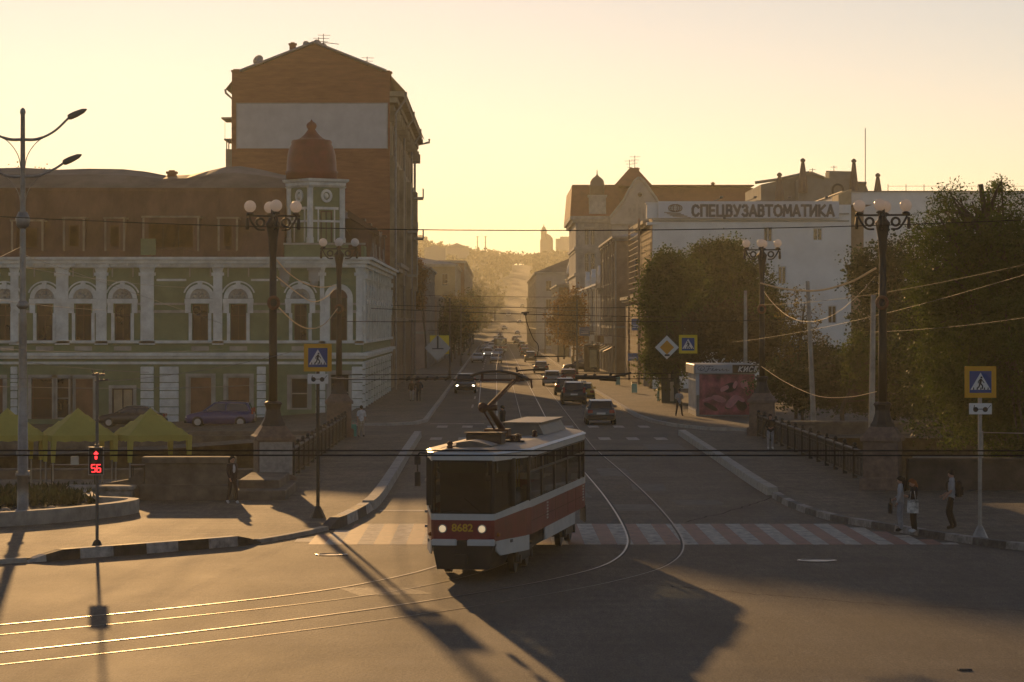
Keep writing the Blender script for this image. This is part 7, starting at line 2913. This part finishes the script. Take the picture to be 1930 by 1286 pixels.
    q.build('mouth', LIP, t)
    return t


def stride(a=0.22, arm=0.16):
    """walking along -Y"""
    return dict(kneL=(0.10, -0.16 * a / 0.22, 0.50), ankL=(0.10, -0.19 * a / 0.22, 0.09), toeL=(0.11, -0.35 * a / 0.22, 0.05),
                kneR=(-0.10, 0.03, 0.49), ankR=(-0.10, 0.27 * a / 0.22, 0.12), toeR=(-0.11, 0.13 * a / 0.22, 0.035),
                elbL=(0.23, 0.10 * arm / 0.16, 1.12), wriL=(0.24, 0.12 * arm / 0.16, 0.90), elbR=(-0.23, -0.03, 1.12), wriR=(-0.23, -0.19 * arm / 0.16, 0.93))


LEFT, RIGHT = -PI / 2, PI / 2           # face picture-left / picture-right
q = gp(438, 950, 0.1)
person('woman with a ponytail, dark open jacket and white top by the long stone parapet', q, RIGHT - 0.75, 1.56, stride(0.13, 0.1), C_WHITE, C_DARK, C_WHITE, H_DARK, 'tail', jacket=C_DARK)
q = gp(681, 824, 0.1)
person('man in a white shirt and beige trousers walking off along the left footway', q, PI + 0.3, 1.62, stride(0.12), C_WHITE, C_BEIGE, C_BLACK, H_DARK, sleeves='short')
bgm = MB()
bgm.rbox(-0.17, 0.17, -0.1, 0.1, 0.0, 0.62, 0.04)
bgm.tube(catmull([(-0.1, 0, 0.6), (-0.06, 0, 0.78), (0.06, 0, 0.78), (0.1, 0, 0.6)], 4), 0.012, 6)
q2 = gp(664, 824, 0.1)
tag(bgm.build('carrier_bag', C_TEAL, loc=(q.x - 0.42, q.y + 0.02, 0.14)), 'large teal bag carried low by the man in the white shirt', 'bag')
q = gp(789, 757, 0.12)
person('dark dressed walker with arms out, right one of the pair on the far left pavement', q, 0.1, 1.66, dict(stride(0.1), elbL=(0.30, 0.0, 1.2), wriL=(0.27, -0.08, 1.0), elbR=(-0.30, 0.0, 1.2), wriR=(-0.27, -0.08, 1.0)), C_NAVY, C_NAVY, C_BLACK, H_DARK, slim=1.12)
q = gp(776, 757, 0.12)
person('walker in pale trousers, left one of the pair on the far left pavement', q, 0.0, 1.6, stride(0.1), C_DARK, C_GREY, C_BLACK, H_BRN)
person('man in black crossing the road behind the tram roof', (0.32, 149.0, 0.0), LEFT - 0.5, 1.76, stride(0.2), C_BLACK, C_NAVY, C_BLACK, H_DARK, slim=1.15)
q = gp(1280, 784, 0.12)
person('person in a pale top and dark trousers standing with legs apart beside the kiosk', q, 0.15, 1.66, dict(ankL=(0.2, 0.02, 0.085), kneL=(0.15, -0.02, 0.49), toeL=(0.23, -0.13, 0.035), ankR=(-0.2, 0.06, 0.085), kneR=(-0.15, 0, 0.49), toeR=(-0.23, -0.1, 0.035), elbL=(0.24, 0.02, 1.13), wriL=(0.14, -0.16, 1.12), elbR=(-0.24, 0.02, 1.13), wriR=(-0.14, -0.16, 1.12)), C_GREY, C_BLACK, C_BLACK, H_DARK)
q = gp(1452, 847, 0.1)
person('person in a dark top and pale jeans leaning by the right bridge railing', (min(q.x, 13.2), q.y, 0.1), 0.1, 1.62, dict(wriL=(0.1, -0.15, 1.08), wriR=(-0.1, -0.15, 1.05)), C_BLACK, C_DENIM2, C_WHITE, H_BRN)
q = gp(1697, 1002, 0.1)
person('girl in a pale denim jacket and light jeans waiting at the right kerb', q, LEFT - 0.25, 1.55, dict(hed=(0, -0.015, 1.55), wriR=(-0.15, -0.17, 1.02), elbR=(-0.23, 0.0, 1.13), wriL=(0.2, -0.08, 0.9)), C_DENIM, C_DENIM2, C_BLACK, H_DARK, 'long', baggy=1.35, slim=1.08)
mb = MB()
mb.rbox(-0.05, 0.05, -0.13, 0.13, 0.0, 0.3, 0.03)
mb.tube(catmull([(0, -0.09, 0.29), (0, -0.05, 0.42), (0, 0.05, 0.42), (0, 0.09, 0.29)], 4), 0.01, 6)
tag(mb.build('handbag', C_BLACK, loc=(q.x - 0.3, q.y - 0.1, 0.62)), 'small black bag hanging at the side of the girl in the denim jacket', 'bag')
q = gp(1722, 1004, 0.1)
person('red haired girl in black bending her head over her phone beside the girl in denim', q, LEFT + 0.15, 1.52, dict(hed=(0, -0.055, 1.53), crn=(0, -0.075, 1.615), nos=(0, -0.15, 1.50), chi=(0, -0.09, 1.46), earL=(0.08, -0.045, 1.53), earR=(-0.08, -0.045, 1.53), elbL=(0.22, 0.0, 1.13), wriL=(0.1, -0.2, 1.15), elbR=(-0.22, 0.02, 1.13), wriR=(-0.1, -0.2, 1.15)), C_BLACK, C_BLACK, C_WHITE, H_RED, 'long', baggy=1.3)
mb = MB()
mb.rbox(-0.03, 0.03, -0.16, 0.16, 0.0, 0.38, 0.02)
for y_ in (-0.08, 0.08):
    mb.tube([(0, y_, 0.37), (0.01, y_ * 0.6, 0.62)], 0.01, 5)
o = mb.build('tote_bag', mat('printed tote', (0.5, 0.5, 0.48), rough=0.9, var=0.85, scale=4), loc=(q.x - 0.06, q.y - 0.24, 0.66), rz=PI / 2)
tag(o, 'black and white printed tote bag on the arm of the red haired girl', 'bag')
q = gp(1793, 997, 0.1)
person('man in a light grey shirt and black trousers stepping towards the crossing sign', q, LEFT - 0.1, 1.68, dict(kneL=(0.10, -0.12, 0.50), ankL=(0.10, 0.02, 0.085), toeL=(0.11, -0.13, 0.035), kneR=(-0.10, -0.02, 0.49), ankR=(-0.10, 0.13, 0.09), toeR=(-0.11, -0.02, 0.035), elbL=(0.23, 0.0, 1.13), wriL=(0.2, -0.16, 0.96), elbR=(-0.23, 0.03, 1.12), wriR=(-0.2, -0.2, 0.98), hed=(0, -0.02, 1.55)), C_GREY, C_BLACK, C_BLACK, H_DARK, sleeves='short', slim=1.08)
mb = MB()
mb.rbox(-0.15, 0.15, 0.0, 0.16, 0.0, 0.46, 0.05)
mb.rbox(-0.11, 0.11, 0.16, 0.21, 0.05, 0.28, 0.03)
for s_ in (-1, 1):
    mb.tube(catmull([(0.1 * s_, 0.0, 0.42), (0.11 * s_, -0.12, 0.48), (0.12 * s_, -0.27, 0.36), (0.12 * s_, -0.2, 0.1), (0.11 * s_, 0.0, 0.05)], 5), 0.018, 6)
tag(mb.build('backpack', C_BLACK, loc=(q.x + 0.13, q.y, 1.02), rz=LEFT - 0.1), 'black backpack worn by the man in the light grey shirt', 'backpack')

# ------------------------------------------------------------------ trees
BARK = mat('bark', (0.075, 0.058, 0.042), rough=0.95, var=0.4, scale=5, bump=0.6)
LF_G = leafmat('leaf green', (0.075, 0.105, 0.016), 0.55)
LF_D = leafmat('leaf dark', (0.045, 0.062, 0.017), 0.45)
LF_Y = leafmat('leaf yellowing', (0.14, 0.11, 0.022), 0.5)
LF_O = leafmat('leaf autumn', (0.20, 0.105, 0.022), 0.5)


def tree(name, label, base, blobs, clumps, per, size, lm, trunk_r=0.16, seed=1, cat='tree', group=None, shape=1.5, droop=0.0, trunk_top=None):
    """blobs: ellipsoids (dx, dy, z, rx, ry, rz); leaves in clumps through their volume, denser outside"""
    rnd = random.Random(seed)
    t = thing(name, label, cat, base, 0.0, group)
    vs, fs, cl = [], [], []
    big = list(blobs)
    blobs = []
    for b_ in big:                    # knobbly outline: smaller lobes all over each main mass
        blobs.append((b_[0], b_[1], b_[2], b_[3] * 0.8, b_[4] * 0.8, b_[5] * 0.8))
        for _ in range(5):
            d = Vector((rnd.gauss(0, 1), rnd.gauss(0, 1), rnd.gauss(0.25, 1))).normalized()
            q = rnd.uniform(0.26, 0.5)
            blobs.append((b_[0] + d.x * b_[3] * 0.8, b_[1] + d.y * b_[4] * 0.8, b_[2] + d.z * b_[5] * 0.8, b_[3] * q, b_[4] * q, b_[5] * q * rnd.uniform(0.9, 1.5)))
    tot = sum(b_[3] * b_[4] * b_[5] for b_ in blobs)
    for b_ in blobs:
        nb_ = max(3, int(clumps * b_[3] * b_[4] * b_[5] / tot))
        for _ in range(nb_):
            while True:
                p = Vector((rnd.uniform(-1, 1), rnd.uniform(-1, 1), rnd.uniform(-1, 1)))
                if 0.15 < p.length < 1:
                    break
            p = p.normalized() * (p.length ** 0.5) * (rnd.uniform(0.7, 1.05) if rnd.random() < 0.72 else rnd.uniform(1.0, 1.36))
            c = Vector((b_[0] + p.x * b_[3], b_[1] + p.y * b_[4], b_[2] + p.z * b_[5]))
            cl.append(c)
            cr = rnd.uniform(0.55, 1.25) * size * 3.2
            ax = Vector((p.x, p.y, p.z * 0.5 + 0.2 - droop)).normalized()
            for _k in range(per):
                q = Vector((rnd.gauss(0, 0.45), rnd.gauss(0, 0.45), rnd.gauss(0, 0.34))) * cr
                q += ax * rnd.uniform(-0.3, 1.0) * cr * 0.6
                d = Vector((rnd.gauss(0, 1), rnd.gauss(0, 1), rnd.gauss(-droop, 0.7))).normalized()
                n = Vector((rnd.gauss(0, 1), rnd.gauss(0, 1), rnd.gauss(0.3, 1))).normalized()
                w = d.cross(n)
                if w.length < 0.1:
                    continue
                w.normalize()
                l = size * rnd.uniform(0.6, 1.3)
                o = c + q
                i = len(vs)
                vs += [o, o + d * l * 0.5 + w * l / shape * 0.5, o + d * l, o + d * l * 0.5 - w * l / shape * 0.5]
                fs.append((i, i + 1, i + 2, i + 3))
    mb = MB()
    mb._add(vs, fs, 0)
    mb.build('crown', lm, t, fix=False)
    top = trunk_top or max(b_[2] for b_ in blobs)
    c0 = Vector((sum(b_[0] for b_ in blobs) / len(blobs), sum(b_[1] for b_ in blobs) / len(blobs), top))
    tb = MB()
    pts = catmull([(0, 0, -0.1), (rnd.uniform(-.1, .1), rnd.uniform(-.1, .1), top * 0.3), (c0.x * 0.5, c0.y * 0.5, top * 0.65), c0], 5)
    tb.tube(pts, [trunk_r * (1.25 - 0.95 * i / (len(pts) - 1)) for i in range(len(pts))], 9)
    for b_ in blobs:
        for _ in range(2):
            e = Vector((b_[0] + rnd.uniform(-.6, .6) * b_[3], b_[1] + rnd.uniform(-.6, .6) * b_[4], b_[2] + rnd.uniform(-0.2, 0.6) * b_[5]))
            s0 = pts[rnd.randrange(5, len(pts) - 2)]
            tb.tube(catmull([s0, s0.lerp(e, 0.5) + Vector((0, 0, 0.15)), e], 4), [trunk_r * 0.45 * (1 - 0.1 * k) for k in range(9)], 6)
    tb.build('trunk', BARK, t)
    return t


def bx(u, Y):
    return at(u, CV, Y).x


def blob(u, v, Y, base, ru, rv, ry):
    s = Y / FP
    c = at(u, v, Y)
    return (c.x - base[0], 0.0 if ry is None else (Y - base[1]), c.z - base[2], ru * s, (ry or ru * s), rv * s)


# great dark tree on the right edge
b0 = (19.2, 109.0, 0.0)
tree('broadleaf_tree', 'huge dark tree overhanging the pavement at the right edge of the picture', b0,
     [blob(1905, 500, 108, b0, 130, 130, 3.0), blob(1780, 480, 109, b0, 55, 100, 2.2), blob(1905, 690, 107, b0, 120, 150, 3.0), blob(1800, 650, 109, b0, 85, 130, 2.6), blob(1795, 390, 110, b0, 40, 45, 1.0), blob(1895, 375, 109, b0, 50, 45, 1.2),
      blob(1925, 830, 106, b0, 62, 85, 1.6), blob(1990, 560, 108, b0, 100, 200, 3), blob(1760, 560, 110, b0, 45, 80, 1.6), blob(1740, 450, 112, b0, 32, 30, 1.0), blob(1860, 430, 110, b0, 60, 40, 1.2)], 2300, 46, 0.15, LF_G, 0.3, 3, droop=0.5, shape=2.6)
b0 = (25.0, 118.0, 0.0)
tree('broadleaf_tree', 'dark tree filling the gaps behind the huge tree on the right edge', b0, [blob(1880, 640, 118, b0, 160, 190, 2.5), blob(1790, 760, 118, b0, 110, 90, 2.2), blob(1960, 800, 118, b0, 120, 120, 2)], 1100, 42, 0.19, LF_D, 0.25, 5, shape=2.2)
b0 = (bx(1665, 172), 172.0, 0.0)
tree('broadleaf_tree', 'dark round tree before the whitewashed house, left behind the near right globe lamp', b0, [blob(1640, 520, 172, b0, 45, 70, 1.6), blob(1700, 510, 172, b0, 50, 62, 1.8), blob(1670, 620, 172, b0, 75, 85, 2.4), blob(1650, 720, 172, b0, 70, 60, 2), blob(1720, 630, 174, b0, 60, 110, 2)], 1250, 40, 0.2, LF_D, 0.2, 7)
b0 = (bx(1665, 140) + 0.5, 160.5, 0.0)
tree('bushy_tree', 'lower yellow green bushy tree by the concrete pole behind the near right lamp', b0, [blob(1640, 690, 160, b0, 42, 55, 1.3), blob(1710, 700, 160, b0, 60, 70, 1.6), blob(1770, 720, 160, b0, 60, 60, 1.6), blob(1615, 660, 160, b0, 18, 30, 0.8), blob(1790, 660, 160, b0, 40, 60, 1.4)], 620, 40, 0.17, LF_G, 0.12, 9)
b0 = (bx(1275, 214), 216.0, 0.12)
tree('broadleaf_tree', 'dark green tree in front of the ribbed wall, left of the taller one', b0, [blob(1262, 540, 214, b0, 46, 52, 1.8), blob(1250, 600, 214, b0, 42, 60, 1.6), blob(1262, 505, 214, b0, 22, 24, 0.9), blob(1298, 520, 214, b0, 26, 32, 1.2), blob(1262, 680, 214, b0, 50, 50, 1.8), blob(1222, 560, 214, b0, 16, 26, 0.7)], 1000, 40, 0.22, LF_G, 0.18, 11)
b0 = (bx(1370, 226), 226.0, 0.12)
tree('broadleaf_tree', 'tall dark tree behind the kiosk in front of the whitewashed wall', b0, [blob(1360, 510, 226, b0, 52, 48, 2.2), blob(1345, 490, 226, b0, 36, 34, 1.4), blob(1374, 474, 226, b0, 24, 22, 1.0), blob(1400, 540, 226, b0, 48, 50, 2), blob(1340, 590, 226, b0, 80, 60, 2.6), blob(1420, 610, 226, b0, 60, 62, 2.4), blob(1440, 590, 226, b0, 28, 60, 1.4)], 1500, 40, 0.23, LF_G, 0.2, 13)
b0 = (bx(1350, 206), 206.0, 0.12)
tree('bushy_tree', 'rusty tinged low tree right above the kiosk roof', b0, [blob(1345, 625, 206, b0, 62, 45, 2), blob(1300, 650, 206, b0, 40, 42, 1.6), blob(1400, 640, 206, b0, 50, 52, 1.8), blob(1460, 660, 206, b0, 55, 60, 2.0)], 800, 40, 0.2, leafmat('leaf rusty', (0.075, 0.055, 0.02), 0.4), 0.14, 15)
b0 = (bx(1500, 178), 178.0, 0.0)
tree('slender_tree', 'thin pale green sapling before the whitewashed wall beside the leaning pole', b0, [blob(1508, 590, 178, b0, 36, 45, 1.2), blob(1500, 650, 178, b0, 45, 45, 1.4), blob(1530, 640, 178, b0, 30, 50, 1.0)], 80, 24, 0.16, LF_Y, 0.09, 17)
b0 = (bx(1520, 170), 172.0, 0.0)
tree('hedge', 'dark shrubbery filling the bank between the kiosk and the near right lamp', b0, [blob(1480, 730, 172, b0, 60, 40, 1.4), blob(1560, 735, 172, b0, 60, 42, 1.4), blob(1630, 740, 172, b0, 55, 45, 1.4), blob(1560, 690, 176, b0, 70, 36, 1.4), blob(1700, 750, 172, b0, 60, 50, 1.4), blob(1760, 750, 172, b0, 60, 50, 1.4)], 900, 36, 0.2, LF_D, 0.08, 19, cat='shrub')
b0 = (bx(1185, 275), 275.0, 0.12)
# orange tree by the brick tenement and street trees
b0 = (-9.0, 374.0, 0.12)
tree('autumn_tree', 'orange autumn tree squeezed beside the brick tenement on the left row', b0, [blob(785, 515, 374, b0, 13, 28, 0.9), blob(787, 560, 374, b0, 12, 26, 0.9)], 150, 34, 0.24, LF_O, 0.12, 21)
for k, (x, y, h_, r_, lm, lab) in enumerate(((-6.6, 430, 8.5, 2.2, LF_D, 'first dark street tree on the left, before the narrow cream house'), (-6.6, 470, 9.6, 2.5, LF_Y, 'yellowish street tree on the left, second in the row'), (-6.6, 520, 8.8, 2.6, LF_D, 'dark street tree on the left in front of the small sand house'),
                                             (-6.4, 575, 11, 2.8, LF_Y, 'golden street tree on the left, before the broad olive house'), (-6.4, 640, 11, 3.0, LF_G, 'green street tree on the left, along the broad olive house'), (-6.3, 710, 13, 3.2, LF_G, 'hazy street tree on the left beside the red brick house'), (-6.2, 790, 15, 3.6, LF_G, 'hazy tall street tree near the end of the left row'),
                                             (10.9, 412, 10.8, 1.7, LF_O, 'russet street tree on the right, nearest of its row before the tower house'), (10.9, 468, 10.6, 1.8, LF_O, 'russet street tree on the right, second of its row'))):
    rz_ = (h_ - 2.2) / 2
    tree('street_tree', lab, (x, y, 0.12), [(0, 0, 2.2 + rz_, r_, r_, rz_), (0.4, 0, 2.2 + rz_ * 1.4, r_ * 0.6, r_ * 0.6, rz_ * 0.62), (-0.6, 0, 2.2 + rz_ * 0.8, r_ * 0.7, r_ * 0.7, rz_ * 0.6)], 170, 26, 0.36, lm, 0.14, 40 + k, group='street trees along the tramway')
b0 = (-37.0, 232.0, 0.0)
tree('broadleaf_tree', 'thin tree top just showing over the tin roof at the left edge', (at(65, CV, 232).x, 232, 0), [(0, 0, 15.5, 1.8, 1.5, 3.0)], 90, 26, 0.2, LF_O, 0.2, 60)

# woods over the far hill: nobody could count them
rnd = random.Random(77)
vs, fs = [], []
for k in range(1650):
    y = rnd.uniform(870, 2350) if k < 1450 else rnd.uniform(1900, 2150)
    x = rnd.uniform(-190, 200) * (y / 2000.0) + street_x(y)
    if y < 1880 and abs(x - street_x(y)) < (10.5 if y < 1000 else 6.5) + 2 * rnd.random():
        continue
    hgt = rnd.uniform(6, 11)
    base = hz_at(x, y)
    r_ = hgt * rnd.uniform(0.3, 0.45)
    for _ in range(46):
        p = Vector((rnd.gauss(0, 1), rnd.gauss(0, 1), rnd.gauss(0, 1))).normalized() * rnd.uniform(0.5, 1.05)
        c = Vector((x + p.x * r_, y + p.y * r_, base + hgt * 0.55 + p.z * hgt * 0.45))
        d = Vector((rnd.gauss(0, 1), rnd.gauss(0, 1), rnd.gauss(0, 1))).normalized() * rnd.uniform(0.8, 1.7)
        n = Vector((rnd.gauss(0, 1), rnd.gauss(0, 1), rnd.gauss(0, 1))).normalized()
        w = d.cross(n)
        i = len(vs)
        vs += [c - d, c + w * 0.7, c + d, c - w * 0.7]
        fs.append((i, i + 1, i + 2, i + 3))
mb = MB()
mb._add(vs, fs, 0)
tag(mb.build('hill_woods', leafmat('leaf far', (0.12, 0.11, 0.045), 0.5), fix=False), kind='stuff')
# houses among the far trees on the hill flanks
for k, (x, y, w_, h_, lab) in enumerate(((-26, 960, 22, 13, 'hazy house at the foot of the hill on the left of the climbing street'), (-30, 1060, 20, 15, 'hazy house a little up the hill on the left of the street'), (36, 1010, 22, 14, 'hazy house at the foot of the hill on the right of the climbing street'), (-45, 1350, 26, 16, 'hazy pale house half way up the hill on the left'))):
    t = thing('hillside_house', lab, 'house', (x, y, hz_at(x, y) - 2))
    mb = MB()
    mb.box(-w_ / 2, w_ / 2, 0, 30, 0, h_)
    mb.build('wall', CREAM, t)
    mb = MB()
    mb.prism([(-w_ / 2 - 0.5, h_ + 0.01), (w_ / 2 + 0.5, h_ + 0.01), (0, h_ + 4)], 'y', -0.5, 30.5)
    mb.build('roof', ROOFD, t)

# ------------------------------------------------------------------ overhead wires
WIREM = mat('wire', (0.025, 0.023, 0.021), rough=0.7, var=0.1, spec=0.2)
WIREB = mat('bright wire', (0.24, 0.22, 0.19), rough=0.55, var=0.1, metal=0.3)


def wire(label, a, b2, sag=0.0, r=0.012, m=None, group='overhead wires', name='overhead_wire', n=14):
    a, b2 = Vector(a), Vector(b2)
    pts = []
    for i in range(n + 1):
        f = i / n
        p = a.lerp(b2, f)
        p.z -= sag * 4 * f * (1 - f)
        pts.append(p - a)
    mb = MB()
    mb.tube(pts, r, 5)
    o = mb.build(name, m or WIREM, loc=a)
    return tag(o, label, 'wire', group)


wire('upper of two black contact wires stretched level across the picture in front of the tram', (-9, 25.1, 4.9), (9, 25.0, 4.9), 0.0, 0.0065)
wire('lower of two black contact wires stretched level across the picture in front of the tram', (-9, 24.2, 4.9), (9, 24.1, 4.9), 0.0, 0.0065)
wire('highest thin cable spanning the whole picture in front of the sign letters', at(-30, 407, 70), at(1990, 412, 70), 0.32, 0.012)
wire('bright guy wire slanting down from the tall lamp mast across the green house front', at(46, 481, 87), at(423, 612, 150), 0.0, 0.0075, WIREB)
wire('bright guy wire leaving the tall lamp mast towards the left picture edge', at(42, 464, 87), at(-40, 505, 80), 0.0, 0.0075, WIREB)
wire('thin wire falling from the mast past the arched windows of the green house', at(48, 505, 87), at(350, 542, 140), 0.1, 0.0075, WIREB)
wire('bright wire rising from the signal post bracket to the left crossing sign', at(204, 719, 76), at(560, 661, 88), 0.12, 0.0075, WIREB)
wire('thin wire running on from the left crossing sign to the green house corner', at(620, 712, 90), at(735, 690, 190), 0.3, 0.014, WIREB)
wire('level bright wire crossing the lamp mast below the string course', at(-30, 656, 80), at(420, 658, 130), 0.15, 0.0075, WIREB)
wire('wire from the lamp mast down to the signal post, upper one', at(44, 682, 87), at(280, 702, 100), 0.05, 0.0075, WIREB)
wire('wire from the left picture edge to the signal post top', at(-30, 712, 72), at(190, 712, 76), 0.03, 0.0075, WIREB)
wire('lower wire from the left picture edge past the signal post', at(-30, 728, 72), at(520, 724, 110), 0.1, 0.0075, WIREB)
wire('wire from the left picture edge to the mast above the arched windows', at(-30, 562, 80), at(200, 585, 110), 0.05, 0.0075, WIREB)
wire('bright cable slanting up to the right picture edge across the huge tree', at(1380, 645, 150), at(1990, 500, 80), 0.3, 0.0045, WIREB)
wire('lower bright cable to the right picture edge across the huge tree', at(1640, 626, 110), at(1990, 590, 80), 0.1, 0.0035, WIREB)
wire('faint cable across the whitewashed wall behind the right lamps', at(1435, 575, 150), at(1990, 485, 85), 0.3, 0.009)
wire('faint wire sagging from the far right lamp down to the pole', at(1440, 550, 150), at(1650, 520, 104), 1.6, 0.007, WIREB)
for k, (v0, v1, Y, lab) in enumerate(((556, 560, 330, 'upper span wire across the street before the hazy hill'), (575, 580, 250, 'second span wire across the street, above the hanging cable'), (580, 598, 210, 'lowest slanting span wire carrying the hanging cable'), (604, 606, 300, 'thin span wire level with the street trees'), (622, 630, 380, 'thin low span wire over the far cars'))):
    wire(lab, at(935 - 10.2 * FP / Y, v0, Y), at(935 + 13.0 * FP / Y, v1, Y), 0.1, 0.024)
wire('span wire across the far bridge end holding the hanging road signs', (-8.1, 151.3, 6.05), (13.9, 152.0, 6.1), 0.05, 0.02)
wire('contact wire over the inner track from the pantograph up the street', (0.0, 72.6, 4.80), (0.82, 300, 5.6), 0.0, 0.007)
wire('contact wire over the outer track up the street', (4.3, 95, 5.5), (3.9, 420, 5.6), 0.0, 0.007)
wire('black contact wire crossing behind the pantograph at bow height', at(640, 716, 78), at(1270, 714, 78), 0.0, 0.012)
wire('twin contact wire just above the pantograph bow', at(640, 707, 80), at(1270, 704, 80), 0.0, 0.010)
# cable hanging from the span wire
Yh = 210.0
t = thing('hanging_cable', 'black feeder cable hanging from the span wire in a long curve over the right lane', 'cable', at(990, 590, Yh))
o0 = at(990, 590, Yh)
mb = MB()
mb.tube(catmull([at(u, v, Yh) - o0 for u, v in ((990, 589), (992, 604), (998, 622), (1006, 640), (1013, 648), (1015, 658), (1012, 672))], 5), 0.035, 6)
mb.build('cable', WIREM, t)
mb = MB()
mb.box(-0.28, 0.28, -0.05, 0.05, -0.03, 0.06)
mb.box(-0.12, 0.12, -0.05, 0.05, -0.18, -0.03)
mb.build('clamp', IRON, t)
mb = MB()
a, b2 = at(1006, 672, Yh) - o0, at(1066, 672, Yh) - o0
mb.tube([a, b2], 0.05, 6)
mb.build('insulator_bar', WIREM, t)
# fittings on the crossing wire right of the pantograph
Yf = 78.3
o0 = at(1122, 711, Yf)
t = thing('wire_fitting', 'dark contact wire fitting with ring and bars floating over the right pavement', 'wire fitting', o0)
mb = MB()
for (u0, v0, u1, v1, r_) in ((1084, 711, 1150, 712, 0.055), (1150, 712, 1190, 703, 0.03), (1130, 714, 1162, 716, 0.05), (1100, 711, 1106, 706, 0.05), (1118, 712, 1122, 705, 0.04), (1150, 709, 1152, 703, 0.035)):
    mb.tube([at(u0, v0, Yf) - o0, at(u1, v1, Yf) - o0], r_, 8)
mb.build('bar', IRON, t)
mb = MB()
c = at(1122, 698, Yf) - o0
mb.arch(c.x, c.z, 0.03, 0.06, -0.03, 0.03, 14, 0, 2 * PI)
mb.build('ring', IRON, t)
o0 = at(1010, 698, Yf)
t = thing('wire_fitting', 'short bar fitting with a hook just right of the pantograph bow', 'wire fitting', o0)
mb = MB()
mb.tube([at(974, 699, Yf) - o0, at(1008, 697, Yf) - o0, at(1030, 696, Yf) - o0], 0.025, 6)
mb.tube([at(973, 692, Yf) - o0, at(975, 702, Yf) - o0], 0.03, 6)
mb.build('bar', IRON, t)
o0 = at(780, 713, Yf)
t = thing('wire_fitting', 'row of small clamps on the crossing wire left of the pantograph', 'wire fitting', o0)
mb = MB()
for u in (765, 782, 800, 818, 838):
    mb.tube([at(u, 716, Yf) - o0, at(u + 8, 711, Yf) - o0], 0.045, 6)
mb.tube([at(752, 714, Yf) - o0, at(850, 712, Yf) - o0], 0.022, 6)
mb.build('bar', IRON, t)

# ------------------------------------------------------------------ light garlands between the lamps
BULB = leafmat('garland bulb', (0.85, 0.74, 0.55), 0.7, 0.08)


def garland(label, P, r=0.022, bulb=0.034, step=0.28):
    P = [Vector(p) for p in P]
    o0 = P[0].copy()
    path = catmull([p - o0 for p in P], 8)
    t = thing('light_garland', label, 'string lights', o0, 0.0, 'light garlands on the lamps')
    mb = MB()
    mb.tube(path, r * 0.5, 5)
    mb.build('cord', WIREB, t)
    mb = MB()
    acc = 0.0
    for a, c in zip(path, path[1:]):
        L = (c - a).length
        while acc < L:
            mb.sphere(a.lerp(c, acc / L) + Vector((0, 0, -bulb * 0.5)), bulb, 6, 4)
            acc += step
        acc -= L
    o = mb.build('bulbs', BULB, t)
    o['kind'] = 'stuff'
    return t


garland('bright garland swinging high between the two right globe lamps', [at(1650, 505, 103.2), at(1600, 532, 115), at(1540, 547, 128), at(1480, 544, 141), at(1434, 533, 152.4)], 0.02, 0.042, 0.16)
garland('lower garland swinging between the two right globe lamps', [at(1652, 738, 103.2), at(1600, 748, 115), at(1540, 746, 128), at(1480, 720, 141), at(1434, 690, 152.4)], 0.012, 0.016)
garland('upper garland between the two left globe lamps', [at(520, 488, 104), at(545, 515, 115), at(575, 534, 128), at(605, 541, 140), at(632, 538, 150.5)], 0.02, 0.026)
garland('middle garland curling round to the far left globe lamp', [at(520, 520, 104), at(575, 562, 120), at(596, 568, 132), at(617, 558, 143), at(634, 540, 150.5)], 0.02, 0.026)
garland('lowest garland between the two left globe lamps', [at(520, 574, 104), at(558, 609, 118), at(586, 619, 130), at(612, 610, 142), at(637, 580, 150.5)], 0.022, 0.03)

# catenary poles along the street
for (x, y, lab) in ((-4.75, 300, 'nearest slim catenary pole on the left pavement'), (-4.75, 395, 'second slim catenary pole on the left pavement'), (-4.75, 520, 'farthest slim catenary pole on the left pavement'),
                    (9.15, 330, 'nearest slim catenary pole on the right pavement'), (9.15, 430, 'second slim catenary pole on the right pavement'), (9.15, 545, 'farthest slim catenary pole on the right pavement')):
    sx = 1 if x < 0 else -1
    t = thing('catenary_pole', lab, 'pole', (x, y, 0.12), 0.0, 'catenary poles along the street')
    mb = MB()
    mb.lathe([(0.16, 0), (0.16, 0.9), (0.12, 1.0), (0.09, 8.3), (0.12, 8.35), (0.02, 8.45)], 10)
    mb.build('pole', TGREY, t)
    mb = MB()
    mb.tube([(0, 0, 7.2), (sx * 5.0, 0, 7.5)], 0.035, 6)
    mb.tube([(0, 0, 8.2), (sx * 4.2, 0, 7.5)], 0.015, 5)
    mb.tube([(sx * 4.6, 0, 7.48), (sx * 4.6, 0, 6.0)], 0.02, 5)
    mb.build('bracket_arm', TGREY, t)
